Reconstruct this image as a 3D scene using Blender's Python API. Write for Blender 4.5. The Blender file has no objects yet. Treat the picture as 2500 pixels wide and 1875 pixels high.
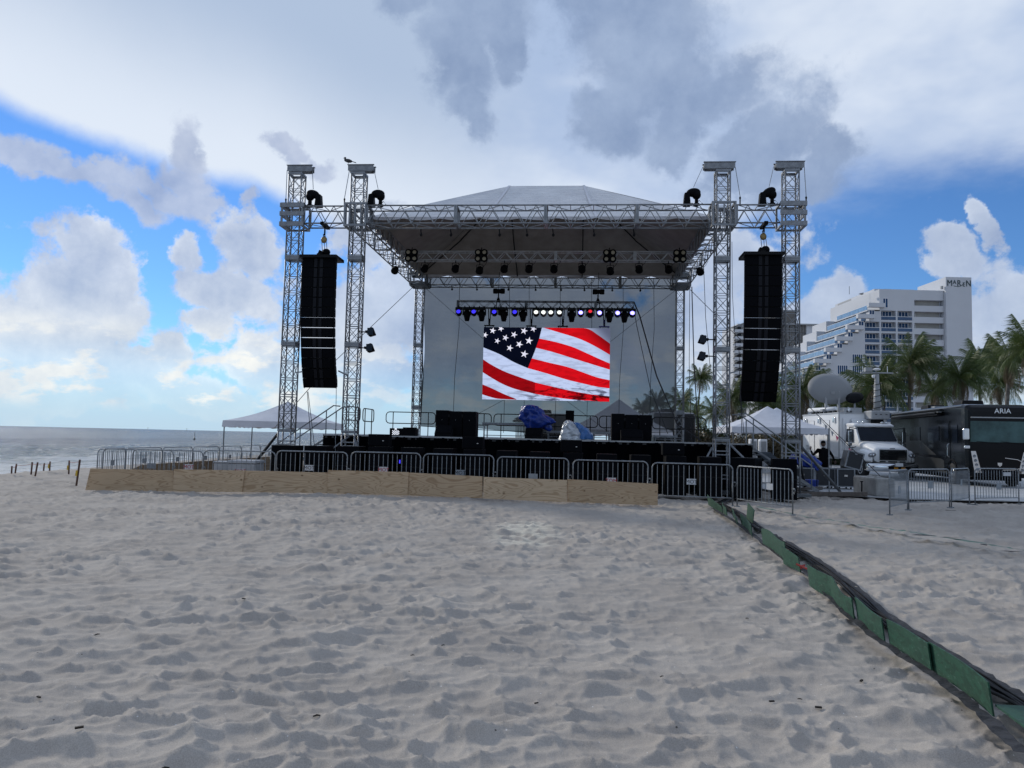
import bpy, math, random
import numpy as np
from mathutils import Vector, Matrix
random.seed(7)
S = bpy.context.scene
COL = S.collection
R = math.radians
# ------------------------------------------------------------------ camera
F_PX = 1902.0; CAM_H = 1.7
cam_data = bpy.data.cameras.new('camera'); cam = bpy.data.objects.new('camera', cam_data); COL.objects.link(cam)
cam_data.sensor_width = 36.0; cam_data.lens = F_PX/2500*36.0; cam_data.clip_start = 0.05; cam_data.clip_end = 20000
CM = Matrix.Rotation(R(90+3.906), 3, 'X') @ Matrix.Rotation(R(1.29), 3, 'Z')
cam.matrix_world = Matrix.Translation((0, 0, CAM_H)) @ CM.to_4x4()
S.camera = cam
S.view_settings.view_transform = 'Standard'; S.view_settings.look = 'None'
S.view_settings.gamma = 1.0; S.view_settings.use_curve_mapping = False
S.view_settings.exposure = 0.12
try:
    S.cycles.max_bounces = 6; S.cycles.transparent_max_bounces = 12; S.cycles.diffuse_bounces = 3
    S.cycles.glossy_bounces = 3; S.cycles.caustics_reflective = False; S.cycles.caustics_refractive = False
except Exception: pass

def ray(px, py): return CM @ Vector(((px-1250)/F_PX, -(py-937.5)/F_PX, -1.0))
def at(px, py, Y):
    d = ray(px, py); return Vector((0, 0, CAM_H)) + d*(Y/d.y)
def gr(px, py, z=0.0):
    d = ray(px, py); return Vector((0, 0, CAM_H)) + d*((z-CAM_H)/d.z)
# stage frame: s to the right along the front, t towards the back
SC = Vector((0.704, 26.063, 0)); SA = 0.0861
SE = Vector((math.cos(SA), -math.sin(SA), 0)); SN = Vector((math.sin(SA), math.cos(SA), 0))
def st(s, t, z=0.0): return SC + SE*s + SN*t + Vector((0, 0, z))
def sp(px, py, t):
    d = ray(px, py); o = Vector((0, 0, CAM_H)); k = (t-(o-SC).dot(SN))/d.dot(SN); p = o+d*k
    return (p-SC).dot(SE), p.z

# ------------------------------------------------------------------ node helper
class NT:
    def __init__(s, nt): s.nt = nt; s.nt.nodes.clear()
    def n(s, t, **kw):
        nd = s.nt.nodes.new(t)
        for k, v in kw.items(): setattr(nd, k, v)
        return nd
    def put(s, sock, v):
        if isinstance(v, bpy.types.NodeSocket): s.nt.links.new(v, sock)
        elif v is not None: sock.default_value = v
    def m(s, op, a, b=None, c=None, clamp=False):
        nd = s.n('ShaderNodeMath', operation=op, use_clamp=clamp)
        for i, v in enumerate((a, b, c)):
            if v is not None: s.put(nd.inputs[i], v)
        return nd.outputs[0]
    def vm(s, op, a, b=None, out=0):
        nd = s.n('ShaderNodeVectorMath', operation=op)
        s.put(nd.inputs[0], a)
        if b is not None:
            if op == 'SCALE': s.put(nd.inputs[3], b)
            else: s.put(nd.inputs[1], b)
        return nd.outputs[out]
    def noise(s, vec, scale, detail=4, rough=.55, out=0, dist=0.0):
        nd = s.n('ShaderNodeTexNoise'); s.put(nd.inputs['Vector'], vec)
        nd.inputs['Scale'].default_value = scale; nd.inputs['Detail'].default_value = detail
        nd.inputs['Roughness'].default_value = rough; nd.inputs['Distortion'].default_value = dist
        return nd.outputs[out]
    def mr(s, v, a, b, c=0.0, d=1.0, smooth=True):
        nd = s.n('ShaderNodeMapRange'); nd.interpolation_type = 'SMOOTHSTEP' if smooth else 'LINEAR'
        s.put(nd.inputs[0], v)
        for i, q in enumerate((a, b, c, d)): s.put(nd.inputs[i+1], q)
        return nd.outputs[0]
    def mix(s, f, a, b, bt='MIX'):
        nd = s.n('ShaderNodeMix', data_type='RGBA', blend_type=bt)
        s.put(nd.inputs[0], f); s.put(nd.inputs[6], c4(a)); s.put(nd.inputs[7], c4(b)); return nd.outputs[2]
    def ramp(s, f, pts, interp='LINEAR'):
        nd = s.n('ShaderNodeValToRGB'); s.put(nd.inputs[0], f); r = nd.color_ramp; r.interpolation = interp
        while len(r.elements) < len(pts): r.elements.new(0.5)
        for e, (p, c) in zip(r.elements, pts):
            e.position = p; e.color = c4(c)
        return nd.outputs[0]
def c4(c):
    if isinstance(c, bpy.types.NodeSocket): return c
    if isinstance(c, (int, float)): return (c, c, c, 1)
    return tuple(c) if len(c) == 4 else (c[0], c[1], c[2], 1)
def srgb(r, g, b):
    f = lambda v: (v/255/12.92) if v/255 <= .04045 else ((v/255+.055)/1.055)**2.4
    return (f(r), f(g), f(b), 1)

# ------------------------------------------------------------------ sky with its clouds (world)
SUN_AZ, SUN_EL = -46.0, 25.0           # degrees; azimuth from +Y towards +X
world = bpy.data.worlds.new('World'); S.world = world; world.use_nodes = True
def build_sky():
    w = NT(world.node_tree)
    out = w.n('ShaderNodeOutputWorld'); bg = w.n('ShaderNodeBackground'); w.nt.links.new(bg.outputs[0], out.inputs[0])
    K = 0.1; bg.inputs[1].default_value = K
    sky = w.n('ShaderNodeTexSky', sky_type='NISHITA'); sky.sun_disc = False
    sky.sun_elevation = R(SUN_EL); sky.sun_rotation = R(SUN_AZ); sky.air_density = 1.0; sky.dust_density = 0.0; sky.ozone_density = 2.0
    base = w.mix(1.0, sky.outputs[0], SKY_TINT, 'MULTIPLY')
    def C(r, g, b):
        c = srgb(r, g, b); return (c[0]/K, c[1]/K, c[2]/K, 1)
    tc = w.n('ShaderNodeTexCoord'); d = tc.outputs['Generated']
    sep = w.n('ShaderNodeSeparateXYZ'); w.put(sep.inputs[0], d)
    az = w.m('ARCTAN2', sep.outputs[0], sep.outputs[1]); el = w.m('ARCSINE', sep.outputs[2])
    comb = w.n('ShaderNodeCombineXYZ'); w.put(comb.inputs[0], az); w.put(comb.inputs[1], el)
    ae = comb.outputs[0]
    # warped coordinates give the ragged edges
    n1 = w.noise(d, 5.0, 7, .62, out=1)
    warp = w.vm('SCALE', w.vm('SUBTRACT', n1, (.5, .5, .5)), .16)
    wa = w.vm('ADD', ae, warp)
    n2 = w.noise(d, 11.0, 6, .6, out=1)
    warp2 = w.vm('SCALE', w.vm('SUBTRACT', n2, (.5, .5, .5)), .10)
    wb = w.vm('ADD', w.vm('ADD', ae, warp2), w.vm('SCALE', warp, .45))
    def ael(px, py):
        v = ray(px, py).normalized(); return math.atan2(v.x, v.y), math.asin(v.z)
    def blobs(lst, vec, soft=0.5):
        res = None
        for (px, py, rx, ry, rot) in lst:
            a0, e0 = ael(px, py)
            mp = w.n('ShaderNodeMapping', vector_type='TEXTURE')
            w.put(mp.inputs[0], vec); mp.inputs[1].default_value = (a0, e0, 0); mp.inputs[2].default_value = (0, 0, R(-rot))
            mp.inputs[3].default_value = (rx/F_PX, ry/F_PX, 1)
            v = w.m('SUBTRACT', 1.0, w.vm('LENGTH', mp.outputs[0], out=1))
            if res is None: res = v
            else: res = w.m('SMOOTH_MAX', res, v, .18)
        return res
    f1 = w.noise(d, 9.0, 8, .6); f2 = w.noise(w.vm('ADD', d, (-.022, .0, .03)), 9.0, 8, .6)
    def vor(v, sc):
        nd = w.n('ShaderNodeTexVoronoi', feature='F1'); w.put(nd.inputs['Vector'], v); nd.inputs['Scale'].default_value = sc
        nd.inputs['Detail'].default_value = 2.0; nd.inputs['Roughness'].default_value = .55; nd.normalize = True; return nd.outputs['Distance']
    dw = w.vm('ADD', d, w.vm('SCALE', w.vm('SUBTRACT', n2, (.5, .5, .5)), .05))
    b1 = vor(dw, 15.0)
    emb = w.m('ADD', w.m('MULTIPLY_ADD', w.m('SUBTRACT', f1, f2), 2.4, .5), w.m('MULTIPLY', w.m('SUBTRACT', .40, b1), .55), clamp=True)
    h1 = w.noise(dw, 26.0, 6, .65)
    g1 = w.noise(w.vm('MULTIPLY', d, (1, 1, 2.6)), 3.2, 6, .6)
    # high sheet: everything above an edge that dips behind the stage
    pts = [(-1.05, 11.5), (-.60, 19.0), (-.46, 17.6), (-.33, 16.5), (-.20, 13.5), (0.0, 11.2), (.22, 14.0), (.36, 16.0), (.56, 16.8), (1.2, 13.5)]
    azn = w.m('MULTIPLY_ADD', az, 1/2.6, .5, clamp=True)
    edge = w.ramp(azn, [(p[0]/2.6+.5, p[1]/30.0) for p in pts])
    edge = w.m('MULTIPLY', edge, R(30.0))
    ae2 = w.n('ShaderNodeSeparateXYZ'); w.put(ae2.inputs[0], w.vm('ADD', ae, w.vm('SCALE', w.vm('SUBTRACT', n1, (.5, .5, .5)), .045)))
    dist = w.m('SUBTRACT', ae2.outputs[1], edge)
    rag = w.mr(az, .28, .40)                                  # wispy on the right hand, crisp on the left
    dist = w.m('ADD', dist, w.m('MULTIPLY', w.m('SUBTRACT', g1, .5), w.m('MULTIPLY_ADD', rag, .16, .0)))
    soft = w.m('MULTIPLY_ADD', rag, .05, .022)
    sheet = w.mr(dist, w.m('MULTIPLY', soft, -.3), soft)
    hi = w.mr(dist, 0.02, .22)
    grey = w.mix(hi, C(219, 228, 240), C(172, 189, 213))
    tex = w.mr(w.noise(w.vm('MULTIPLY', d, (1, 1, 1.8)), 3.0, 5, .55), .35, .62)
    rgt = w.mr(az, -.16, .08)
    grey = w.mix(w.m('MULTIPLY', rgt, .8), grey, w.mix(tex, C(166, 186, 218), C(220, 229, 242)))
    col = w.mix(w.m('MULTIPLY', sheet, .97), base, grey)
    # low band towards the horizon
    hz = w.mr(el, R(6.0), R(0.0)); col = w.mix(w.m('MULTIPLY', hz, .85), col, C(178, 203, 226))
    # cumulus, back row
    cum = [(150, 700, 120, 130, 0), (130, 850, 190, 110, 0), (230, 760, 110, 100, 0), (60, 900, 200, 80, 0), (330, 890, 130, 70, 0),
           (170, 610, 90, 60, 20), (270, 680, 60, 60, 0), (440, 830, 90, 60, 10), (620, 600, 120, 70, 25), (560, 690, 130, 60, 0), (520, 760, 100, 40, 0),
           (440, 600, 40, 55, 0), (470, 950, 120, 60, 0), (650, 860, 110, 70, 0), (150, 960, 260, 50, 0), (850, 780, 190, 190, 0),
           (900, 620, 120, 60, 0), (960, 930, 260, 80, 0), (820, 1000, 250, 40, 0), (1250, 860, 420, 210, 0), (1700, 860, 190, 210, 0),
           (1830, 640, 80, 60, 0), (1700, 720, 110, 110, 0), (2040, 740, 90, 70, 10), (1960, 800, 150, 90, 0), (2300, 660, 70, 45, 25),
           (2460, 760, 130, 110, 0), (2390, 590, 26, 50, -20), (2300, 900, 300, 110, 0), (-200, 800, 200, 200, 0), (-450, 900, 300, 130, 0),
           (2800, 850, 260, 190, 0), (3200, 950, 300, 160, 0), (1350, 600, 600, 90, 0)]
    m1 = blobs(cum, wa)
    m1 = w.m('ADD', m1, w.m('MULTIPLY', w.m('SUBTRACT', f1, .5), 1.6))
    m1 = w.m('ADD', m1, w.m('MULTIPLY', w.m('SUBTRACT', .42, b1), 1.25))
    m1 = w.m('ADD', m1, w.m('MULTIPLY', w.m('SUBTRACT', h1, .5), 1.1))
    a1 = w.m('MULTIPLY', w.mr(m1, .10, .46), w.mr(el, R(.8), R(6.5), .15, 1.0))
    lowlit = w.mr(el, R(11.0), R(2.5))
    left = w.mr(az, -.12, -.30)
    left = w.mr(az, -.12, -.30)
    ccol = w.mix(emb, C(150, 166, 196), w.mix(left, C(206, 216, 232), C(228, 233, 240)))
    warm = w.mix(w.m('ADD', emb, .18, clamp=True), C(178, 190, 205), C(253, 251, 242))
    ccol = w.mix(w.m('MULTIPLY', left, lowlit), ccol, warm)
    core = w.mr(m1, .25, .8)
    ccol = w.mix(w.m('MULTIPLY', core, .35), ccol, C(168, 180, 200))
    col = w.mix(w.m('MULTIPLY', a1, .9), col, ccol)
    # small puffs low over the sea
    pf = w.noise(w.vm('MULTIPLY', d, (1, 1, 2.2)), 17.0, 6, .6)
    band = w.m('MULTIPLY', w.mr(el, R(.9), R(2.2)), w.mr(el, R(8.0), R(5.0)))
    col = w.mix(w.m('MULTIPLY', w.m('MULTIPLY', w.mr(pf, .47, .60), band), w.m('MULTIPLY_ADD', left, .45, .4)), col, w.mix(emb, C(200, 210, 222), C(248, 247, 240)))
    # grey cloud at the left, over the blue
    gl = [(190, 410, 150, 45, 5), (90, 395, 90, 30, 0), (370, 450, 130, 55, 15), (440, 350, 45, 70, 0), (420, 415, 80, 50, 0), (470, 470, 60, 45, 0), (300, 480, 90, 40, 20),
          (700, 385, 55, 28, 0), (780, 410, 60, 30, 0), (600, 470, 35, 30, 0)]
    m2 = w.m('ADD', blobs(gl, wb), w.m('ADD', w.m('MULTIPLY', w.m('SUBTRACT', f1, .5), 1.6), w.m('MULTIPLY', w.m('SUBTRACT', .42, b1), .8)))
    m2 = w.m('ADD', m2, w.m('MULTIPLY', w.m('SUBTRACT', h1, .5), .7))
    a2 = w.mr(m2, .0, .55)
    col = w.mix(w.m('MULTIPLY', a2, .9), col, w.mix(emb, C(150, 166, 198), C(192, 202, 222)))
    # two dark smoky clouds overhead
    dk = [(1560, 60, 190, 150, 0), (1620, 190, 150, 110, 0), (1720, 280, 170, 80, -25), (1870, 350, 160, 75, -30), (2000, 420, 100, 60, -35), (1920, 300, 60, 50, 0), (2000, 350, 50, 40, 0),
          (1500, -60, 220, 90, 0), (1500, 310, 90, 70, 0), (1640, 360, 80, 50, 0), (1820, 440, 130, 40, -10),
          (1180, 60, 120, 90, 0), (1120, 190, 100, 80, 20), (1150, 300, 70, 60, 30), (990, 20, 60, 50, 0), (1240, 130, 50, 70, 0), (1090, -60, 170, 70, 0),
          (1950, 470, 120, 40, 0), (1560, 150, 130, 110, 0), (1150, 0, 130, 110, 0), (1110, 120, 90, 80, 0)]
    m3 = w.m('ADD', blobs(dk, wb), w.m('MULTIPLY', w.m('SUBTRACT', f1, .5), 1.4))
    m3 = w.m('ADD', m3, w.m('MULTIPLY', w.m('SUBTRACT', .42, b1), .5))
    m3 = w.m('ADD', m3, w.m('MULTIPLY', w.m('SUBTRACT', h1, .5), .9))
    a3 = w.mr(m3, -.20, .45)
    col = w.mix(w.m('MULTIPLY', a3, .88), col, w.mix(w.m('MULTIPLY_ADD', emb, .8, .0), C(120, 141, 176), C(160, 178, 206)))
    # behind the camera and overhead: unseen broken grey cloud, darkened to shape the light on sand and fronts
    bk = w.mr(sep.outputs[1], .25, -.15)
    cov = w.mr(w.noise(d, 2.2, 6, .6), .38, .6)
    col = w.mix(w.m('MULTIPLY', bk, cov), col, w.mix(tex, C(134, 148, 172), C(176, 186, 202)))
    zen = w.mr(el, R(38), R(62)); col = w.mix(w.m('MULTIPLY', zen, .8), col, w.mix(tex, C(120, 138, 170), C(150, 165, 192)))
    # ground half
    col = w.mix(w.mr(el, R(-.2), R(-1.5)), col, C(120, 125, 130))
    w.put(bg.inputs[0], col)
SKY_TINT = (.50, .80, 1.22, 1)
build_sky()
try: world.cycles.sampling_method = 'MANUAL'; world.cycles.sample_map_resolution = 512
except Exception: pass
sl = bpy.data.lights.new('sun', 'SUN'); sl.energy = 1.75; sl.angle = R(6); sl.color = (1.0, .93, .82)
sun = bpy.data.objects.new('sun', sl); COL.objects.link(sun)
sd = Vector((math.sin(R(SUN_AZ))*math.cos(R(SUN_EL)), math.cos(R(SUN_AZ))*math.cos(R(SUN_EL)), math.sin(R(SUN_EL))))
sun.rotation_euler = sd.to_track_quat('Z', 'Y').to_euler()
sun.location = (-20, 10, 30)

# ------------------------------------------------------------------ materials
MATS = {}
def mat(name, col=(.5, .5, .5), rough=.6, metal=0.0, var=.12, scale=6.0, bump=0.0, bscale=None, spec=.5, emis=None, estr=1.0, coat=0.0):
    if name in MATS: return MATS[name]
    m = bpy.data.materials.new(name); m.use_nodes = True; w = NT(m.node_tree)
    out = w.n('ShaderNodeOutputMaterial'); b = w.n('ShaderNodeBsdfPrincipled'); w.nt.links.new(b.outputs[0], out.inputs[0])
    tc = w.n('ShaderNodeTexCoord'); g = tc.outputs['Object']
    n = w.noise(g, scale, 5, .6)
    c = c4(col)
    if var: w.put(b.inputs['Base Color'], w.mix(w.mr(n, .3, .7), tuple(v*(1-var) for v in c[:3])+(1,), tuple(min(1, v*(1+var)) for v in c[:3])+(1,)))
    else: b.inputs['Base Color'].default_value = c
    w.put(b.inputs['Roughness'], w.m('MULTIPLY_ADD', n, .2, rough-.1, clamp=True))
    b.inputs['Metallic'].default_value = metal; b.inputs['Specular IOR Level'].default_value = spec
    b.inputs['Coat Weight'].default_value = coat
    if bump:
        bp = w.n('ShaderNodeBump'); bp.inputs['Strength'].default_value = bump; bp.inputs['Distance'].default_value = .02
        w.put(bp.inputs['Height'], w.noise(g, bscale or scale*3, 5, .6)); w.nt.links.new(bp.outputs[0], b.inputs['Normal'])
    if emis: b.inputs['Emission Color'].default_value = c4(emis); b.inputs['Emission Strength'].default_value = estr
    MATS[name] = m; m['w'] = 0; return m
ALU = mat('aluminium', (.235, .25, .27), .5, .6, .2, 9)
ALUB = mat('bright_aluminium', (.50, .52, .54), .5, .3, .15, 9)
ALUD = mat('weathered_aluminium', (.13, .14, .15), .5, .6, .2, 7)
GALV = mat('galvanised_steel', (.24, .26, .28), .5, .55, .25, 14)
BLK = mat('black_paint', (.0035, .004, .0058), .6, 0, .25, 5, spec=.08)
BLKM = mat('black_metal', (.006, .0065, .008), .5, .0, .2, 5, spec=.15)
GRL = mat('speaker_grille', (.003, .0036, .0055), .7, .0, .3, 60, .3, spec=.06)
CLOTH = mat('black_cloth', (.002, .0022, .0034), .95, 0, .3, 3, .4, 9, spec=.0)
VINW = mat('white_vinyl', (.62, .63, .68), .5, 0, .06, 2, .5, 3)
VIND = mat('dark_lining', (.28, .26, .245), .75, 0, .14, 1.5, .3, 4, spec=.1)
WHITE = mat('white_paint', (.84, .85, .86), .4, 0, .02, .6, coat=.1)
WHITEM = mat('white_plaster', (.60, .62, .66), .8, 0, .04, .1)
GREYP = mat('grey_plastic', (.33, .34, .35), .5, 0, .1, 4)
CHROME = mat('chrome', (.7, .72, .74), .12, 1.0, .03, 3)
RUB = mat('rubber', (.015, .015, .016), .8, 0, .2, 8)
GLASSD = mat('dark_glass', (.008, .012, .02), .15, 0, .2, 2, spec=.2)
TARPB = mat('blue_tarpaulin', (.006, .035, .26), .4, 0, .25, 5, .6, 9)
TARPB2 = mat('light_blue_tarpaulin', (.05, .16, .42), .4, 0, .25, 5, .6, 9)
TARPS = mat('silver_tarpaulin', (.5, .53, .57), .35, .3, .2, 6, .8, 9)
WOODS = mat('stake_wood', (.09, .045, .03), .8, 0, .3, 20)
STEELB = mat('brown_steel', (.10, .085, .075), .6, .3, .3, 10)
CONC = mat('concrete', (.30, .30, .29), .9, 0, .18, 3, .6, 25)
ROPE = mat('rope', (.03, .03, .035), .8, 0, .1, 4)
YEL = mat('yellow_plastic', (.55, .36, .03), .5)
REDT = mat('red_tape', (.38, .045, .035), .6)

# ------------------------------------------------------------------ mesh builder
class MB:
    def __init__(s): s.v = []; s.f = []
    def add(s, vs, fs):
        o = len(s.v); s.v += [tuple(p) for p in vs]; s.f += [tuple(i+o for i in f) for f in fs]; return s
    def box(s, c, d, rot=None, taper=None):
        hx, hy, hz = d[0]/2, d[1]/2, d[2]/2; vs = []
        for z in (-1, 1):
            for x, y in ((-1, -1), (1, -1), (1, 1), (-1, 1)):
                k = 1.0 if (taper is None or z < 0) else taper
                p = Vector((x*hx*k, y*hy*k, z*hz))
                if rot is not None: p = rot @ p
                vs.append(Vector(c)+p)
        return s.add(vs, [(3, 2, 1, 0), (4, 5, 6, 7), (0, 1, 5, 4), (1, 2, 6, 5), (2, 3, 7, 6), (3, 0, 4, 7)])
    def tube(s, pts, r, n=6, cap=True):
        pts = [Vector(p) for p in pts]; rs = r if isinstance(r, (list, tuple)) else [r]*len(pts)
        rings = []; up = None
        for i, p in enumerate(pts):
            a = pts[max(0, i-1)]; b = pts[min(len(pts)-1, i+1)]; t = (b-a).normalized() if (b-a).length > 1e-9 else Vector((0, 0, 1))
            if up is None:
                up = Vector((0, 0, 1)) if abs(t.z) < .9 else Vector((1, 0, 0))
            x = t.cross(up)
            if x.length < 1e-4: x = t.cross(Vector((0, 1, 0)))
            x.normalize(); y = x.cross(t).normalized(); up = y
            rings.append([p + (x*math.cos(2*math.pi*(k+.5)/n) + y*math.sin(2*math.pi*(k+.5)/n))*rs[i] for k in range(n)])
        vs = [q for rg in rings for q in rg]; fs = []
        for i in range(len(rings)-1):
            for k in range(n):
                a = i*n+k; b = i*n+(k+1) % n; fs.append((a, b, b+n, a+n))
        if cap: fs.append(tuple(range(n-1, -1, -1))); fs.append(tuple(len(vs)-n+k for k in range(n)))
        return s.add(vs, fs)
    def bar(s, a, b, r, n=5): return s.tube([a, b], r, n)
    def quad(s, a, b, c, d): return s.add([a, b, c, d], [(0, 1, 2, 3)])
    def poly(s, pts): return s.add(pts, [tuple(range(len(pts)))])
    def prism(s, pts, vec):
        n = len(pts); vec = Vector(vec); vs = [Vector(p) for p in pts] + [Vector(p)+vec for p in pts]
        fs = [tuple(range(n-1, -1, -1)), tuple(range(n, 2*n))] + [(i, (i+1) % n, (i+1) % n+n, i+n) for i in range(n)]
        return s.add(vs, fs)
    def lathe(s, prof, c=(0, 0, 0), n=14, rot=None):
        vs = []; c = Vector(c)
        for r, z in prof:
            for k in range(n):
                p = Vector((r*math.cos(2*math.pi*k/n), r*math.sin(2*math.pi*k/n), z))
                if rot is not None: p = rot @ p
                vs.append(c+p)
        fs = []
        for i in range(len(prof)-1):
            for k in range(n):
                a = i*n+k; b = i*n+(k+1) % n; fs.append((a, b, b+n, a+n))
        fs.append(tuple(range(n-1, -1, -1))); fs.append(tuple(len(vs)-n+k for k in range(n)))
        return s.add(vs, fs)
    def ell(s, c, rad, n=10, m=7, rot=None):
        prof = [(max(.001, math.sin(math.pi*i/m)), -math.cos(math.pi*i/m)) for i in range(m+1)]
        vs = []; c = Vector(c)
        for r, z in prof:
            for k in range(n):
                p = Vector((r*math.cos(2*math.pi*k/n)*rad[0], r*math.sin(2*math.pi*k/n)*rad[1], z*rad[2]))
                if rot is not None: p = rot @ p
                vs.append(c+p)
        fs = [(i*n+k, i*n+(k+1) % n, (i+1)*n+(k+1) % n, (i+1)*n+k) for i in range(m) for k in range(n)]
        return s.add(vs, fs)
    def mesh(s, name, m, smooth=False):
        me = bpy.data.meshes.new(name); me.from_pydata(s.v, [], s.f); me.materials.append(m)
        if smooth: me.shade_smooth()
        me.update(); return me
    def build(s, name, m, parent=None, smooth=False, label=None, kind=None, bevel=0.0):
        me = s.mesh(name, m, smooth); o = inst(name, me, parent)
        if label: o['label'] = label
        if kind: o['kind'] = kind
        if bevel:
            b = o.modifiers.new('bevel', 'BEVEL'); b.width = bevel; b.segments = 2; b.limit_method = 'ANGLE'
        return o
def inst(name, me, parent=None, loc=(0, 0, 0), rot=(0, 0, 0), scale=None):
    o = bpy.data.objects.new(name, me); COL.objects.link(o); o.location = loc; o.rotation_euler = rot
    if scale is not None: o.scale = scale
    if parent is not None: o.parent = parent
    return o
def tag(o, label, cat, group=None, kind=None):
    o['label'] = label
    if cat: o['category'] = cat
    if group: o['group'] = group
    if kind: o['kind'] = kind
    return o
def thing(name, label, cat, loc=(0, 0, 0), rz=0.0, group=None):
    o = bpy.data.objects.new(name, None); COL.objects.link(o); o.empty_display_size = .1
    o.location = loc; o.rotation_euler = (0, 0, rz); return tag(o, label, cat, group)
def dup(root, loc, rz, label, group=None):
    r = root.copy(); COL.objects.link(r); r.location = loc; r.rotation_euler = (0, 0, rz); r['label'] = label
    if group: r['group'] = group
    def rec(src, dst):
        for ch in list(src.children):
            c = ch.copy(); COL.objects.link(c); c.parent = dst; rec(ch, c)
    rec(root, r); return r
def text(name, s, size, m, parent, mw, align='CENTER', ext=.002):
    cu = bpy.data.curves.new(name, 'FONT'); cu.body = s; cu.size = size; cu.align_x = align; cu.align_y = 'CENTER'; cu.extrude = ext; cu.resolution_u = 3
    t = bpy.data.objects.new('tmp', cu); COL.objects.link(t)
    dg = bpy.context.evaluated_depsgraph_get(); me = bpy.data.meshes.new_from_object(t.evaluated_get(dg))
    bpy.data.objects.remove(t); me.name = name; me.materials.clear(); me.materials.append(m); me.transform(mw)
    return inst(name, me, parent)
FACE = Matrix.Rotation(R(90), 4, 'X')     # text lying in XZ, read from -Y
def TM(x, y, z, mirror=False, rot=0.0):
    return Matrix.Translation((x, y, z)) @ Matrix.Rotation(rot, 4, 'Z') @ FACE @ (Matrix.Scale(-1, 4, (1, 0, 0)) if mirror else Matrix())

# ------------------------------------------------------------------ numpy noise for the sand
_rng = np.random.RandomState(3); _perm = _rng.permutation(256); _perm = np.concatenate([_perm, _perm])
_ga = _rng.rand(512)*2*np.pi; _gx = np.cos(_ga); _gy = np.sin(_ga)
def pn(x, y):
    xi = np.floor(x).astype(np.int64); yi = np.floor(y).astype(np.int64); xf = x-xi; yf = y-yi
    u = xf*xf*xf*(xf*(xf*6-15)+10); v = yf*yf*yf*(yf*(yf*6-15)+10)
    def g(ix, iy, dx, dy):
        h = _perm[_perm[ix & 255]+(iy & 255)]; return _gx[h]*dx+_gy[h]*dy
    a = g(xi, yi, xf, yf); b = g(xi+1, yi, xf-1, yf); c = g(xi, yi+1, xf, yf-1); d = g(xi+1, yi+1, xf-1, yf-1)
    return (a+(b-a)*u)*(1-v)+(c+(d-c)*u)*v*1.0
def sstep(a, b, x):
    t = np.clip((x-a)/(b-a), 0, 1); return t*t*(3-2*t)
def gh(x, y):
    """large shape of the beach"""
    x = np.asarray(x, float); y = np.asarray(y, float)
    h = .11*np.exp(-((x+4)/5.5)**2-((y-22)/4.5)**2)
    h = h - .9*sstep(-17.5, -27.0, x) - 3.0*sstep(-26.0, -60.0, x)
    return h
def G(x, y): return float(gh(x, y))
def worley(x, y, seed=0):
    xi = np.floor(x).astype(np.int64); yi = np.floor(y).astype(np.int64); best = np.full(x.shape, 9.0)
    for dx in (-1, 0, 1):
        for dy in (-1, 0, 1):
            cx = xi+dx; cy = yi+dy; h = _perm[(_perm[(cx+seed) & 255]+cy) & 255]; h2 = _perm[(h+91+seed) & 255]
            ddx = cx+.5+(h/255.0-.5)*.95-x; ddy = cy+.5+(h2/255.0-.5)*.95-y
            best = np.minimum(best, ddx*ddx+ddy*ddy)
    return best
def ripples(x, y):
    wx = x+.16*pn(x*1.6, y*1.6)+.022*pn(x*5, y*5); wy = y+.16*pn(x*1.6+31, y*1.6+11)+.022*pn(x*5+5, y*5+9)
    u = wx+.25*wy; v = wy-.08*wx
    w0 = worley(u*3.0, v*4.5); w1 = worley(u*3.0, (v+.06*np.minimum(w0, .6))*4.5)
    w2 = worley(u*6.4+3.3, v*9.2+1.7, 17)
    big = pn(x*.55+3, y*.55+8); mid = pn(x*1.1+40, y*1.3+2)
    amp = np.clip(.95+.7*pn(x*.35+7, y*.35), .6, 1.4)
    rid = 1-np.abs(pn(wx*.8+9, wy*1.7+4))*2.2
    return amp*(.128*np.minimum(w1, .62)**1.5+.050*np.minimum(w2, .6)**1.4)+.024*rid-.080+.05*big+.035*mid+.0026*pn(x*21, y*21)+.0020*pn(x*43, y*43)
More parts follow.
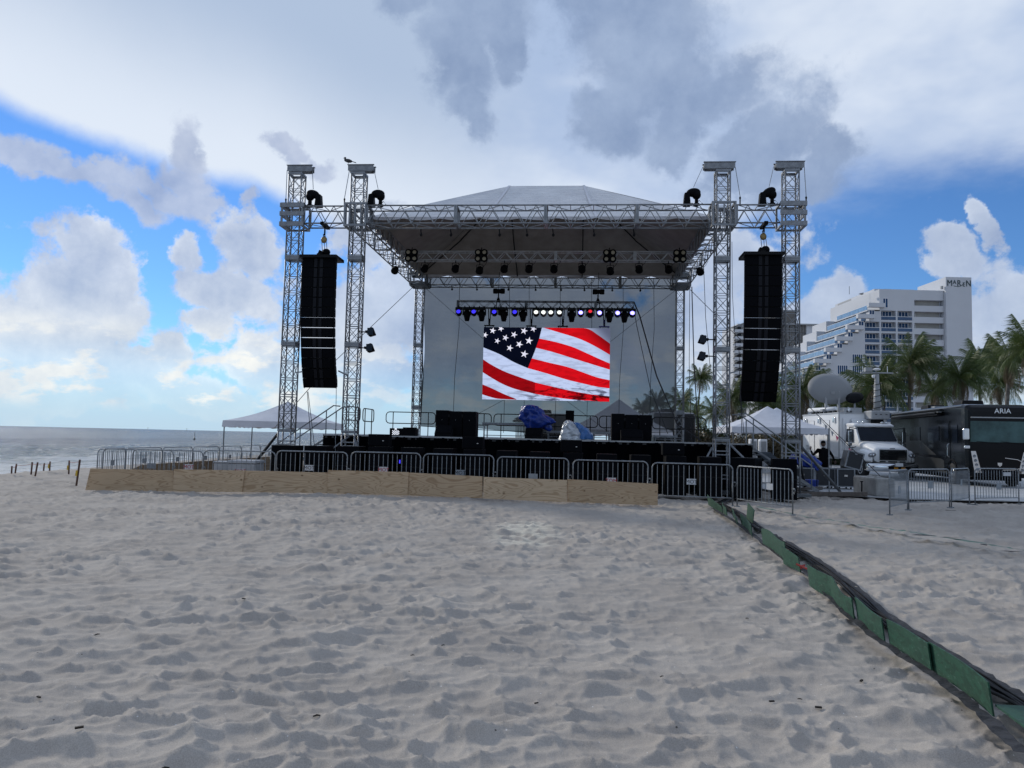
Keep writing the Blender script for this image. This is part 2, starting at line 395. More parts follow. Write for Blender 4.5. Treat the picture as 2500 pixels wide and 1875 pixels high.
def build_ground():
    ang = np.concatenate([np.linspace(-180, -44, 46)[:-1], np.linspace(-44, 44, 861), np.linspace(44, 180, 46)[1:]])
    rr = np.concatenate([np.linspace(.25, 1.2, 6)[:-1], np.geomspace(1.2, 62, 830), np.geomspace(62, 6000, 34)[1:]])
    A, RR = np.meshgrid(np.radians(ang), rr); X = RR*np.sin(A); Y = RR*np.cos(A)
    Z = gh(X, Y)
    flat = np.maximum(sstep(8.5, 9.5, X)*sstep(26.4, 27.6, Y-(X-9)*.0), 0)
    fade = (1-sstep(45, 62, RR))*(1-flat)*(1-sstep(-19, -23, X))
    Z = Z + np.where(RR < 62, ripples(X, Y)-.035, 0)*fade - flat*.05
    nr, na = X.shape; V = np.stack([X, Y, Z], -1).reshape(-1, 3)
    V = np.vstack([V, [[0, 0, -.01]]])
    i = np.arange(nr-1)[:, None]*na; j = np.arange(na-1)[None, :]
    q = np.stack([i+j, i+na+j, i+na+j+1, i+j+1], -1).reshape(-1, 4)[:, ::-1]
    me = bpy.data.meshes.new('ground')
    tri = np.array([[na*0+k, k+1, nr*na] for k in range(na-1)])
    nl = q.size+tri.size
    me.vertices.add(len(V)); me.vertices.foreach_set('co', V.ravel().astype(np.float32))
    me.loops.add(nl); me.loops.foreach_set('vertex_index', np.concatenate([q.ravel(), tri.ravel()]).astype(np.int32))
    me.polygons.add(len(q)+len(tri))
    me.polygons.foreach_set('loop_start', np.concatenate([np.arange(len(q))*4, q.size+np.arange(len(tri))*3]).astype(np.int32))
    me.polygons.foreach_set('loop_total', np.concatenate([np.full(len(q), 4), np.full(len(tri), 3)]).astype(np.int32))
    me.update(calc_edges=True); me.validate(); me.shade_smooth()
    m = bpy.data.materials.new('sand'); m.use_nodes = True; w = NT(m.node_tree)
    out = w.n('ShaderNodeOutputMaterial'); b = w.n('ShaderNodeBsdfPrincipled'); w.nt.links.new(b.outputs[0], out.inputs[0])
    tc = w.n('ShaderNodeTexCoord'); g = tc.outputs['Object']
    n = w.noise(g, .8, 5, .6); n2 = w.noise(g, 140, 3, .7); n3 = w.noise(g, 12, 4, .6)
    c = w.mix(w.mr(n, .3, .7), (.37, .335, .30, 1), (.46, .42, .375, 1))
    c = w.mix(w.mr(n2, .25, .75), w.mix(1, c, (.78, .78, .78, 1), 'MULTIPLY'), w.mix(1, c, (1.16, 1.16, 1.16, 1), 'MULTIPLY'))
    vo = w.n('ShaderNodeTexVoronoi'); w.put(vo.inputs['Vector'], g); vo.inputs['Scale'].default_value = 9.0
    bits = w.mr(vo.outputs['Distance'], .055, .04); c = w.mix(w.m('MULTIPLY', bits, .75), c, (.75, .74, .72, 1))
    vo2 = w.n('ShaderNodeTexVoronoi'); w.put(vo2.inputs['Vector'], w.vm('ADD', g, (5.3, 2.1, .4))); vo2.inputs['Scale'].default_value = 4.0
    c = w.mix(w.m('MULTIPLY', w.mr(vo2.outputs['Distance'], .03, .022), .85), c, (.05, .045, .04, 1))
    # wet sand by the water line
    sep = w.n('ShaderNodeSeparateXYZ'); w.put(sep.inputs[0], g)
    wet = w.mr(sep.outputs[0], -21.0, -24.5); c = w.mix(wet, c, (.16, .14, .12, 1))
    w.put(b.inputs['Base Color'], c); w.put(b.inputs['Roughness'], w.m('MULTIPLY_ADD', wet, -.5, .95)); b.inputs['Specular IOR Level'].default_value = .2
    bp = w.n('ShaderNodeBump'); bp.inputs['Strength'].default_value = .6; bp.inputs['Distance'].default_value = .010
    w.put(bp.inputs['Height'], w.m('ADD', w.m('MULTIPLY', n2, .3), w.m('MULTIPLY', n3, .8))); w.nt.links.new(bp.outputs[0], b.inputs['Normal'])
    me.materials.append(m)
    o = inst('ground', me); tag(o, 'grey rippled beach sand pitted with footprints', None, kind='structure')
build_ground()

def build_water():
    xs = -np.concatenate([np.linspace(19.0, 90, 190), np.geomspace(90, 9000, 50)[1:]])
    ys = np.concatenate([-np.geomspace(4000, 8, 20), np.linspace(0, 160, 260), np.geomspace(160, 11000, 60)[1:]])
    X, Y = np.meshgrid(xs, ys)
    dist = -X-23.0
    amp = np.clip(dist/14, .05, 1)
    wob = 1.6*pn(X*.05, Y*.035)+.5*pn(X*.15, Y*.1)
    ph = (dist+wob*3.2)
    Z = amp*(.16*np.sin(ph*.62)+.10*pn(X*.45, Y*.22)*2+.08*pn(X*1.2, Y*.7))
    crest = np.exp(-((((ph-9.5)/1.2))**2))*(.5+pn(Y*.06+2, X*.01+.5)*1.6)+np.exp(-(((ph-22)/1.6)**2))*(.35+pn(Y*.05+9, X*.01+.5)*1.8)
    Z = Z+.42*np.clip(crest, 0, 1)
    Z = Z*(1-sstep(120, 220, np.abs(X)))*(1-sstep(170, 300, np.abs(Y))) - .62
    # sea keeps to the coast far away
    nr, na = X.shape; V = np.stack([X, Y, Z], -1).reshape(-1, 3)
    i = np.arange(nr-1)[:, None]*na; j = np.arange(na-1)[None, :]
    q = np.stack([i+j, i+na+j, i+na+j+1, i+j+1], -1).reshape(-1, 4)
    me = bpy.data.meshes.new('water'); me.from_pydata(V.tolist(), [], q.tolist()); me.shade_smooth()
    m = bpy.data.materials.new('sea_water'); m.use_nodes = True; w = NT(m.node_tree)
    out = w.n('ShaderNodeOutputMaterial'); b = w.n('ShaderNodeBsdfPrincipled'); w.nt.links.new(b.outputs[0], out.inputs[0])
    tc = w.n('ShaderNodeTexCoord'); g = tc.outputs['Object']
    sep = w.n('ShaderNodeSeparateXYZ'); w.put(sep.inputs[0], g)
    ds = w.m('MULTIPLY_ADD', sep.outputs[0], -1.0, -23.0)
    gs = w.vm('MULTIPLY', g, (1, .35, 1))
    n = w.noise(gs, .35, 7, .65); n2 = w.noise(gs, 1.6, 6, .65); n3 = w.noise(w.vm('MULTIPLY', g, (.05, .02, 1)), 1, 5, .6)
    c = w.mix(w.mr(ds, 4, 60), (.10, .14, .14, 1), (.022, .05, .08, 1))
    c = w.mix(w.m('MULTIPLY', w.mr(n3, .4, .65), .3), c, (.08, .11, .14, 1))
    foam = w.m('MULTIPLY', w.mr(n, .42, .56), w.mr(ds, 30, 8)); f2 = w.m('MULTIPLY', w.mr(n2, .42, .54), w.mr(ds, 13, 2))
    f3 = w.m('MULTIPLY', w.mr(n, .62, .7), w.mr(ds, 60, 20)); foam = w.m('MAXIMUM', w.m('MAXIMUM', foam, f2), w.m('MULTIPLY', f3, .5))
    w.put(b.inputs['Base Color'], w.mix(w.m('MULTIPLY', foam, .92), c, (.66, .70, .73, 1)))
    w.put(b.inputs['Roughness'], w.m('MULTIPLY_ADD', foam, .4, .25)); b.inputs['IOR'].default_value = 1.33; b.inputs['Specular IOR Level'].default_value = .32
    bp = w.n('ShaderNodeBump'); bp.inputs['Strength'].default_value = 1.0; bp.inputs['Distance'].default_value = .9
    w.put(bp.inputs['Height'], w.m('ADD', n2, w.m('MULTIPLY', n, 1.3))); w.nt.links.new(bp.outputs[0], b.inputs['Normal'])
    me.materials.append(m); tag(inst('water', me), 'grey blue sea with small breaking waves', None, kind='structure')
build_water()

# ------------------------------------------------------------------ truss pieces
def chord_mesh(L, r, m, axis='x'):
    v = Vector((L, 0, 0)) if axis == 'x' else Vector((0, 0, L))
    return MB().bar((0, 0, 0), v, r, 8).mesh('chord', m, True)
def box_truss(root, L, w, h, bay, rc, rb, m, sec=3.05, single=False):
    """box truss along local x from 0..L centred on y,z"""
    cm = chord_mesh(L, rc, m)
    for y in (-w/2, w/2):
        for z in (-h/2, h/2): inst('chord', cm, root, (0, y, z))
    nb = max(1, round(L/bay)); b = MB(); p = L/nb
    for i in range(nb):
        x0, x1, xm = i*p, (i+1)*p, (i+.5)*p
        for y in (-w/2, w/2):
            b.bar((x0, y, -h/2), (xm, y, h/2), rb, 5); b.bar((xm, y, h/2), (x1, y, -h/2), rb, 5)
        for z in (-h/2, h/2):
            a0, a1 = (-w/2, w/2) if i % 2 == 0 else (w/2, -w/2)
            b.bar((x0, a0, z), (x1, a1, z), rb*.9, 4); b.bar((x0, -w/2, z), (x0, w/2, z), rb, 4)
    b.build('bracing', m, root, kind='stuff')
    k = 0.0; fm = MB()
    for y in (-w/2, w/2): fm.box((0, y, 0), (.05, .05, h))
    for z in (-h/2, h/2): fm.box((0, 0, z), (.045, w, .045))
    fme = fm.mesh('end_frame', m)
    while k <= L+.01:
        for dx in ((-.03, .03) if 0.1 < k < L-.1 else (0,)): inst('end_frame', fme, root, (min(k, L)+dx, 0, 0))
        k += sec
    return root
_tsec = {}
def tower_section(w, L, nx):
    key = (w, L, nx)
    if key in _tsec: return _tsec[key]
    ch = chord_mesh(L, .026, ALU, 'z'); b = MB(); p = (L-.12)/nx; hw = w/2
    for i in range(nx):
        z0 = .06+i*p; z1 = z0+p
        for k in (z0+.04, z1-.04):
            for a, c in (((-hw, -hw), (hw, -hw)), ((hw, -hw), (hw, hw)), ((hw, hw), (-hw, hw)), ((-hw, hw), (-hw, -hw))):
                b.bar((a[0], a[1], k), (c[0], c[1], k), .013, 4)
        for a, c in (((-hw, -hw), (hw, -hw)), ((hw, -hw), (hw, hw)), ((hw, hw), (-hw, hw)), ((-hw, hw), (-hw, -hw))):
            b.bar((a[0], a[1], z0+.04), (c[0], c[1], z1-.04), .012, 4); b.bar((c[0], c[1], z0+.04), (a[0], a[1], z1-.04), .012, 4)
    j = MB()
    for s_ in (-1, 1): j.box((0, s_*hw, .035), (w+.05, .05, .07)); j.box((s_*hw, 0, .035), (.05, w-.05, .066))
    _tsec[key] = (ch, b.mesh('bracing', ALU), j.mesh('joint_plate', ALU)); return _tsec[key]
def tower(s_, t_, label, top, kind, side=1):
    T = thing('truss_tower', label, 'truss tower', st(s_, t_, 0), -SA, 'truss towers carrying the stage roof')
    w = .44
    MB().box((0, 0, .06), (1.0, 1.0, .1)).build('base_plate', ALUD, T)
    # ladder-like bottom section
    hw = w/2; cm = chord_mesh(1.66, .028, ALU, 'z')
    for x in (-hw, hw):
        for y in (-hw, hw): inst('chord', cm, T, (x, y, .11))
    rg = MB().bar((-hw, 0, 0), (hw, 0, 0), .02, 5).mesh('rung', ALU)
    for z in (.5, .62, .95, 1.28, 1.4, 1.72):
        for y in (-hw, hw): inst('rung', rg, T, (0, y, z))
    for x, y, rz in ((-hw, 0, 0), (hw, 0, 0)):
        for z in (.5, 1.4): inst('rung', rg, T, (x, y, z), (0, 0, R(90)))
    z = 1.74; segs = []
    while z < top-.3: L = min(3.0, top-.0-z); segs.append((z, L)); z += L
    for z, L in segs:
        nx = max(2, round(L/.6)); ch, br, jp = tower_section(w, round(L, 2), nx)
        for x in (-hw, hw):
            for y in (-hw, hw): inst('chord', ch, T, (x, y, z))
        o = inst('bracing', br, T, (0, 0, z)); o['kind'] = 'stuff'
        inst('joint_plate', jp, T, (0, 0, z)); inst('joint_plate', jp, T, (0, 0, z+L-.075))
    # sleeve block riding on the tower
    sb = inst('sleeve_block', MB().box((0, 0, 0), (.001, .001, .001)).mesh('sleeve_core', ALUD), T, (0, 0, 9.2)) if False else None
    W2 = .365; m = MB()
    for zz in (8.82, 9.58):
        for y in (-W2, W2): m.box((0, y, zz), (2*W2+.06, .06, .06))
        for x in (-W2, W2): m.box((x, 0, zz), (.06, 2*W2-.06, .06))
    for x in (-W2, W2):
        for y in (-W2, W2): m.box((x, y, 9.2), (.06, .06, .70))
    if kind == 'cage':
        for x in (-.2, .0, .2): m.box((x, -W2, 9.2), (.045, .04, .70)); m.box((x, W2, 9.2), (.045, .04, .70))
        for y in (-.2, .2): m.box((-W2, y, 9.2), (.04, .045, .70)); m.box((W2, y, 9.2), (.04, .045, .70))
    fr = m.build('sleeve_block', ALU, T)
    if kind == 'plates':
        pl = MB().box((0, 0, 0), (2*W2+.12, .05, .15)).mesh('plate', ALU)
        for zz in (8.86, 9.22, 9.52): inst('plate', pl, fr, (0, -W2-.03, zz))
        for zz in (8.86, 9.22, 9.52): inst('plate', pl, fr, (side*(W2+.035), 0, zz), (0, 0, R(90)))
    return T
def head_beam(T, top, x0, x1):
    b = MB(); c = (x0+x1)/2
    for y in (-.13, .13):
        b.box((c, y, top+.13), (x1-x0, .02, .2)); b.box((c, y, top+.235), (x1-x0+.04, .08, .02)); b.box((c, y, top+.02), (x1-x0-.1, .06, .02))
    o = b.build('head_beam', ALU, T)
    p = MB().lathe([(.06, -.115), (.08, -.06), (.06, 0), (.08, .06), (.06, .115)], (0, 0, 0), 10, Matrix.Rotation(R(90), 3, 'X'))
    pm = p.mesh('pulley', ALUD)
    for x in (x0+.07, x1-.07): inst('pulley', pm, o, (x, 0, top+.12))
TOP = 10.78
tw = []
tw.append(tower(-8.42, 0, 'tall lattice truss tower at the far left edge of the stage, nearest the sea', TOP, 'plates', -1)); head_beam(tw[-1], TOP, -.33, .55)
tw.append(tower(-6.2, 0, 'front lattice truss tower with a bird perched on its head beam', TOP, 'cage')); head_beam(tw[-1], TOP, -.38, .52)
tw.append(tower(6.2, 0, 'front lattice truss tower just left of the right-hand hanging speaker column', TOP, 'cage')); head_beam(tw[-1], TOP, -.62, .40)
tw.append(tower(8.42, 0, 'tall lattice truss tower at the far right, right of the hanging speakers', TOP, 'plates', 1)); head_beam(tw[-1], TOP, -.50, .42)
def rear_tower(s_, label):
    T = thing('truss_tower', label, 'truss tower', st(s_, 10.72, 0), -SA, 'truss towers carrying the stage roof')
    w = .36; hw = w/2
    ch0, _, _ = tower_section(.36, 3.0, 5)
    for z in (0.02, 3.02, 6.02):
        L = 3.0 if z < 6 else 2.85
        ch, br, jp = tower_section(.36, L, 5)
        for x in (-hw, hw):
            for y in (-hw, hw): inst('chord', ch, T, (x, y, z))
        o = inst('bracing', br, T, (0, 0, z)); o['kind'] = 'stuff'; inst('joint_plate', jp, T, (0, 0, z)); inst('joint_plate', jp, T, (0, 0, z+L-.075))
    m = MB()
    for zz in (8.86, 9.5):
        for y in (-.4, .4): m.box((0, y, zz), (.86, .06, .06))
        for x in (-.4, .4): m.box((x, 0, zz), (.06, .74, .06))
    for x in (-.4, .4):
        for y in (-.4, .4): m.box((x, y, 9.18), (.06, .06, .58))
    for y in (-.43, .43): m.box((0, y, 8.96), (.90, .03, .14)); m.box((0, y, 9.42), (.90, .03, .12))
    for x in (-.43, .43): m.box((x, 0, 8.96), (.03, .80, .14)); m.box((x, 0, 9.42), (.03, .80, .12))
    m.build('corner_block', ALUD, T)
rear_tower(-6.2, 'rear lattice truss tower at the left edge of the grey backdrop')
rear_tower(6.2, 'rear lattice truss tower at the right edge of the grey backdrop')
# roof trusses
def span(a, b, label, w, h, bay, rc, rb, m, group='horizontal trusses of the stage roof', name='roof_truss'):
    d = b-a; T = thing(name, label, 'truss', a, math.atan2(d.y, d.x), group)
    box_truss(T, d.length, w, h, bay, rc, rb, m); return T
ZT = 9.2
span(st(-5.78, 0, ZT), st(5.78, 0, ZT), 'long front roof truss across the stage, over the canopy edge', .66, .62, .76, .026, .016, ALU)
span(st(-8.0, 0, ZT), st(-6.63, 0, ZT), 'short truss between the two left front towers', .62, .60, .68, .026, .016, ALU)
span(st(6.63, 0, ZT), st(8.0, 0, ZT), 'short truss between the two right front towers', .62, .60, .68, .026, .016, ALU)
span(st(-6.2, .42, ZT), st(-6.2, 10.28, ZT), 'left side roof truss running back to the rear tower', .66, .62, .76, .026, .016, ALU)
span(st(6.2, .42, ZT), st(6.2, 10.28, ZT), 'right side roof truss running back to the rear tower', .66, .62, .76, .026, .016, ALU)
span(st(-5.76, 10.72, ZT), st(5.76, 10.72, ZT), 'rear roof truss in front of the top of the backdrop', .66, .60, .76, .026, .016, ALUD)
span(st(-5.55, 4.0, 8.77), st(5.85, 4.0, 8.77), 'slim lighting truss under the canopy, hung with lamps', .30, .34, .62, .025, .015, ALUB)
VT = span(st(-3.9, 8.0, 7.54), st(3.88, 8.0, 7.54), 'short grey truss holding the moving lights above the video screen', .30, .30, .62, .022, .012, ALUD)

# ------------------------------------------------------------------ canopy roof
def canopy():
    T = thing('canopy_roof', 'white fabric hip roof stretched over the stage truss', 'canopy', st(0, 0, 9.4), -SA)
    rz = 2.62; zl = 0.0
    A = [(-6.15, .75), (6.15, .75), (6.15, 10.3), (-6.15, 10.3)]; r0 = (-1.45, 5.3); r1 = (1.6, 5.3)
    def surf(mb, off, n=22):
        def patch(P00, P10, P01, P11):
            vs = []; fs = []; o = len(mb.v)
            for i in range(n+1):
                u = i/n
                for j in range(n+1):
                    v = j/n; a = Vector(P00).lerp(Vector(P10), v); b = Vector(P01).lerp(Vector(P11), v); p = a.lerp(b, u)
                    sag = -.10*math.sin(math.pi*u)*math.sin(math.pi*v)
                    p.z += sag + off + .012*math.sin(v*46+3*u)*math.sin(math.pi*u)
                    vs.append(p)
            for i in range(n):
                for j in range(n): a = i*(n+1)+j; fs.append((a, a+1, a+n+2, a+n+1))
            mb.add(vs, fs)
        E3 = [(x, y, zl) for x, y in A]; K0 = (*r0, rz); K1 = (*r1, rz)
        patch(E3[0], E3[1], K0, K1); patch(E3[1], E3[2], K1, K1); patch(E3[2], E3[3], K1, K0); patch(E3[3], E3[0], K0, K0)
        return mb
    surf(MB(), 0).build('roof_fabric', VINR, T, True)
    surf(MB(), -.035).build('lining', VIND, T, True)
    # hem
    def hem(a, b, drop, amp, name):
        m = MB(); n = 96; a = Vector((*a, 0)); b = Vector((*b, 0)); vs = []
        for i in range(n+1):
            u = i/n; p = a.lerp(b, u); k = abs(math.sin(u*math.pi*9)); z = -drop-amp*k**.5
            q = Vector((0, -1, 0)) if abs(a.x-b.x) > 1 else Vector((1 if a.x > 0 else -1, 0, 0))
            q *= .03*math.sin(u*70)
            vs += [p+Vector((0, 0, .02)), p+Vector((0, 0, z))+q]
        m.add(vs, [(2*i, 2*i+1, 2*i+3, 2*i+2) for i in range(n)]); return m.build(name, VINW, T, True)
    e = .02
    hem((A[0][0], A[0][1]-e), (A[1][0], A[1][1]-e), .02, .08, 'hem'); hem(A[1], A[2], .04, .10, 'hem')
    hem((A[2][0], A[2][1]+e), (A[3][0], A[3][1]+e), .04, .12, 'hem'); hem(A[3], A[0], .04, .10, 'hem')
    # poles seen from below and strips over the ridge
    pm = lambda a, b: MB().bar((a[0], a[1], a[2]-.10), (b[0], b[1], b[2]-.12), .03, 6).build('roof_pole', BLKM, T)
    for a, k in ((A[0], r0), (A[1], r1), (A[2], r1), (A[3], r0)):
        mid = ((a[0]+k[0])/2, (a[1]+k[1])/2, rz/2-.2); pm((*a, 0), mid); pm(mid, (*k, rz))
    pm((*r0, rz), (*r1, rz))
    for k in (r0, r1):
        for y in (.75, 10.3): pm((k[0], y, .0), (k[0], (y+5.3)/2, rz/2-.2)); pm((k[0], (y+5.3)/2, rz/2-.2), (k[0], 5.3, rz))
    for k in (r0, r1):
        m = MB(); pts = []
        for i in range(12):
            u = i/11; z = rz*u-.06*math.sin(math.pi*u)+.012; y = .75+(5.3-.75)*u; x = k[0]+(-.45 if k[0] < 0 else .45)*(1-u)*1.0; pts.append((x, y, z))
        for i in range(11):
            a, b = pts[i], pts[i+1]; m.quad((a[0]-.05, a[1], a[2]+.012), (a[0]+.05, a[1], a[2]+.012), (b[0]+.05, b[1], b[2]+.012), (b[0]-.05, b[1], b[2]+.012))
        m.build('ridge_strip', VINW, T)
def vin_roof():
    m = bpy.data.materials.new('wrinkled_roof_vinyl'); m.use_nodes = True; w = NT(m.node_tree)
    out = w.n('ShaderNodeOutputMaterial'); b = w.n('ShaderNodeBsdfPrincipled'); w.nt.links.new(b.outputs[0], out.inputs[0])
    g = w.n('ShaderNodeTexCoord').outputs['Object']
    n = w.noise(w.vm('MULTIPLY', g, (.35, 1.3, 6.0)), 2.0, 5, .6, dist=.6); n2 = w.noise(g, .7, 4)
    w.put(b.inputs['Base Color'], w.mix(w.mr(n2, .3, .7), (.62, .63, .66, 1), (.74, .75, .77, 1))); b.inputs['Roughness'].default_value = .45
    bp = w.n('ShaderNodeBump'); bp.inputs['Strength'].default_value = .9; bp.inputs['Distance'].default_value = .12
    w.put(bp.inputs['Height'], n); w.nt.links.new(bp.outputs[0], b.inputs['Normal']); return m
VINR = vin_roof()
canopy()

# ------------------------------------------------------------------ backdrop and screen
def scrim():
    m = bpy.data.materials.new('mesh_scrim'); m.use_nodes = True; w = NT(m.node_tree)
    out = w.n('ShaderNodeOutputMaterial'); b = w.n('ShaderNodeBsdfDiffuse'); t = w.n('ShaderNodeBsdfTransparent'); mx = w.n('ShaderNodeMixShader')
    g = w.n('ShaderNodeTexCoord').outputs['Object']
    n = w.noise(w.vm('MULTIPLY', g, (.3, 1, 9)), 3, 5, .6)
    b.inputs[0].default_value = (.15, .155, .16, 1); t.inputs[0].default_value = (.94, .98, 1, 1)
    w.put(mx.inputs[0], w.mr(n, .3, .7, .77, .80)); w.nt.links.new(t.outputs[0], mx.inputs[1]); w.nt.links.new(b.outputs[0], mx.inputs[2]); w.nt.links.new(mx.outputs[0], out.inputs[0])
    T = thing('backdrop_scrim', 'large see-through grey mesh backdrop hanging behind the stage', 'backdrop', st(0, 11.25, 0), -SA)
    mb = MB(); nx = 48; nz = 20; vs = []
    for j in range(nz+1):
        for i in range(nx+1):
            u = i/nx; v = j/nz; zb = 2.12+.05*math.sin(u*9)-.18*math.sin(math.pi*u)**2
            x = -6.05+12.1*u
            if i == 0: x -= .12*math.sin(v*math.pi*3)*.5
            vs.append((x, .05*math.sin(u*22)*math.sin(v*3.1), zb+(9.42-zb)*v))
    mb.add(vs, [(j*(nx+1)+i, j*(nx+1)+i+1, (j+1)*(nx+1)+i+1, (j+1)*(nx+1)+i) for j in range(nz) for i in range(nx)])
    mb.build('mesh_cloth', m, T, True)
    MB().tube([(-6.08, -.02, 2.12), (-6.02, -.02, 4.5), (-6.12, -.02, 6.5), (-6.05, -.02, 9.4)], .025, 5).build('edge_hem', BLK, T)
    MB().bar((6.06, -.02, 2.1), (6.06, -.02, 9.4), .025).build('edge_hem', BLK, T)
    MB().bar((-6.05, -.02, 9.43), (6.05, -.02, 9.43), .03).build('top_batten', BLK, T)
    MB().tube([(-6.05, -.02, 2.14), (-3, -.02, 2.02), (0, -.02, 1.96), (3, -.02, 2.02), (6.05, -.02, 2.12)], .018, 5).build('edge_hem', BLK, T)
    rm = None
    for x in (-4.35, -1.9, -.95, .55, 2.05, 3.55, 5.0):
        MB().tube([(x, -.12, 9.4), (x+.05, -.14, 7), (x-.10, -.16, 4.5), (x-.12, -.14, 1.9)], .014, 4).build('support_rope', BLK, T)
scrim()
def screen():
    W0, W1, Z0, Z1 = -2.74, 2.87, 3.35, 6.58
    T = thing('video_screen', 'LED video wall showing stars and red and white stripes', 'video screen', st(0, 8.3, 0), -SA)
    MB().box(((W0+W1)/2, .08, (Z0+Z1)/2), (W1-W0, .14, Z1-Z0)).build('screen_cabinet', BLKM, T)
    def led(name, col, dark, k, stretch=(1, 1, 1), ang=-35):
        m = bpy.data.materials.new(name); m.use_nodes = True; w = NT(m.node_tree)
        out = w.n('ShaderNodeOutputMaterial'); e = w.n('ShaderNodeEmission'); w.nt.links.new(e.outputs[0], out.inputs[0])
        g = w.n('ShaderNodeTexCoord').outputs['Object']
        mp = w.n('ShaderNodeMapping'); w.put(mp.inputs[0], g); mp.inputs[2].default_value = (0, R(ang), 0); mp.inputs[3].default_value = stretch
        n = w.noise(mp.outputs[0], 1.5, 6, .62, dist=.7); sep = w.n('ShaderNodeSeparateXYZ'); w.put(sep.inputs[0], g)
        lo = w.mr(sep.outputs[2], 4.4, 3.4); mid = w.mr(sep.outputs[0], -2.0, .5)
        fold = w.m('MULTIPLY', w.mr(n, .44, .62), w.m('MULTIPLY_ADD', w.m('MULTIPLY', lo, mid), k, .25))
        cor = w.mr(w.m('ADD', sep.outputs[0], w.m('MULTIPLY', sep.outputs[2], .9)), 7.0, 8.6)
        tl = w.mr(w.m('SUBTRACT', w.m('MULTIPLY', sep.outputs[2], 1.0), w.m('MULTIPLY', sep.outputs[0], .8)), 4.2, 6.5)
        f = w.m('MAXIMUM', fold, w.m('MULTIPLY', cor, .95)); 
        line = w.m('SINE', w.m('MULTIPLY', sep.outputs[2], 2*math.pi/.045))
        c = w.mix(f, col, dark); c = w.mix(w.m('MULTIPLY_ADD', line, .06, .06), c, (0, 0, 0, 1))
        w.put(e.inputs[0], c); e.inputs[1].default_value = 1.0; return m
    white = led('screen_white', srgb(190, 205, 240), srgb(80, 85, 110), .95, (1, 1, 4.0), -40)
    red = led('screen_red', srgb(214, 16, 28), srgb(70, 6, 10), 1.1, (1, 1, 3.5), -35)
    redd = led('screen_dark_red', srgb(150, 10, 18), srgb(70, 6, 10), .8, (1, 1, 3.5), -35)
    navy = led('screen_navy', srgb(8, 12, 28), srgb(2, 4, 10), .5)
    star = led('screen_star', srgb(235, 235, 250), srgb(150, 150, 190), .3)
    def P(u, v): return (W0+(u-570)/973*(W1-W0), Z1-(v-503)/565*(Z1-Z0))
    def flat(name, pts, m, y):
        pts = [(x, z) for x, z in (P(*p) for p in pts)]
        mb = MB(); mb.prism([(x, y, z) for x, z in pts], (0, .004, 0)); return mb.build(name, m, T)
    def band(name, up, lo, m, y):
        mb = MB(); n = len(up); vs = []
        for a, b in zip(up, lo):
            x, z = P(*a); x2, z2 = P(*b)
            x = min(max(x, W0), W1); x2 = min(max(x2, W0), W1); z = min(max(z, Z0), Z1); z2 = min(max(z2, Z0), Z1)
            vs += [(x, y, z), (x2, y, z2)]
        mb.add(vs, [(2*i, 2*i+1, 2*i+3, 2*i+2) for i in range(n-1)]); return mb.build(name, m, T)
    def cr(pts, n=28):
        out = []; P_ = [pts[0]]+list(pts)+[pts[-1]]
        for k in range(n+1):
            q = k/n*(len(pts)-1); i = min(int(q), len(pts)-2); f = q-i; a, b, c, d = P_[i], P_[i+1], P_[i+2], P_[i+3]
            out.append(tuple(.5*((2*b[j])+(-a[j]+c[j])*f+(2*a[j]-5*b[j]+4*c[j]-d[j])*f*f+(-a[j]+3*b[j]-3*c[j]+d[j])*f**3) for j in (0, 1)))
        return out
    flat('screen_image', [(570, 503), (1543, 503), (1543, 1068), (570, 1068)], white, -.004)
    band('stripe', cr([(1035, 503), (1140, 503), (1260, 503), (1370, 508), (1450, 555), (1543, 622)]), cr([(1035, 504), (1150, 538), (1290, 580), (1380, 618), (1460, 660), (1543, 708)]), red, -.010)
    band('stripe', cr([(1001, 588), (1120, 612), (1250, 648), (1350, 690), (1450, 735), (1543, 775)]), cr([(975, 660), (1100, 690), (1240, 732), (1350, 765), (1450, 795), (1543, 822)]), red, -.010)
    band('stripe', cr([(945, 743), (1080, 775), (1220, 806), (1350, 850), (1450, 884), (1543, 903)]), cr([(918, 820), (1060, 858), (1210, 902), (1340, 932), (1450, 955), (1543, 966)]), red, -.010)
    band('stripe', cr([(570, 757), (640, 800), (730, 845), (830, 882), (975, 930)]), cr([(570, 857), (640, 900), (730, 948), (830, 985), (975, 1018)]), redd, -.010)
    band('stripe', cr([(975, 930), (1100, 958), (1250, 990), (1400, 1014), (1543, 1028)]), cr([(975, 1018), (1100, 1038), (1250, 1056), (1400, 1064), (1543, 1072)]), red, -.010)
    band('stripe', cr([(570, 952), (640, 980), (740, 1025), (835, 1062)]), cr([(570, 1030), (630, 1048), (700, 1062), (835, 1066)]), redd, -.010)
    band('star_field', cr([(570, 503), (700, 503), (840, 503), (1020, 503)]), cr([(570, 663), (700, 716), (810, 775), (918, 820)]), navy, -.012)
    flat('star_field', [(1020, 503), (1002, 585), (968, 690), (918, 820), (860, 760), (860, 503)], navy, -.016)
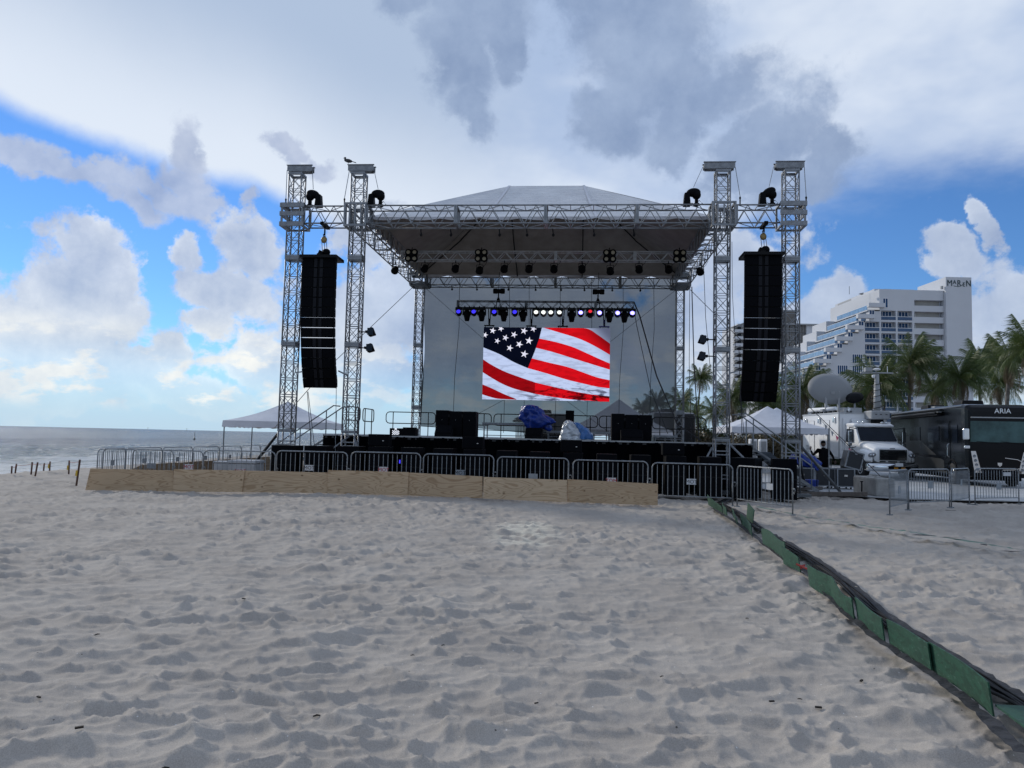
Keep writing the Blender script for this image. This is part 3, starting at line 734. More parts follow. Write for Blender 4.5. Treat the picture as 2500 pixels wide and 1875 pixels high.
    for (u, v, r, ro) in ((640, 531, 27, 10), (883, 530, 30, 15), (740, 585, 27, 20), (806, 560, 28, 22), (923, 607, 32, 8), (677, 611, 25, 20), (848, 635, 30, 25), (775, 665, 28, 18), (889, 711, 32, 12), (582, 565, 24, 15), (703, 514, 25, 25), (955, 513, 27, 20)):
        pts = []
        for k in range(10):
            a = R(90-ro)+k*math.pi/5; q = r if k % 2 == 0 else r*.36
            x, z = P(u+q*math.cos(a), v-q*math.sin(a)); pts.append((min(max(x, W0), W1), -.022, min(max(z, Z0), Z1)))
        c = P(u, v); mb = MB(); mb.add([(c[0], -.024, c[1])]+pts, [(0, 1+(i+1) % 10, 1+i) for i in range(10)]); mb.build('star', star, T)
    for x in (-2.5, -.62, .78, 2.6):
        h = MB().box((x, .0, Z1+.07), (.46, .08, .05)); h.box((x-.18, 0, Z1+.03), (.03, .06, .06)); h.box((x+.18, 0, Z1+.03), (.03, .06, .06)); hb = h.build('hanging_bar', BLKM, T)
        MB().bar((x-.02, 0, Z1+.1), (x-.05, -.0, 7.40), .022).bar((x+.02, 0, Z1+.1), (x+.05, 0, 7.40), .022).box((x, 0, Z1+.28), (.05, .05, .2)).build('sling', BLK, hb)
screen()

# ------------------------------------------------------------------ stage deck and what stands on it
DZ = 1.66
def deck():
    T = thing('stage_deck', 'long black-skirted stage platform facing the beach', 'stage', st(0, 5, 0), -SA)
    MB().box((0, 0, DZ-.06), (14.6, 9.0, .12)).build('deck_floor', mat('deck_paint', (.03, .03, .032), .6, 0, .2, 2), T)
    m = MB(); n = 180; vs = []
    for i in range(n+1):
        x = -7.28+14.56*i/n; y = -4.52+.035*math.sin(i*1.9)+.02*math.sin(i*.7)
        vs += [(x, y, DZ-.03), (x, y-.03*math.sin(i*1.3), .02)]
    m.add(vs, [(2*i, 2*i+1, 2*i+3, 2*i+2) for i in range(n)]); m.build('skirt', CLOTH, T, True)
    for sx in (-1, 1):
        m = MB(); vs = []; n = 60
        for i in range(n+1):
            y = -4.5+9*i/n; x = sx*(7.31+.03*math.sin(i*1.9)); vs += [(x, y, DZ-.03), (x, y, .02)]
        m.add(vs, [(2*i, 2*i+1, 2*i+3, 2*i+2) for i in range(n)]); m.build('skirt', CLOTH, T, True)
    MB().box((0, -4.53, DZ-.02), (14.62, .03, .05)).build('edge_trim', GREYP, T)
    m = MB()
    for i in range(7):
        for j in range(4): m.bar((-6.9+i*2.3, -4.2+j*2.8, 0), (-6.9+i*2.3, -4.2+j*2.8, DZ-.12), .03, 5)
    m.build('deck_leg', ALUD, T, kind='stuff')
    return T
deck()
def guard_mesh(w, h=1.08):
    r = .021; k = .16; m = MB()
    def loop(x0, x1, z0, z1):
        pts = []
        for cx, cz, a0 in ((x1-k, z1-k, 90), (x1-k, z0+k, 0), (x0+k, z0+k, -90), (x0+k, z1-k, -180)):
            for a in range(0, 91, 30): pts.append((cx+k*math.cos(R(a0-a)), 0, cz+k*math.sin(R(a0-a))))
        pts.append(pts[0]); return pts
    m.tube(loop(-w/2, w/2, h-.52, h), r, 6)
    return m.mesh('rail_loop', BLKM, True), MB().bar((0, 0, 0), (0, 0, h-.02), .021, 6).mesh('post', BLKM)
def guard(p, w, rz, label):
    T = thing('guard_rail', label, 'guard rail', p, rz, 'guard rails round the stage deck')
    a, b = guard_mesh(w); inst('rail_loop', a, T)
    for x in (-w/2+.33, w/2-.33): inst('post', b, T, (x, 0, 0))
names = ['rear guard rail crossing the left rear truss tower', 'rear guard rail behind the left speaker stack', 'rear guard rail left of the blue tarpaulin bundle',
         'rear guard rail between the two tarpaulin bundles', 'rear guard rail just left of the right speaker stack', 'rear guard rail across the right rear truss tower']
for (a, b), nm in zip(((-7.3, -5.0), (-4.75, -2.42), (-2.3, .1), (.15, 2.40), (2.47, 4.7), (4.84, 7.2)), names): guard(st((a+b)/2, 9.3, DZ), b-a, -SA, nm)
guard(st(-7.2, 5.9, DZ), 1.7, -SA+R(90), 'short guard rail on the left deck edge, seen nearly end on')
guard(st(-7.2, 3.7, DZ), 1.9, -SA+R(90), 'guard rail on the left deck edge, beside the stairs')
def cabinet(w, d, h, m=GRL):
    b = MB().box((0, 0, h/2), (w, d, h)); return b
def stack(px0, px1, t, label):
    a, _ = sp(px0, 1060, t); b, _ = sp(px1, 1060, t); w = (b-a)
    T = thing('speaker_stack', label, 'speaker', st((a+b)/2, t, DZ), -SA, 'black side-fill speaker stacks on the stage')
    cw = w/3
    for i, k in enumerate((1.0, .97, .97)):
        x = -w/2+cw*(i+.5)
        c = MB().box((x, 0, .47*k), (cw-.02, .7, .94*k)).build('cabinet', BLK, T, bevel=.015)
        MB().box((x, -.36, .47*k), (cw-.07, .02, .86*k)).build('grille', GRL, c)
        MB().lathe([(.008, 0), (.010, .01)], (x, -.372, .6), 8, Matrix.Rotation(R(90), 3, 'X')).build('badge', GREYP, c)
        MB().box((x+cw/2-.005, -.34, .75), (.05, .05, .1)).build('handle', BLKM, c)
stack(1066, 1165, 1.6, 'wide black speaker stack standing at stage left of the screen')
stack(1491, 1590, 1.6, 'wide black speaker stack standing at the right, with a floor wedge before it')
def wedge(p, w, rz, label):
    T = thing('floor_monitor', label, 'speaker', p, rz, 'wedge monitors on the stage')
    MB().prism([(-w/2, -.25, 0), (-w/2, .25, 0), (-w/2, .25, .36), (-w/2, .05, .38), (-w/2, -.25, .12)], (w, 0, 0)).build('body', BLK, T, bevel=.01)
    MB().prism([(-w/2+.04, -.262, .14), (-w/2+.04, .03, .40), (-w/2+.04, .04, .39), (-w/2+.04, -.25, .125)], (w-.08, 0, 0)).build('grille', GRL, T)
for px, t, w, l in ((1085, .9, .62, 'wedge monitor in front of the left speaker stack'), (1542, .9, .75, 'wedge monitor in front of the right speaker stack'), (1303, 2.2, .62, 'wedge monitor below the dark blue tarpaulin bundle')):
    wedge(st(sp(px, 1062, t)[0], t, DZ), w, -SA, l)
# lit checkered case + black case at the left
a, _ = sp(986, 1060, 3.0)
T = thing('equipment_case', 'low black case with a small lit checkered panel, left of the speaker stack', 'case', st(a, 3.0, DZ), -SA)
MB().box((.0, 0, .14), (.98, .5, .28)).build('body', BLK, T, bevel=.01)
lit = mat('lit_white_panel', (.8, .8, .8), .5, 0, 0, emis=(.85, .9, 1), estr=.9)
m = MB()
for i in range(8):
    for j in range(5):
        if (i+j) % 2 == 0: m.box((-.37+i*.033, -.253, .05+j*.033), (.033, .004, .033))
m.box((-.26, -.253, .25), (.08, .004, .05)); m.build('lit_panel', lit, T)
MB().box((.24, -.05, .30), (.46, .4, .04)).build('lid', BLK, T)
# risers with frames
def riser(x0, x1, t, h, label):
    T = thing('riser_table', label, 'riser', st((x0+x1)/2, t, DZ), -SA, 'aluminium risers on the stage'); w = x1-x0
    MB().box((0, 0, h-.04), (w, 1.2, .09)).build('riser_top', ALU, T)
    lm = MB().bar((0, 0, 0), (0, 0, h-.08), .025, 6).mesh('leg', ALU)
    for x in (-w/2+.08, w/2-.08):
        for y in (-.55, .55): inst('leg', lm, T, (x, y, 0))
    MB().bar((-w/2+.08, -.55, .1), (w/2-.08, -.55, .1), .015).build('cross_bar', ALU, T)
riser(sp(1181, 1060, 6.5)[0], sp(1296, 1060, 6.5)[0], 6.5, .62, 'grey riser table left of the dark blue tarpaulin bundle')
riser(sp(1335, 1060, 6.5)[0], sp(1400, 1060, 6.5)[0], 6.5, .34, 'low grey riser behind the silver and blue tarpaulin')
riser(sp(1445, 1060, 7.2)[0], sp(1492, 1060, 7.2)[0], 7.2, .34, 'small low grey riser touching the right speaker stack')
riser(sp(1592, 1060, 8.3)[0], sp(1650, 1060, 8.3)[0], 8.3, .26, 'low grey riser between the right stack and the rear tower')
def lump(pts_fn, n, m, name, mt, T, disp=.05, seed=1):
    mb = MB(); vs = []
    for i in range(n+1):
        for j in range(m):
            p = Vector(pts_fn(i/n, j/m)); a = np.array([p.x*4.1+seed]); b = np.array([p.z*4.1+p.y*3+seed*2.3])
            k = float(pn(a, b)[0])+.8*(.35-abs(float(pn(a*2.3+p.y*3, b*1.1)[0])))+.35*(.3-abs(float(pn(a*5.1, b*2.3)[0]))); c = Vector((0, 0, p.z)); q = Vector((p.x, p.y, 0))
            vs.append(p+(q.normalized() if q.length > .01 else Vector((0, 0, 1)))*k*disp*2)
    fs = [(i*m+j, i*m+(j+1) % m, (i+1)*m+(j+1) % m, (i+1)*m+j) for i in range(n) for j in range(m)]
    mb.add(vs, fs); mb.add(vs[:m], [tuple(range(m-1, -1, -1))]); mb.add(vs[-m:], [tuple(range(m))]); return mb.build(name, mt, T, True)
def cyl_fn(outline):
    """outline: list of (z, cx, rx, ry)"""
    def f(u, v):
        q = u*(len(outline)-1); i = min(int(q), len(outline)-2); k = q-i; a, b = outline[i], outline[i+1]
        z, cx, rx, ry = (a[j]*(1-k)+b[j]*k for j in range(4)); th = 2*math.pi*v
        fold = 1+.10*math.sin(7*th+z*3)
        return (cx+rx*fold*math.cos(th), ry*fold*math.sin(th), z)
    return f
s0, _ = sp(1312, 1060, 4.5)
T = thing('tarpaulin_bundle', 'dark blue tarpaulin draped over upright gear beside the grey riser', 'tarpaulin', st(s0, 4.5, DZ+.02), -SA)
lump(cyl_fn([(.30, -.22, .18, .2), (.48, -.05, .40, .3), (.62, .04, .58, .35), (.75, -.06, .62, .38), (.95, -.20, .46, .36), (1.15, -.28, .36, .32), (1.26, -.28, .26, .24), (1.30, -.28, .10, .1)]), 44, 64, 'tarpaulin', TARPB, T, .06, 3)
lump(cyl_fn([(.28, .46, .05, .08), (.36, .40, .16, .12), (.55, .28, .22, .16), (.8, .1, .2, .2)]), 10, 20, 'tarpaulin_corner', TARPB, T, .02, 5)
mb = MB()
for x in (-.35, -.1, .2): mb.bar((x, 0, -.02), (x, 0, .5), .02, 5)
mb.box((-.12, .1, .2), (.5, .4, .3)); mb.build('gear_stand', BLK, T)
s0, _ = sp(1407, 1064, 2.2)
T = thing('tarpaulin_bundle', 'silver and light blue tarpaulin slumped in a heap on the deck', 'tarpaulin', st(s0, 2.2, DZ), -SA)
lump(cyl_fn([(.0, -.02, .58, .35), (.06, .0, .56, .36), (.25, -.02, .50, .33), (.42, -.12, .36, .3), (.55, -.22, .24, .22), (.66, -.27, .13, .14), (.70, -.28, .05, .05)]), 40, 60, 'silver_tarpaulin', TARPS, T, .05, 8)
lump(cyl_fn([(.02, .26, .30, .38), (.2, .26, .30, .37), (.38, .16, .24, .34), (.52, .04, .17, .28), (.62, -.03, .08, .16)]), 34, 54, 'blue_tarpaulin', TARPB2, T, .03, 9)
s0, _ = sp(1391, 1040, 7.6)
T = thing('speaker_cabinet', 'upright black cabinet standing behind the silver tarpaulin heap', 'speaker', st(s0, 7.6, DZ), -SA)
MB().box((0, 0, .62), (.36, .4, 1.24)).build('cabinet', BLK, T, bevel=.01); MB().box((0, -.205, .62), (.3, .01, 1.1)).build('grille', GRL, T)

# front line of subwoofers with front fills
sub_mesh = MB().box((0, 0, .62), (.58, .8, 1.22)).mesh('cabinet', BLK)
grl_m = MB().box((0, -.41, .33), (.50, .015, .54)).mesh('grille', GRL)
band_m = MB().box((0, -.405, .62), (.57, .02, .03)).mesh('joint_band', BLKM)
wheel = MB().lathe([(.04, -.015), (.04, .015)], (0, 0, 0), 8, Matrix.Rotation(R(90), 3, 'Y')).mesh('caster', BLKM)
sub_px = [699, 776, 855, 927, 1006, 1084, 1157, 1237, 1317, 1398, 1480, 1562, 1647, 1731, 1822, 1913]
where = ['leftmost black speaker box, left of the one with a MOT card before it', 'black speaker box directly behind the white card lettered MOT', 'third black speaker box from the left, at the foot of the left front tower',
  'black speaker box under the leftmost small front fill', 'first black speaker box right of the leftmost front fill', 'second black speaker box right of the leftmost front fill', 'black speaker box under the front fill left of stage centre',
  'black speaker box right of the centre-left front fill', 'black speaker box left of the centre-right front fill', 'black speaker box under the front fill right of stage centre',
  'first black speaker box right of the centre-right front fill', 'second black speaker box right of the centre-right front fill', 'black speaker box under the rightmost small front fill',
  'black speaker box at the left foot of the right inner tower', 'black speaker box with angled side, right of the right inner tower', 'rightmost black speaker box, left of the outer right tower']
for i, (px, lb) in enumerate(zip(sub_px, where)):
    Y = 25.15-.077*(px-699)/1214*15.5; p = at(px, 1180, Y); wd = 1.05 if 3 <= i <= 13 else 1.22
    if i in (0, 14): wd = 1.3
    T = thing('subwoofer', lb, 'speaker', (p.x, p.y, G(p.x, p.y)), -SA+(R(-28) if i == 14 else R(-10) if i == 15 else 0), 'black speaker boxes in a row along the stage front')
    inst('cabinet', sub_mesh, T, scale=(wd, 1, 1)); g_ = inst('grille', grl_m, T, scale=(wd, 1, 1)); inst('grille', grl_m, T, (0, 0, .6), scale=(wd, 1, 1)); inst('joint_band', band_m, T, scale=(wd, 1, 1))
    if i in (3, 6, 9, 12):
        T2 = thing('front_fill_speaker', ['small front fill speaker nearest the left tower', 'small front fill speaker left of stage centre', 'small front fill speaker below the silver tarpaulin heap', 'small front fill speaker nearest the right tower'][(i-3)//3], 'speaker', (p.x-.05, p.y+.1, G(p.x, p.y)+1.24), -SA, 'small front fill speakers on the row of boxes')
        MB().box((0, 0, .2), (.66, .45, .38)).build('cabinet', BLK, T2, bevel=.01); MB().box((0, -.235, .2), (.6, .02, .32)).build('grille', GRL, T2)
        MB().ell((.16, -.25, .18), (.03, .01, .014), 8, 5).build('badge', mat('silver_badge', (.6, .6, .6), .3, .6), T2)

# ------------------------------------------------------------------ line arrays
def line_array(s_, t_, n, label, ztop):
    T = thing('line_array', label, 'line array', st(s_, t_, ztop), -SA, 'columns of hanging line array speakers')
    W = 1.17; H = .335; D = .62
    m = MB(); m.box((0, 0, .05), (W+.12, .9, .10)); m.box((0, 0, .12), (.12, .8, .06)); m.build('bumper_frame', BLKM, T)
    cab = MB()
    # plan tapers to the rear; rear is lower in height than the front so that the column can bend
    f = -D/2; r = D/2; hw = W/2; hr = W/2-.14; hf = H/2-.004; hb = H/2-.055
    cab.add([(-hw, f, -hf), (hw, f, -hf), (hw, f, hf), (-hw, f, hf), (-hr, r, -hb), (hr, r, -hb), (hr, r, hb), (-hr, r, hb), (-hw, f+.14, -hf), (hw, f+.14, -hf), (hw, f+.14, hf), (-hw, f+.14, hf)],
            [(0, 1, 2, 3), (7, 6, 5, 4), (8, 0, 3, 11), (1, 9, 10, 2), (9, 5, 6, 10), (4, 8, 11, 7), (3, 2, 10, 11), (11, 10, 6, 7), (1, 0, 8, 9), (9, 8, 4, 5)])
    cm = cab.mesh('cabinet', BLK)
    gm = MB().box((0, f-.012, 0), (.36, .02, H-.05)).mesh('grille', GRL)
    hm = MB().box((0, f-.016, 0), (.11, .03, H-.03)).mesh('horn', mat('horn_black', (.009, .010, .015), .5, 0, .2, 4, spec=.15))
    rm = MB().box((0, f+.05, -H/2), (.02, .05, .06)).mesh('rigging_link', BLKM)
    pos = Vector((0, 0, 0)); ang = 0.0; angs = [0, .3, .5, .8, 1, 1, 1.5, 2, 2, 3, 3, 4, 4, 5][:n]
    for i in range(n):
        ang += R(angs[i]); gap = .005 if i in (6, 7, 8) else .001
        dn = Vector((0, math.sin(ang), -math.cos(ang)))
        c = pos+dn*(H/2); o = inst('cabinet', cm, T, c, (-ang*-1, 0, 0)); [(inst('grille', gm, o, (q*.37, 0, 0)), inst('horn', hm, o, (q*.10, 0, 0)), inst('rigging_link', rm, o, (q*(hw-.02), 0, 0))) for q in (-1, 1)]
        pos = pos+dn*(H+gap)
    return T
line_array(-7.42, 0, 13, 'tall hanging column of black speakers at the left, against sea and clouds', 7.68)
line_array(7.46, -.05, 14, 'tall hanging column of black speakers at the right, in front of the hotels', 7.80)
def hook_hoist(s_, t_, ztop, zt, ball, label):
    T = thing('hoist_hook', label, 'hoist', st(s_, t_, ztop), -SA, 'hooks carrying the speaker columns')
    MB().bar((0, 0, .75), (0, 0, zt-ztop), .03).box((0, 0, zt-ztop-.1), (.12, .7, .1)).build('sling', BLK, T)
    MB().ell((-.02, 0, .6), (.11, .07, .12), 12, 8).build('hook_block', mat('brass_block', ball, .45, .3), T, True)
    MB().tube([(0, 0, .82), (-.05, 0, .78), (-.04, 0, .72), (.03, 0, .72)], .018, 5).build('hook', BLKM, T)
    MB().bar((-.1, 0, .55), (-.05, 0, .1), .012).bar((.06, 0, .55), (.12, 0, .1), .012).bar((0, 0, .5), (.02, 0, .1), .012).build('chain', GALV, T)
    MB().ell((.06, .05, .17), (.15, .14, .13), 9, 6).box((-.1, 0, .12), (.16, .2, .16), Matrix.Rotation(.4, 3, 'Y')).build('chain_bag', BLK, T)
hook_hoist(-7.36, .0, 7.80, 9.0, (.28, .2, .08), 'hook block and chain above the left speaker column')
hook_hoist(7.56, .0, 7.92, 9.0, (.50, .33, .12), 'brass-coloured hook block above the right speaker column')

# chain hoists on top of the front truss
def hoist(s_, label, bx, dx, tilt, zc=9.95):
    T = thing('chain_hoist', label, 'chain hoist', st(s_, -.02, 9.55), -SA, 'chain hoists sitting on the front truss')
    rot = Matrix.Rotation(tilt, 3, 'Y')
    mb = MB(); mb.ell((0, 0, .46), (.24, .14, .15), 14, 9, rot); mb.ell((.10*dx, 0, .38), (.15, .15, .16), 12, 8, rot); mb.box((.10*dx, 0, .16), (.10, .12, .26)); mb.lathe([(.05, 0), (.11, .04), (.11, .10), (.04, .14)], (.10*dx, 0, -.02), 8)
    mb.build('motor', BLK, T, True)
    MB().prism([(-.30*dx, -.12, .42), (-.14*dx, -.12, .46), (-.10*dx, -.12, .0), (-.34*dx, -.12, .0)], (0, .24, 0)).build('chain_bag', BLK, T)
    MB().tube([(-.22, -.02, .02), (-.05, 0, .1), (.12, .02, .03), (.3, 0, .09), (.2, .03, .2), (.02, 0, .05)], .015, 4).build('cable_coil', BLK, T)
    MB().bar((0, 0, .64), (bx, .0, TOP+.1-9.55), .012, 4).build('chain', GALV, T)
    return T
hoist(-7.83, 'chain hoist on the truss beside the far left tower', -.06, -1, .25)
hoist(-5.52, 'chain hoist right of the tower with the bird on top', -.17, 1, 0)
hoist(5.25, 'chain hoist left of the right inner tower', .30, 1, -.1)
hoist(7.72, 'chain hoist beside the far right tower, above the speaker hook', .15, 1, -.5)
for s_, x1, l in ((-8.80, -8.80, 'thin chain and hook on the outer side of the far left tower'), (-6.70, -6.56, 'thin chain and hook left of the tower with the bird'), (6.78, 6.62, 'thin chain and hook right of the right inner tower'), (8.92, 8.86, 'thin chain and hook on the outer side of the far right tower')):
    T = thing('hanging_chain', l, 'chain', st(s_, -.02, 9.62), -SA, 'chains down from the tower head beams')
    MB().bar((0, 0, .25), (x1-s_, 0, TOP+.1-9.62), .013, 4).build('chain', GALV, T)
    MB().ell((0, 0, .2), (.035, .03, .05), 8, 6).bar((0, 0, .16), (0, 0, 0), .025).build('hook', BLKM, T)

# ------------------------------------------------------------------ lamps
BL = lambda n, c, k: mat(n, (.02, .02, .02), .3, 0, 0, emis=c, estr=k)
LB = BL('lens_blue', (.05, .04, 1.0), 1.1); LW = BL('lens_white', (.95, 1, .95), 1.3); LBW = BL('lens_bright_blue', (.20, .18, 1.0), 5.0); LR = BL('lens_red', (.9, .03, .05), 1.0)
LOFF = mat('lens_warm', (.42, .38, .28), .3, 0, .1, 9)
def wash(px, lens, label, glow=0):
    s_, _ = sp(px, 752, 7.75)
    T = thing('stage_light', label, 'stage light', st(s_, 7.8, 7.38), -SA, 'lamps hanging under the truss above the screen')
    MB().box((0, 0, -.06), (.30, .16, .10)).box((0, 0, .01), (.05, .06, .12)).bar((-.17, 0, -.10), (.17, 0, -.08), .02).build('base', BLKM, T)
    MB().box((-.13, 0, -.2), (.02, .07, .22)).box((.13, 0, -.2), (.02, .07, .22)).build('yoke', BLKM, T)
    rot = Matrix.Rotation(R(68), 3, 'X')
    MB().lathe([(.07, -.16), (.115, -.10), (.125, .05), (.118, .12)], (0, 0, -.25), 14, rot).build('head', BLK, T, True)
    MB().lathe([(.096, .118), (.094, .126), (.05, .13)], (0, 0, -.25), 14, rot).build('lens', lens, T)
def beam_head(px, label, red=False):
    s_, _ = sp(px, 752, 7.75)
    T = thing('moving_head', label, 'stage light', st(s_, 7.8, 7.38), -SA, 'lamps hanging under the truss above the screen')
    MB().box((0, 0, -.06), (.34, .22, .12)).box((-.1, 0, .02), (.04, .06, .1)).box((.1, 0, .02), (.04, .06, .1)).build('base', BLKM, T, bevel=.01)
    MB().box((-.17, 0, -.22), (.05, .12, .26), taper=.8).box((.17, 0, -.22), (.05, .12, .26), taper=.8).build('yoke', BLKM, T)
    rot = Matrix.Rotation(R(58 if red else 12), 3, 'X') @ Matrix.Rotation(R(180), 3, 'X') if not red else Matrix.Rotation(R(62), 3, 'X')
    if red:
        MB().lathe([(.09, -.2), (.14, -.12), (.14, .05), (.10, .18)], (0, 0, -.24), 12, rot).build('head', BLK, T, True)
        MB().lathe([(.085, .178), (.07, .19)], (0, 0, -.24), 12, rot).build('lens', LR, T)
    else:
        MB().lathe([(.08, -.14), (.145, -.08), (.15, .12), (.13, .18), (.12, .26), (.09, .34)], (0, 0, -.27), 12, rot).build('head', BLK, T, True)
for px, l, lb in ((1120, LB, 'leftmost lamp on the screen truss, glowing deep blue'), (1157, LB, 'deep blue lamp between the two leftmost dark moving heads'), (1207, LB, 'deep blue lamp under the left end of the motor hoist'), (1257, LB, 'deep blue lamp left of the moving head beside the white lamps'),
                  (1309, LW, 'first of the four white lamps, counted from the left'), (1327, LW, 'second of the four white lamps, counted from the left'), (1345, LW, 'third of the four white lamps, counted from the left'), (1366, LW, 'last of the four white lamps, beside a hanging sling'),
                  (1418, LBW, 'pale blue lamp left of the red-lensed moving head'), (1464, LBW, 'brightest blue lamp, right of the red-lensed moving head'), (1508, LBW, 'bright blue lamp between the two rightmost dark moving heads'), (1544, LBW, 'rightmost lamp on the screen truss, pale blue')):
    wash(px, l, lb)
for px, lb, rd in ((1140, 'leftmost dark moving head pointing down', False), (1176, 'second dark moving head from the left end', False), (1230, 'dark moving head beside the left motor hoist', False), (1277, 'dark moving head left of the four white lamps', False),
               (1396, 'dark moving head right of the four white lamps', False), (1441, 'moving head with a red lens', True), (1488, 'dark moving head between the two brightest blue lamps', False), (1525, 'rightmost dark moving head, beside the last pale blue lamp', False)):
    beam_head(px, lb, rd)
def glow_lamp(px, power, colr):
    s_, _ = sp(px, 765, 7.3); l = bpy.data.lights.new('stage_light_glow', 'SPOT'); l.energy = power; l.color = colr; l.spot_size = R(60); l.shadow_soft_size = .08
    o = bpy.data.objects.new('stage_light_glow', l); COL.objects.link(o); o.location = st(s_, 7.55, 7.1); o.rotation_euler = (R(60), 0, -SA)
for px in (1327,): glow_lamp(px, 25, (1, .97, .9))
glow_lamp(1464, 60, (.2, .2, 1)); glow_lamp(1508, 60, (.2, .2, 1))
# the beam of one white lamp that reaches the sand before the stage
_l = bpy.data.lights.new('lamp_beam', 'SPOT'); _l.energy = 8500; _l.color = (.85, 1, .97); _l.spot_size = R(4.6); _l.spot_blend = .9; _l.shadow_soft_size = .05
_o = bpy.data.objects.new('lamp_beam', _l); COL.objects.link(_o); _o.location = st(sp(1345, 765, 7.3)[0], 7.5, 7.08)
_o.rotation_euler = (_o.location-gr(1285, 1287)).to_track_quat('Z', 'Y').to_euler()
# motor hoists above the screen truss
for px, lb in ((1217, 'motor hoist above the screen truss, on the left'), (1460, 'motor hoist above the screen truss, on the right')):
    s_, _ = sp(px, 720, 8.0); T = thing('motor_hoist', lb, 'chain hoist', st(s_, 8.0, 7.7), -SA, 'motor hoists above the screen truss')
    MB().lathe([(.09, -.26), (.12, -.24), (.12, -.08), (.10, -.06), (.10, .06), (.12, .08), (.12, .24), (.09, .26)], (.02, 0, .45), 12, Matrix.Rotation(R(90), 3, 'Y')).build('motor', BLK, T, True)
    MB().bar((0, 0, .35), (0, 0, .02), .03).box((0, 0, .05), (.10, .10, .2)).bar((-.05, 0, .1), (-.1, 0, -.32), .02).bar((.05, 0, .1), (.1, 0, -.32), .02).build('sling', BLK, T)
    MB().bar((0, 0, .55), (.02, 0, 1.3), .012).build('chain', BLKM, T)
    MB().box((.12, .12, -.42), (.26, .18, .34)).build('chain_bag', BLK, T)
# par cans under the slim truss, blinders on it
def par(s_, t_, z, label):
    T = thing('par_can', label, 'stage light', st(s_, t_, z), -SA, 'round lamps slung under the slim lighting truss')
    MB().bar((-.13, 0, -.22), (-.13, 0, -.03), .012).bar((.13, 0, -.22), (.13, 0, -.03), .012).bar((-.13, 0, -.03), (.13, 0, -.03), .012).bar((0, 0, -.03), (0, 0, .1), .02).build('yoke', BLKM, T)
    MB().lathe([(.07, -.14), (.13, -.10), (.14, .08), (.15, .12), (.11, .13)], (0, 0, -.24), 12, Matrix.Rotation(R(130), 3, 'X')).build('can', BLK, T, True)
    MB().tube([(.1, .05, -.12), (.22, .05, .0), (.3, .0, .16)], .010, 4).build('cable', BLK, T)
pl = [('leftmost, just outside the left side truss', 966), ('first inside the left side truss', 1038), ('between the two left blinders', 1113), ('right of the left four-lamp blinder', 1232), ('just left of stage centre', 1292), ('just right of stage centre', 1353), ('third from the centre to the right', 1421),
      ('between the two right blinders', 1560), ('last inside the right side truss', 1632), ('rightmost, outside the right side truss', 1709)]
for w_, px in pl: par(sp(px, 640, 4)[0], 3.95, 8.52 if 1000 < px < 1690 else 8.45, 'round lamp under the slim truss, '+w_)
par(sp(1172, 640, 4)[0], 3.95, 8.45, 'round lamp hanging below the left four-lamp blinder'); par(sp(1490, 640, 4)[0], 3.95, 8.45, 'round lamp hanging below the right four-lamp blinder')
def blinder(px, label):
    T = thing('blinder_light', label, 'stage light', st(sp(px, 635, 3.8)[0], 3.75, 8.74), -SA, 'four-lamp blinders on the slim lighting truss')
    MB().box((0, 0, 0), (.12, .10, .46)).box((0, .0, 0), (.46, .09, .12)).bar((0, 0, .2), (0, .1, .34), .02).build('housing', BLKM, T)
    cm = MB().lathe([(.10, -.06), (.13, -.05), (.135, .04), (.12, .06)], (0, 0, 0), 12, Matrix.Rotation(R(90), 3, 'X')).mesh('lamp', BLK, True)
    lm = MB().lathe([(.075, 0), (.07, .012), (.03, .02)], (0, 0, 0), 12, Matrix.Rotation(R(90), 3, 'X')).mesh('lens', LOFF)
    for x in (-.125, .125):
        for z in (-.125, .125): c = inst('lamp', cm, T, (x, 0, z)); inst('lens', lm, c, (0, -.06, 0))
for px, l in ((1005, 'four-lamp blinder at the left end of the slim truss'), (1175, 'four-lamp blinder left of stage centre'), (1488, 'four-lamp blinder right of stage centre'), (1659, 'four-lamp blinder at the right end of the slim truss')): blinder(px, l)
# flood lamps on the inner towers
def flood(p, sx, label):
    T = thing('flood_light', label, 'flood light', p, -SA, 'flood lights clamped to the inner towers')
    MB().bar((-.35*sx, 0, 0), (.0, 0, 0), .02).box((-.02*sx, 0, 0), (.1, .2, .08)).build('bracket', BLKM, T)
    MB().box((.12*sx, 0, .0), (.22, .28, .28), Matrix.Rotation(-.3*sx, 3, 'Y'), .8).build('housing', BLK, T, bevel=.02)
    MB().box((.12*sx, -.15, .0), (.2, .02, .24)).build('lens', GLASSD, T)
flood(st(-5.68, -.1, 5.18), 1, 'upper flood light on the left inner tower'); flood(st(-5.70, -.1, 4.63), 1, 'lower flood light on the left inner tower')
flood(st(5.68, -.1, 5.05), -1, 'upper flood light on the right inner tower, before the palm'); flood(st(5.66, -.1, 4.5), -1, 'lower flood light on the right inner tower')
# small clamps under front truss
cl = MB().bar((0, 0, 0), (.02, 0, -.16), .022).ell((.02, 0, -.2), (.05, .03, .06), 8, 5).mesh('clamp_hook', BLKM)
for i, s_ in enumerate((-4.05, -3.0, -1.3, -.35, .55, 1.95, 3.3)):
    o = inst('clamp_hook', cl, None, st(s_, .33, 8.86)); o.rotation_euler = (0, 0, -SA); tag(o, 'small black empty clamp hanging from the front roof truss', 'clamp', 'empty clamps under the front truss')
for i, s_ in enumerate((-4.6, -3.4, -1.9, -.6, .6, 1.7, 3.0, 4.3)):
    o = inst('clamp_hook', cl, None, st(s_, 10.4, 8.88)); o.rotation_euler = (0, 0, -SA); tag(o, 'small black empty clamp hanging from the rear roof truss', 'clamp', 'empty clamps under the rear truss')

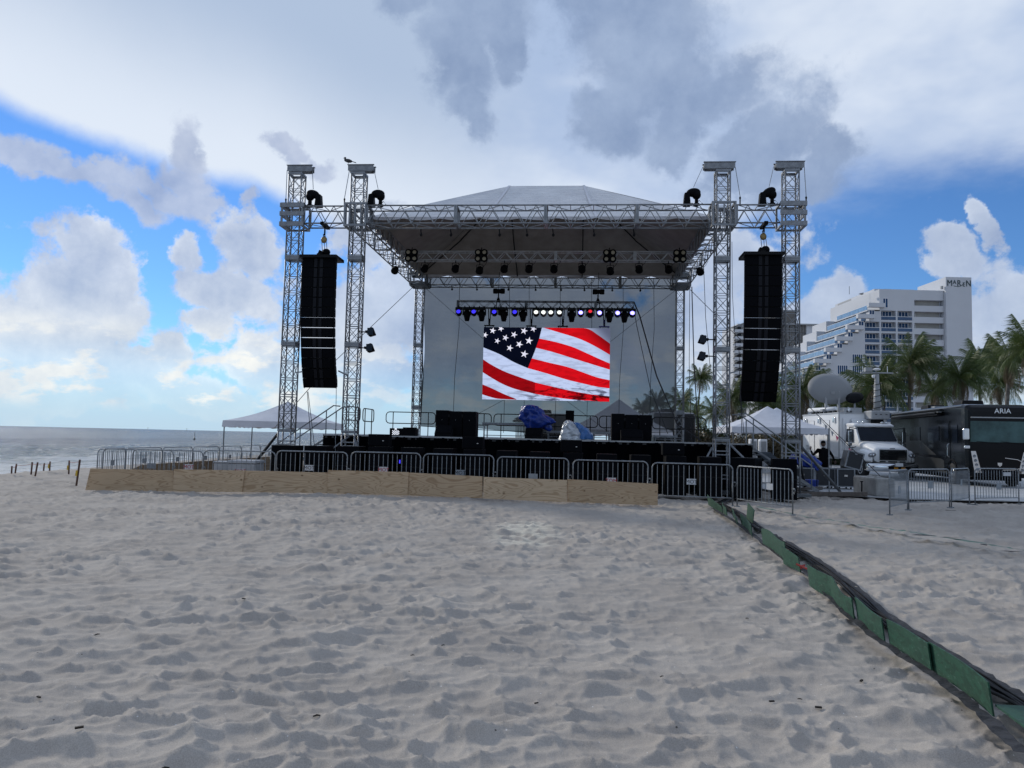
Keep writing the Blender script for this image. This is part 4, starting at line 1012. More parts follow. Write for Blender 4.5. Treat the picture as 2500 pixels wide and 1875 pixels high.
# ------------------------------------------------------------------ guy wires and hanging cables
def cable(pts, r, label, name='guy_wire', cat='cable', m=ROPE, group=None):
    o = MB().tube(pts, r, 4).build(name, m); tag(o, label, cat, group); return o
cable([st(-6.45, 10.5, 8.85), st(-9.2, 6.0, 4.3), st(-10.5, 4.2, 1.9)], .014, 'guy wire from the left rear tower slanting down towards the sea')
cable([st(-5.95, 10.3, 8.8), st(-3.0, 10.3, 6.3), st(5.2, 10.0, -.5+.9)], .012, 'guy wire crossing behind the screen from top left')
cable([st(5.95, 10.3, 8.7), st(2.8, 10.2, 6.1), st(-5.0, 10.0, .4+1.3)], .012, 'guy wire crossing behind the screen from top right')
cable([st(6.45, 10.4, 8.9), st(8.6, 7, 5.6), st(12.5, 3.5, .6)], .014, 'guy wire from the right rear tower down towards the tent')
c0 = sp(1548, 738, 7.9)
cable([st(c0[0], 7.9, c0[1]), st(c0[0]+.25, 7.9, c0[1]-.6), st(c0[0]+1.0, 7.9, c0[1]-3.2), st(c0[0]+1.9, 7.9, 2.4), st(c0[0]+2.9, 7.9, 1.75)], .035, 'thick black cable loom falling from the right end of the screen truss')
cable([st(c0[0]-.05, 7.95, c0[1]), st(c0[0]+.12, 7.9, c0[1]-1.0), st(c0[0]+.75, 7.9, c0[1]-3.8), st(c0[0]+1.5, 7.9, 2.0)], .018, 'thinner black cable beside the thick loom')
for i, (px0, y0, px1, y1, r, l) in enumerate(((1684, 700, 1688, 1080, .012, 'thin black cable left of the palm, dropping from the side truss'), (1689, 700, 1706, 1075, .022, 'thick black cable right of the rear tower'), (1718, 650, 1734, 900, .012, 'slack black cable from the side truss to the inner tower'), (1787, 590, 1796, 850, .010, 'thin grey wire right of the right inner tower'))):
    a = sp(px0, y0, 3.5); b = sp(px1, y1, 3.5); cable([st(a[0], 3.5, a[1]), st((a[0]+b[0])/2-.05, 3.5, (a[1]+b[1])/2), st(b[0], 3.5, b[1])], r, l, 'hanging_cable')
for i, (x0, y0, x1, y1, l) in enumerate(((750, 956, 760, 1090, 'yellow-grey control line below the left speaker column'), (752, 956, 768, 1092, 'second control line below the left speaker column'), (821, 950, 818, 1150, 'pale straight line at the right corner of the left column'), (1804, 850, 1812, 1080, 'black control line left of the right speaker column'), (1808, 965, 1818, 1080, 'black line under the left corner of the right column'))):
    a = sp(x0, y0, .2); b = sp(x1, y1, .2); cable([st(a[0], .2, a[1]), st(b[0], .2, b[1])], .012, l, 'hanging_cable', m=GALV if i == 2 else ROPE)
# straps that steady the bottoms of the speaker columns
for a, b, l in (((-8.2, 0, 3.75), (-7.75, .2, 3.85), 'strap from the outer left tower to the speaker column'), ((-6.75, .2, 3.85), (-6.4, 0, 3.7), 'strap from the left speaker column to the inner tower'), ((6.45, 0, 3.95), (7.0, .2, 4.15), 'strap from the right inner tower to the speaker column'), ((7.95, .2, 4.6), (8.25, 0, 4.25), 'strap from the right speaker column to the outer tower')):
    cable([st(*a), st(*b)], .03, l, 'strap', 'strap', GALV)
# braces and ballast beams
def strut(a, b, r, m, label, name='outrigger_brace'):
    o = MB().tube([a, b], r, 8).build(name, m); tag(o, label, 'brace', 'slanting braces at the feet of the towers'); return o
strut(st(-8.75, 0, 1.62), at(600, 1158, 24.4), .05, BLKM, 'black slanting brace from the far left tower down to the sand')
strut(st(-6.3, .2, 1.6), st(-7.3, -.1, .75), .03, ALU, 'light slanting brace left of the left inner tower')
strut(st(-6.0, -.1, 1.5), st(-5.2, -1.4, .2), .04, ALU, 'light slanting brace right of the left inner tower')
strut(st(5.9, 0, 1.5), st(5.55, -.4, .95), .035, ALU, 'short brace at the left of the right inner tower')
strut(st(6.45, 0, 1.65), st(7.0, -.6, 1.0), .035, ALU, 'light slanting brace above the angled speaker box')
strut(st(8.75, 0, 1.6), Vector((11.15, 26.45, .12)), .05, ALUD, 'long slanting brace from the far right tower to the ground beam')
strut(st(8.7, .2, 1.4), Vector((10.6, 28.1, .1)), .045, BLKM, 'dark slanting brace behind the long one at the far right tower')
T = thing('ground_beam', 'brown steel outrigger beam lying on the ground at the right tower', 'beam', (0, 0, 0), 0)
a = st(8.5, -.2, .10); b = Vector((11.75, 25.85, .08)); d = b-a
MB().box((a+b)/2, (d.length, .14, .14), Matrix.Rotation(math.atan2(d.y, d.x), 3, 'Z')).build('beam', STEELB, T)
MB().bar(b+Vector((-.12, .05, 0)), b+Vector((-.12, .05, .42)), .025).box(b+Vector((-.12, .05, .42)), (.08, .08, .03)).build('screw_jack', BLKM, T)
T = thing('ground_beam', 'shorter steel outrigger beam behind the long one', 'beam', (0, 0, 0), 0)
a = st(8.6, 1.2, .12); b = Vector((11.2, 28.2, .12)); d = b-a
MB().box((a+b)/2, (d.length, .12, .12), Matrix.Rotation(math.atan2(d.y, d.x), 3, 'Z')).build('beam', STEELB, T)
MB().bar(b+Vector((-.15, 0, -.05)), b+Vector((-.15, 0, .5)), .02).build('screw_jack', BLKM, T)

# ------------------------------------------------------------------ stairs with handrails
def stairs(side, label):
    T = thing('stage_stairs', label, 'stairs', st(side*7.32, 1.6, 0), -SA, 'stairs at the ends of the stage')
    L = 2.45; n = 8; y0, y1 = .0, 1.1
    tm = MB().box((0, (y0+y1)/2, 0), (.27, y1-y0, .035)).mesh('step', ALUD)
    for i in range(n): inst('step', tm, T, (side*(.14+i*L/n), 0, DZ-.2*(i+1)+.02))
    for y in (y0, y1): MB().prism([(0, y-.02, DZ-.02), (side*L, y-.02, .0), (side*L, y-.02, .14), (side*.06, y-.02, DZ)], (0, .04, 0)).build('stringer', ALU, T)
    for y in (y0-.03, y1+.03):
        h = MB().tube([(-side*.25, y, DZ+1.02), (0, y, DZ+1.04), (side*(L), y, .98), (side*(L+.1), y, .9)], .024, 7)
        for k in (.25, 1.2, 2.2): h.bar((side*k, y, DZ-(DZ/L)*k), (side*k, y, DZ+1.04-(DZ+.06)/L*k), .022)
        h.build('handrail', GALV, T)
stairs(-1, 'metal stairs with handrails at the left end of the stage'); stairs(1, 'metal stairs with handrails at the right end of the stage')
# the bird
T = thing('bird', 'dark pigeon-like bird perched on a tower head beam', 'bird', st(-6.56, -.2, TOP+.25), -SA)
MB().ell((0, 0, .10), (.15, .06, .065), 12, 8, Matrix.Rotation(R(12), 3, 'Y')).ell((-.115, 0, .2), (.04, .036, .038), 10, 7).tube([(-.10, 0, .12), (-.115, 0, .19)], [.045, .032], 8).build('body', mat('bird_plumage', (.05, .05, .055), .8, 0, .3, 30), T, True)
MB().prism([(.1, -.03, .08), (.28, -.03, .02), (.28, .03, .02), (.1, .03, .08)], (0, 0, .015)).build('tail', MATS['bird_plumage'], T)
MB().tube([(-.15, 0, .2), (-.19, 0, .195)], [.012, .002], 6).build('beak', BLK, T)
for y in (-.02, .02): MB().bar((0, y, .05), (0, y, 0), .006).build('leg', STEELB, T)

# ------------------------------------------------------------------ plywood, barricades and what stands on the sand
def plywood_mat(name, c0, c1, seed):
    m = bpy.data.materials.new(name); m.use_nodes = True; w = NT(m.node_tree)
    out = w.n('ShaderNodeOutputMaterial'); b = w.n('ShaderNodeBsdfPrincipled'); w.nt.links.new(b.outputs[0], out.inputs[0])
    g = w.n('ShaderNodeTexCoord').outputs['Object']; oi = w.n('ShaderNodeObjectInfo')
    off = w.vm('ADD', w.vm('MULTIPLY', g, (.42, 1, 2.3)), w.vm('SCALE', (17.0, 5.0, 9.0), oi.outputs['Random']))
    n = w.noise(off, 1.1, 2, .45, dist=.8)
    ring = w.m('SINE', w.m('MULTIPLY', n, 115.0)); fine = w.noise(w.vm('MULTIPLY', g, (2, 1, 60)), 3, 3, .6)
    c = w.mix(w.m('MULTIPLY', w.mr(ring, .25, 1.0), .85), c0, c1); c = w.mix(w.m('MULTIPLY', w.mr(fine, .35, .7), .25), c, c1)
    vo = w.n('ShaderNodeTexVoronoi'); w.put(vo.inputs['Vector'], w.vm('ADD', w.vm('MULTIPLY', g, (1, 1, 1.5)), w.vm('SCALE', (3.1, 7.7, 1.3), oi.outputs['Random']))); vo.inputs['Scale'].default_value = 2.2
    c = w.mix(w.mr(vo.outputs['Distance'], .085, .045), c, (.055, .03, .015, 1)); c = w.mix(w.mr(vo.outputs['Distance'], .13, .08, 0, .45), c, c1)
    tone = w.noise(w.vm('ADD', g, (seed, 0, 0)), .9, 3); c = w.mix(w.m('MULTIPLY', w.mr(tone, .35, .65), .3), c, w.mix(1, c, (.72, .72, .74, 1), 'MULTIPLY'))
    c = w.mix(w.m('MULTIPLY', oi.outputs['Random'], .8), c, w.mix(1, c, (.76, .72, .68, 1), 'MULTIPLY'))
    w.put(b.inputs['Base Color'], c); b.inputs['Roughness'].default_value = .75; b.inputs['Specular IOR Level'].default_value = .2; return m
PLY = plywood_mat('plywood', (.66, .505, .34, 1), (.44, .305, .185, 1), 1.0)
PLYD = plywood_mat('dark_plywood', (.25, .18, .11, 1), (.15, .10, .06, 1), 4.0)  # same plywood grain in a darker pair of browns
pb = [(208, 1193), (424, 1197), (585, 1199), (800, 1200), (989, 1203), (1180, 1211), (1385, 1222), (1607, 1231)]
L0 = Vector((-11.85, 21.75, 0)); L1 = Vector((3.98, 20.95, 0))
def on_line(px):
    d = ray(px, 1200); # intersect vertical plane through L0,L1
    n = Vector((-(L1-L0).y, (L1-L0).x, 0)); o = Vector((0, 0, CAM_H)); k = (L0-o).dot(n)/d.dot(n); p = o+d*k; return Vector((p.x, p.y, 0))
pn_l = ['leftmost plywood board of the low front barrier, with a slanting left end', 'second plywood board from the left, with swirling grain', 'third plywood board from the left, in front of the white MOT card', 'fourth plywood board, standing a little higher than its left neighbour',
        'fifth plywood board, below stage centre-left', 'sixth plywood board, below stage centre', 'rightmost plywood board, ending at a square cut before the bare barricade']
for i in range(7):
    a = on_line(pb[i][0]); b = on_line(pb[i+1][0]+(8 if i in (1, 3) else 0)); d = b-a; L = d.length; off = .05*(i % 2)
    z = G(a.x, a.y)-.04; T = thing('plywood_board', pn_l[i], 'board', (a.x, a.y-off, z), math.atan2(d.y, d.x), 'plywood boards of the low barrier')
    z2 = G(b.x, b.y)-.04-z; h = .60+(.03 if i == 3 else 0)
    sh0 = .12 if i == 0 else 0.0; sh = [.12, .0, .08, 0, 0, 0, 0, 0]
    h1_, h2_ = [(0, -.03), (.01, -.01), (-.01, -.04), (.0, .0), (.02, -.01), (-.02, -.01), (.01, -.03)][i]; L -= .012
    pts = [(0, 0, 0), (L, 0, z2), (L+([-.03, .06, 0, .01, -.02, 0, 0][i]), -.02, z2+h+h2_), (sh0, -.02, h+h1_)]
    mb = MB(); nseg = 1; mb.prism(pts, (0, .018, 0)); mb.build('board', PLY, T)
    if i in (0, 2, 4, 6):
        MB().bar((.3, .06, 0), (.3, .06, h*.8), .02, 4).build('stake', WOODS, T)
bar_m = MB().bar((0, 0, .20), (0, 0, 1.03), .0095, 5).mesh('bar', GALV)
foot_m = MB().box((0, 0, .02), (.06, .14, .03)).mesh('foot', GALV)
def frame_mesh(L):
    r = .018; k = .14; h = 1.08; pts = [(0, 0, .02), (0, 0, h-k)]
    for a in range(15, 91, 25): pts.append((k-k*math.cos(R(a)), 0, h-k+k*math.sin(R(a))))
    pts += [(k, 0, h), (L-k, 0, h)]
    for a in range(15, 91, 25): pts.append((L-k+k*math.sin(R(a)), 0, h-k+k*math.cos(R(a))))
    pts += [(L, 0, h-k), (L, 0, .02)]
    m = MB().tube(pts, r, 7); m.bar((0, 0, .20), (L, 0, .20), .014, 6)
    m.box((L+.04, 0, .62), (.08, .012, .03)); m.tube([(L+.05, 0, .64), (L+.09, 0, .60), (L+.06, 0, .50), (L+.02, 0, .55)], .008, 4)
    return m.mesh('frame', GALV, True)
PLW = mat('placard_white', (.50, .52, .55), .5, 0, .1, 6); PLD = mat('placard_grey', (.22, .25, .28), .5, 0, .15, 6)
TXR = mat('text_red', (.35, .02, .03), .6, 0, 0); TXK = mat('text_black', (.015, .015, .02), .6, 0, 0)
def barricade(a, b, label, placard=None, group='steel crowd barricades', nb=None, zz=None, tilt=0):
    a = Vector(a); b = Vector(b); d = b-a; L = d.length; T = thing('barricade', label, 'barricade', (a.x, a.y, (G(a.x, a.y) if zz is None else zz)), math.atan2(d.y, d.x), group)
    if tilt: T.rotation_euler = (0, tilt, math.atan2(d.y, d.x))
    inst('frame', frame_mesh(round(L, 3)), T); n = nb or 14
    for i in range(1, n+1): inst('bar', bar_m, T, (L*i/(n+1), 0, 0))
    for x in (.0, L): inst('foot', foot_m, T, (x, 0, -.01))
    if placard:
        x, z, w, h, m, tx, tm, mir = placard
        p = MB().box((x, -.02, z), (w, .006, h)).build('placard', m, T)
        if tx: text('lettering', tx, h*.92, tm, p, TM(x, -.026, z-.005, mir))
    return T
def P(x, z, m=PLW, tx='MOT', tm=TXK, mir=False, w=.25, h=.155): return (x, z, w, h, m, tx, tm, mir)
F0 = Vector((-11.6, 22.75, 0)); F1 = Vector((5.95, 21.2, 0))
def fl(px, dy=0):
    d = ray(px, 1150); n = Vector((-(F1-F0).y, (F1-F0).x, 0)); k = (F0-Vector((0, 0, CAM_H))).dot(n)/d.dot(n); p = Vector((0, 0, CAM_H))+d*k; return Vector((p.x, p.y+dy, 0))
barricade(fl(243, .15), fl(416, .15), 'front-row barricade at the far left corner, overlapped by its neighbour', P(1.5, .62, PLD, None))
barricade(fl(322), fl(494), 'second front-row barricade from the left, with a faint red MOT card', P(1.72, .62, PLW, 'MOT', TXR))
barricade(fl(496), fl(671), 'front-row barricade before the white bin', None)
barricade(fl(674), fl(847), 'front-row barricade holding a white card with black MOT', P(.97, .62))
barricade(fl(856), fl(1026), 'front-row barricade with a red MOT card, right of the left inner tower', P(.95, .60, PLW, 'MOT', TXR))
barricade(fl(1033), fl(1205), 'front-row barricade with a blue-grey MOT card, left of centre', P(1.05, .58, PLD, 'MOT', TXK))
barricade(fl(1214), fl(1388), 'front-row barricade with a blank grey card, at stage centre', P(1.0, .56, PLD, None))
barricade(fl(1399), fl(1582), 'front-row barricade whose MOT card hangs mirrored', P(1.05, .54, PLW, 'MOT', TXR, True))
barricade(fl(1592), fl(1780, -.35), 'front-row barricade standing clear of the plywood, black MOT card', P(1.05, .60, PLW, 'MOT', TXK))
barricade((6.02, 20.75, 0), (6.72, 18.62, 0), 'barricade angled towards the camera right of the green boards', P(1.4, .62, PLW, None))
xs_ = [(-11.75, 22.3), (-11.95, 24.35), (-11.75, 26.45), (-11.6, 28.6), (-11.45, 30.8), (-11.35, 33.0), (-11.25, 35.2), (-11.1, 37.4)]
wl = ['first barricade of the seaward row, at the near corner', 'second barricade of the seaward row, counted from the near corner', 'third barricade of the seaward row, counted from the near corner', 'fourth barricade of the seaward row, counted from the near corner',
      'fifth barricade of the seaward row, left of the tent pole', 'sixth barricade of the seaward row, between the tent poles', 'farthest barricade of the seaward row, under the tent']
for i in range(7):
    a = Vector((xs_[i][0], xs_[i][1], 0)); b = Vector((xs_[i+1][0], xs_[i+1][1]-.06, 0)); barricade(a, b, wl[i], P(1.0, .66, PLD, None), 'barricades in the seaward row')
for i in range(6):
    a = Vector((xs_[i][0]+.30, xs_[i][1]+.7, 0)); b = Vector((xs_[i+1][0]+.32, xs_[i+1][1]+.72, 0)); d = b-a; z = -.05
    T = thing('plywood_board', ['nearest dark plywood board inside the seaward row, sloping down', 'second dark plywood board inside the seaward row', 'third dark plywood board inside the seaward row', 'fourth dark plywood board inside the seaward row', 'fifth dark plywood board inside the seaward row', 'farthest dark plywood board inside the seaward row'][i], 'board', (a.x, a.y, z), math.atan2(d.y, d.x), 'dark plywood boards of the seaward barrier')
    MB().prism([(0, 0, 0), (d.length, 0, 0), (d.length-.05, .1, .62), (.05, .1, .34 if i == 0 else .6)], (0, .02, 0)).build('board', PLYD, T)
# right-hand group
barricade((9.35, 19.3, 0), (10.58, 20.85, 0), 'nearest barricade of the right group, turned towards the camera', P(.95, .58, PLD, None, w=.2, h=.2), 'barricades before the motorhome', 14)
barricade((10.66, 20.95, 0), (12.33, 21.98, 0), 'second barricade of the right group, with a small grey card', P(1.0, .66, PLD, None, w=.22, h=.2), 'barricades before the motorhome', 14)
barricade((12.42, 22.05, 0), (13.75, 23.45, 0), 'third barricade of the right group, in front of the motorhome wheel', P(1.0, .68, PLD, None, w=.2, h=.18), 'barricades before the motorhome', 14)
barricade((13.86, 23.35, 0), (15.62, 24.05, 0), 'rightmost barricade, below the motorhome front, with a small plate on top', P(1.0, .55, PLD, None, w=.22, h=.2), 'barricades before the motorhome', 15)
T = thing('name_plate', 'small pale plate tied to the top of the rightmost barricade', 'plate', (15.1, 23.78, .92), .38); MB().box((0, 0, 0), (.32, .02, .11)).build('plate', PLW, T)
# white cooler bin
BINW = mat('off_white_plastic', (.34, .35, .37), .5, 0, .1, 3)
T = thing('storage_bin', 'white lidded bin marked MOT in red, behind the front barricades', 'bin', (-8.05, 23.9, .0), -.05)
MB().box((0, 0, .36), (.80, .8, .74), taper=1.03).build('bin_body', BINW, T, bevel=.04); MB().box((0, 0, .78), (.88, .88, .09), taper=.94).build('bin_lid', BINW, T, bevel=.02)
pc = MB().box((0, -.425, .5), (.28, .01, .16)).build('placard', PLW, T); text('lettering', 'MOT', .16, TXR, pc, TM(0, -.433, .5))
T = thing('storage_bin', 'second white bin, partly hidden left of the one marked MOT', 'bin', (-8.85, 24.5, .0), .1)
MB().box((0, 0, .36), (.65, .6, .70), taper=1.02).build('bin_body', BINW, T, bevel=.04); MB().box((0, 0, .73), (.7, .66, .05)).build('bin_lid', BINW, T, bevel=.02)
# gear on the sand between the speaker boxes
p = at(967, 1150, 24.0); T = thing('gear_trolley', 'low grey trolley with cables seen through the barricade, right of the red MOT card', 'trolley', (p.x, p.y, .0), -SA)
MB().box((0, 0, .32), (.42, .4, .16), taper=.8).box((0, 0, .14), (.46, .4, .03)).build('tray', mat('trolley_grey', (.30, .31, .31), .5, .2, .2, 9), T); MB().bar((-.2, 0, 0), (-.2, 0, .25), .015).bar((.2, 0, 0), (.2, 0, .25), .015).bar((-.2, -.1, .04), (.2, -.1, .04), .015).build('frame', GALV, T)
p = at(1046, 1150, 24.0); T = thing('gear_trolley', 'smaller grey trolley seen through the next barricade to the right', 'trolley', (p.x, p.y, .0), -SA)
MB().box((0, 0, .18), (.3, .3, .04)).box((0, 0, .05), (.3, .3, .03)).build('tray', MATS['trolley_grey'], T); MB().bar((-.13, 0, 0), (-.13, 0, .18), .012).bar((.13, 0, 0), (.13, 0, .18), .012).build('frame', GALV, T)
for px, lb in ((978, 'small blue lamp glowing behind the barricade with the red MOT card'), (1022, 'second small blue lamp glowing behind the barricades')):
    p = at(px, 1127, 24.6); T = thing('small_lamp', lb, 'lamp', p, -SA, 'small blue lamps under the stage front'); MB().box((0, 0, 0), (.09, .08, .13)).build('housing', BLKM, T); MB().box((0, -.045, 0), (.07, .01, .11)).build('lens', LB, T)
# concrete block
T = thing('concrete_block', 'large pale concrete ballast block left of the right-hand barricades', 'block', (12.1, 25.9, 0), R(-2))
MB().box((.32, .95, .31), (.64, 1.9, .62)).build('block', CONC, T, bevel=.06)
MB().lathe([(.12, 0), (.10, .05), (.03, .07)], (.25, .45, .60), 10).lathe([(.12, 0), (.10, .05), (.03, .07)], (.35, 1.3, .60), 10).build('lifting_boss', CONC, T)

# ------------------------------------------------------------------ green boards, cables and the strip in the sand
def osb():
    m = bpy.data.materials.new('green_strand_board'); m.use_nodes = True; w = NT(m.node_tree)
    out = w.n('ShaderNodeOutputMaterial'); b = w.n('ShaderNodeBsdfPrincipled'); w.nt.links.new(b.outputs[0], out.inputs[0])
    g = w.n('ShaderNodeTexCoord').outputs['Object']; oi = w.n('ShaderNodeObjectInfo')
    vo = w.n('ShaderNodeTexVoronoi'); w.put(vo.inputs['Vector'], w.vm('ADD', w.vm('MULTIPLY', g, (14, 14, 32)), w.vm('SCALE', w.noise(g, 9, 2, out=1), 3.0))); vo.inputs['Scale'].default_value = 1.0
    sep = w.n('ShaderNodeSeparateColor'); w.put(sep.inputs[0], vo.outputs['Color'])
    n = w.noise(g, 3, 4, .6)
    c = w.mix(sep.outputs[0], (.008, .046, .026, 1), (.017, .088, .050, 1)); sc = w.noise(w.vm('MULTIPLY', g, (3, 3, 9)), 6, 6, .75)
    c = w.mix(w.m('MULTIPLY', w.mr(sc, .56, .7), .55), c, (.16, .27, .22, 1)); c = w.mix(w.m('MULTIPLY', oi.outputs['Random'], .35), c, (.02, .075, .05, 1))
    w.put(b.inputs['Base Color'], c); b.inputs['Roughness'].default_value = .7
    bp = w.n('ShaderNodeBump'); bp.inputs['Strength'].default_value = .5; bp.inputs['Distance'].default_value = .006; w.put(bp.inputs['Height'], sep.outputs[0]); w.nt.links.new(bp.outputs[0], b.inputs['Normal']); return m
OSB = osb()
gz = lambda u, v: gr(1600+u*.41, 1160+v*.41, .02)
gp = [((1650, 1130), (2005, 1390), .27, .26, 'nearest green board, pale and scratched'), ((1378, 978), (1662, 1140), .27, .27, 'second nearest green board, flat dark green'), ((1188, 838), (1386, 975), .28, .27, 'third nearest green board, with a pale scuff'),
      ((1048, 710), (1190, 840), .30, .27, 'fourth nearest green board, with a wavy top'), ((928, 632), (1043, 712), .30, .30, 'green board standing alone beside the bend in the cables'), ((775, 508), (850, 556), .30, .24, 'green board with red tape at its foot'),
      ((643, 398), (775, 508), .32, .36, 'long green board before the gap that shows the cables'), ((506, 280), (582, 356), .28, .28, 'short green board with another peeking up behind it'), ((455, 235), (500, 285), .24, .20, 'small green board in the middle distance'),
      ((400, 205), (432, 235), .28, .25, 'tiny green board near the barricade'), ((318, 165), (397, 212), .32, .20, 'farthest green board, at the foot of the barricade')]
for i, (a, b, h0, h1, lb) in enumerate(gp):
    a = gz(*a); b = gz(*b); d = b-a; d.z = 0; L = d.length; T = thing('green_board', lb, 'board', (a.x, a.y, -.03), math.atan2(d.y, d.x), 'green boards along the cable run')
    mb = MB(); n = 10; pts = []
    for k in range(n+1):
        u = k/n; wv = (.03*math.sin(u*math.pi*2) if i in (3, 6) else 0); pts.append((L*u, .03*math.sin(u*3+i), h0+(h1-h0)*u+.03+wv))
    vs = []
    for x, y, z in pts: z -= .075; vs += [(x, y, 0), (x, y-.03, z), (x, y+.012, 0), (x, y-.018, z)]
    fs = []
    for k in range(n):
        o = 4*k; fs += [(o, o+4, o+5, o+1), (o+6, o+2, o+3, o+7), (o+1, o+5, o+7, o+3)]
    fs += [(0, 1, 3, 2), (4*n, 4*n+2, 4*n+3, 4*n+1)]
    mb.add(vs, fs); mb.build('board', OSB, T)
a = gz(525, 262); b = gz(562, 290); d = b-a; T = thing('green_board', 'green board standing behind its shorter neighbour, farther back', 'board', (a.x+.15, a.y+.3, 0), math.atan2(d.y, d.x), 'green boards along the cable run'); MB().prism([(0, 0, 0), (d.length, 0, 0), (d.length, .03, .28), (0, .03, .36)], (0, .014, 0)).build('board', OSB, T)
# board lying flat at the bottom right
T = thing('green_board', 'green board lying flat on the sand in the bottom right corner', 'board', (0, 0, .035), 0, 'green boards along the cable run')
q = [gr(2430, 1738, .0), gr(2500, 1742, .0), gr(2640, 1860, .0), gr(2500, 1792, .0)]; MB().prism([(p.x, p.y, .0) for p in q][::-1], (0, 0, .014)).build('board', OSB, T)
# cable run
run_px = [(1795, 1205, 0), (1745, 1228, 0), (1790, 1250, 0), (1840, 1290, 0), (1880, 1312, 0), (1960, 1362, 0), (2000, 1392, 0), (2045, 1425, 0), (2110, 1490, 0), (2190, 1545, 0), (2300, 1615, 0), (2420, 1690, 0), (2500, 1740, 0), (2640, 1840, 0), (2900, 2010, 0)]
rp = [gr(x, y, .0) for x, y, _ in run_px]
for k in range(6):
    pts = [];
    for i in range(len(rp)-1):
        for u in (0, .25, .5, .75):
            p = rp[i].lerp(rp[i+1], u); q = len(pts); off = Vector((.015+.022*k+.015*math.sin(q*.7+k), .02*math.sin(q*.5+k*2), .0+.008*((k*3) % 4)/2+.006*math.sin(q+k*1.7))); pts.append(p+off)
    o = MB().tube(pts, .010 if k % 3 else .014, 6).build('power_cable', BLKM if k % 2 else RUB, None, True); tag(o, 'black power cable running behind the green boards towards the stage', 'cable', 'bundle of black cables behind the green boards')
def ground_strip(pts, w, z, m, name, label, cat, ragged=.05, seed=0):
    rnd = random.Random(seed); mb = MB(); vs = []; n = 0; fs = []
    for i in range(len(pts)-1):
        for j in range(8):
            p = pts[i].lerp(pts[i+1], j/8); d = (pts[i+1]-pts[i]).normalized(); nn = Vector((-d.y, d.x, 0)); a = w/2+rnd.uniform(-ragged, ragged); b = w/2+rnd.uniform(-ragged, ragged)
            for q in (p+nn*a, p-nn*b): vs.append((q.x, q.y, z+rnd.uniform(-.008, .012)))
    n = len(vs)//2; mb.add(vs, [(2*i, 2*i+1, 2*i+3, 2*i+2) for i in range(n-1)]); o = mb.build(name, m); tag(o, label, cat); return o
SILT = mat('black_ground_fabric', (.03, .031, .036), .85, 0, .5, 12, .6, 30)
lf = [p+Vector((-.03, 0, 0)) for p in [gr(x, y) for x, y in ((1740, 1240), (1800, 1275), (1860, 1320), (1930, 1372), (1975, 1395), (2030, 1455), (2080, 1502), (2160, 1568), (2270, 1635), (2360, 1700), (2440, 1770), (2520, 1850))]]
ground_strip(lf, .09, .0, SILT, 'ground_fabric', 'black ground fabric half buried along the green boards', 'fabric', .012, 3)
ground_strip([p+Vector((.14, 0, 0)) for p in rp], .20, -.012, SILT, 'ground_fabric', 'black ground fabric under the cable bundle', 'fabric', .012, 4)
gl = [gr(x, y) for x, y in ((1850, 1238), (1975, 1265), (2040, 1272), (2130, 1288), (2210, 1298), (2290, 1312), (2400, 1328), (2500, 1345), (2700, 1372))]
ground_strip(gl, .09, .012, mat('faded_green_fabric', (.12, .20, .16), .85, 0, .3, 9), 'ground_fabric', 'thin faded green strip snaking over the sand at the right', 'fabric', .05, 5)
for x, y, l, w_, lb in ((2255, 1308, .5, .12, 'wide scrap of black fabric on the green strip'), (2325, 1314, .55, .05, 'thin scrap of black fabric right of the wide one'), (2405, 1331, .14, .09, 'small round black scrap on the green strip'), (2480, 1348, .55, .06, 'long black scrap at the right edge'), (1985, 1266, .5, .07, 'black scrap beside the angled barricade'), (2070, 1276, .3, .05, 'small black scrap along the green strip, mid-way'), (2260, 1234, .3, .03, 'black scrap beneath the second right barricade'), (2320, 1247, .35, .035, 'black scrap below the third right barricade')):
    p = gr(x, y, .03); o = MB(); rnd = random.Random(x); pts = []
    for k in range(9): a = 2*math.pi*k/9; pts.append((p.x+l/2*math.cos(a)*rnd.uniform(.7, 1.1), p.y+w_*math.sin(a)*rnd.uniform(.6, 1.2), .035+.015*rnd.random()))
    o.add(pts, [tuple(range(9))]); tag(o.build('fabric_scrap', SILT), lb, 'fabric scrap', 'black scraps along the green strip')
# red tape and litter
p = gr(1955, 1388, .03); T = thing('tape_knot', 'crumpled knot of red tape beside the cables', 'tape', p, 0)
MB().tube([(0, 0, 0), (.06, .03, .04), (.02, .08, .02), (-.04, .04, .05), (.05, -.04, .01), (.1, -.1, .0)], .014, 5).build('tape', REDT, T)
rnd = random.Random(5)
twig = [MB().tube([(0, 0, 0), (.03, .004, .006), (.055, -.004, .004)], [.006, .008, .004], 5).mesh('twig', mat('dark_bark', (.02, .016, .013), .9, 0, .2, 20)), MB().box((0, 0, .006), (.05, .018, .012)).mesh('twig', MATS['dark_bark'])]
for i, (x, y) in enumerate(((765, 1724), (193, 1782), (390, 1858), (96, 1678), (232, 1529), (609, 1654), (1003, 1574), (1884, 1691), (1947, 1673), (1998, 1694), (1612, 1640), (1310, 1692), (1078, 1556), (595, 1460), (1820, 1490), (2103, 1640))):
    p = gr(x, y); z = float(ripples(np.array([p.x]), np.array([p.y]))[0])-.035; o = inst('twig', twig[i % 2], None, (p.x, p.y, z+.012), (0, 0, rnd.uniform(-.6, .9)), (rnd.uniform(.5, .9),)*3); tag(o, 'small dark twig lying on the rippled sand', 'twig', 'twigs scattered on the sand')
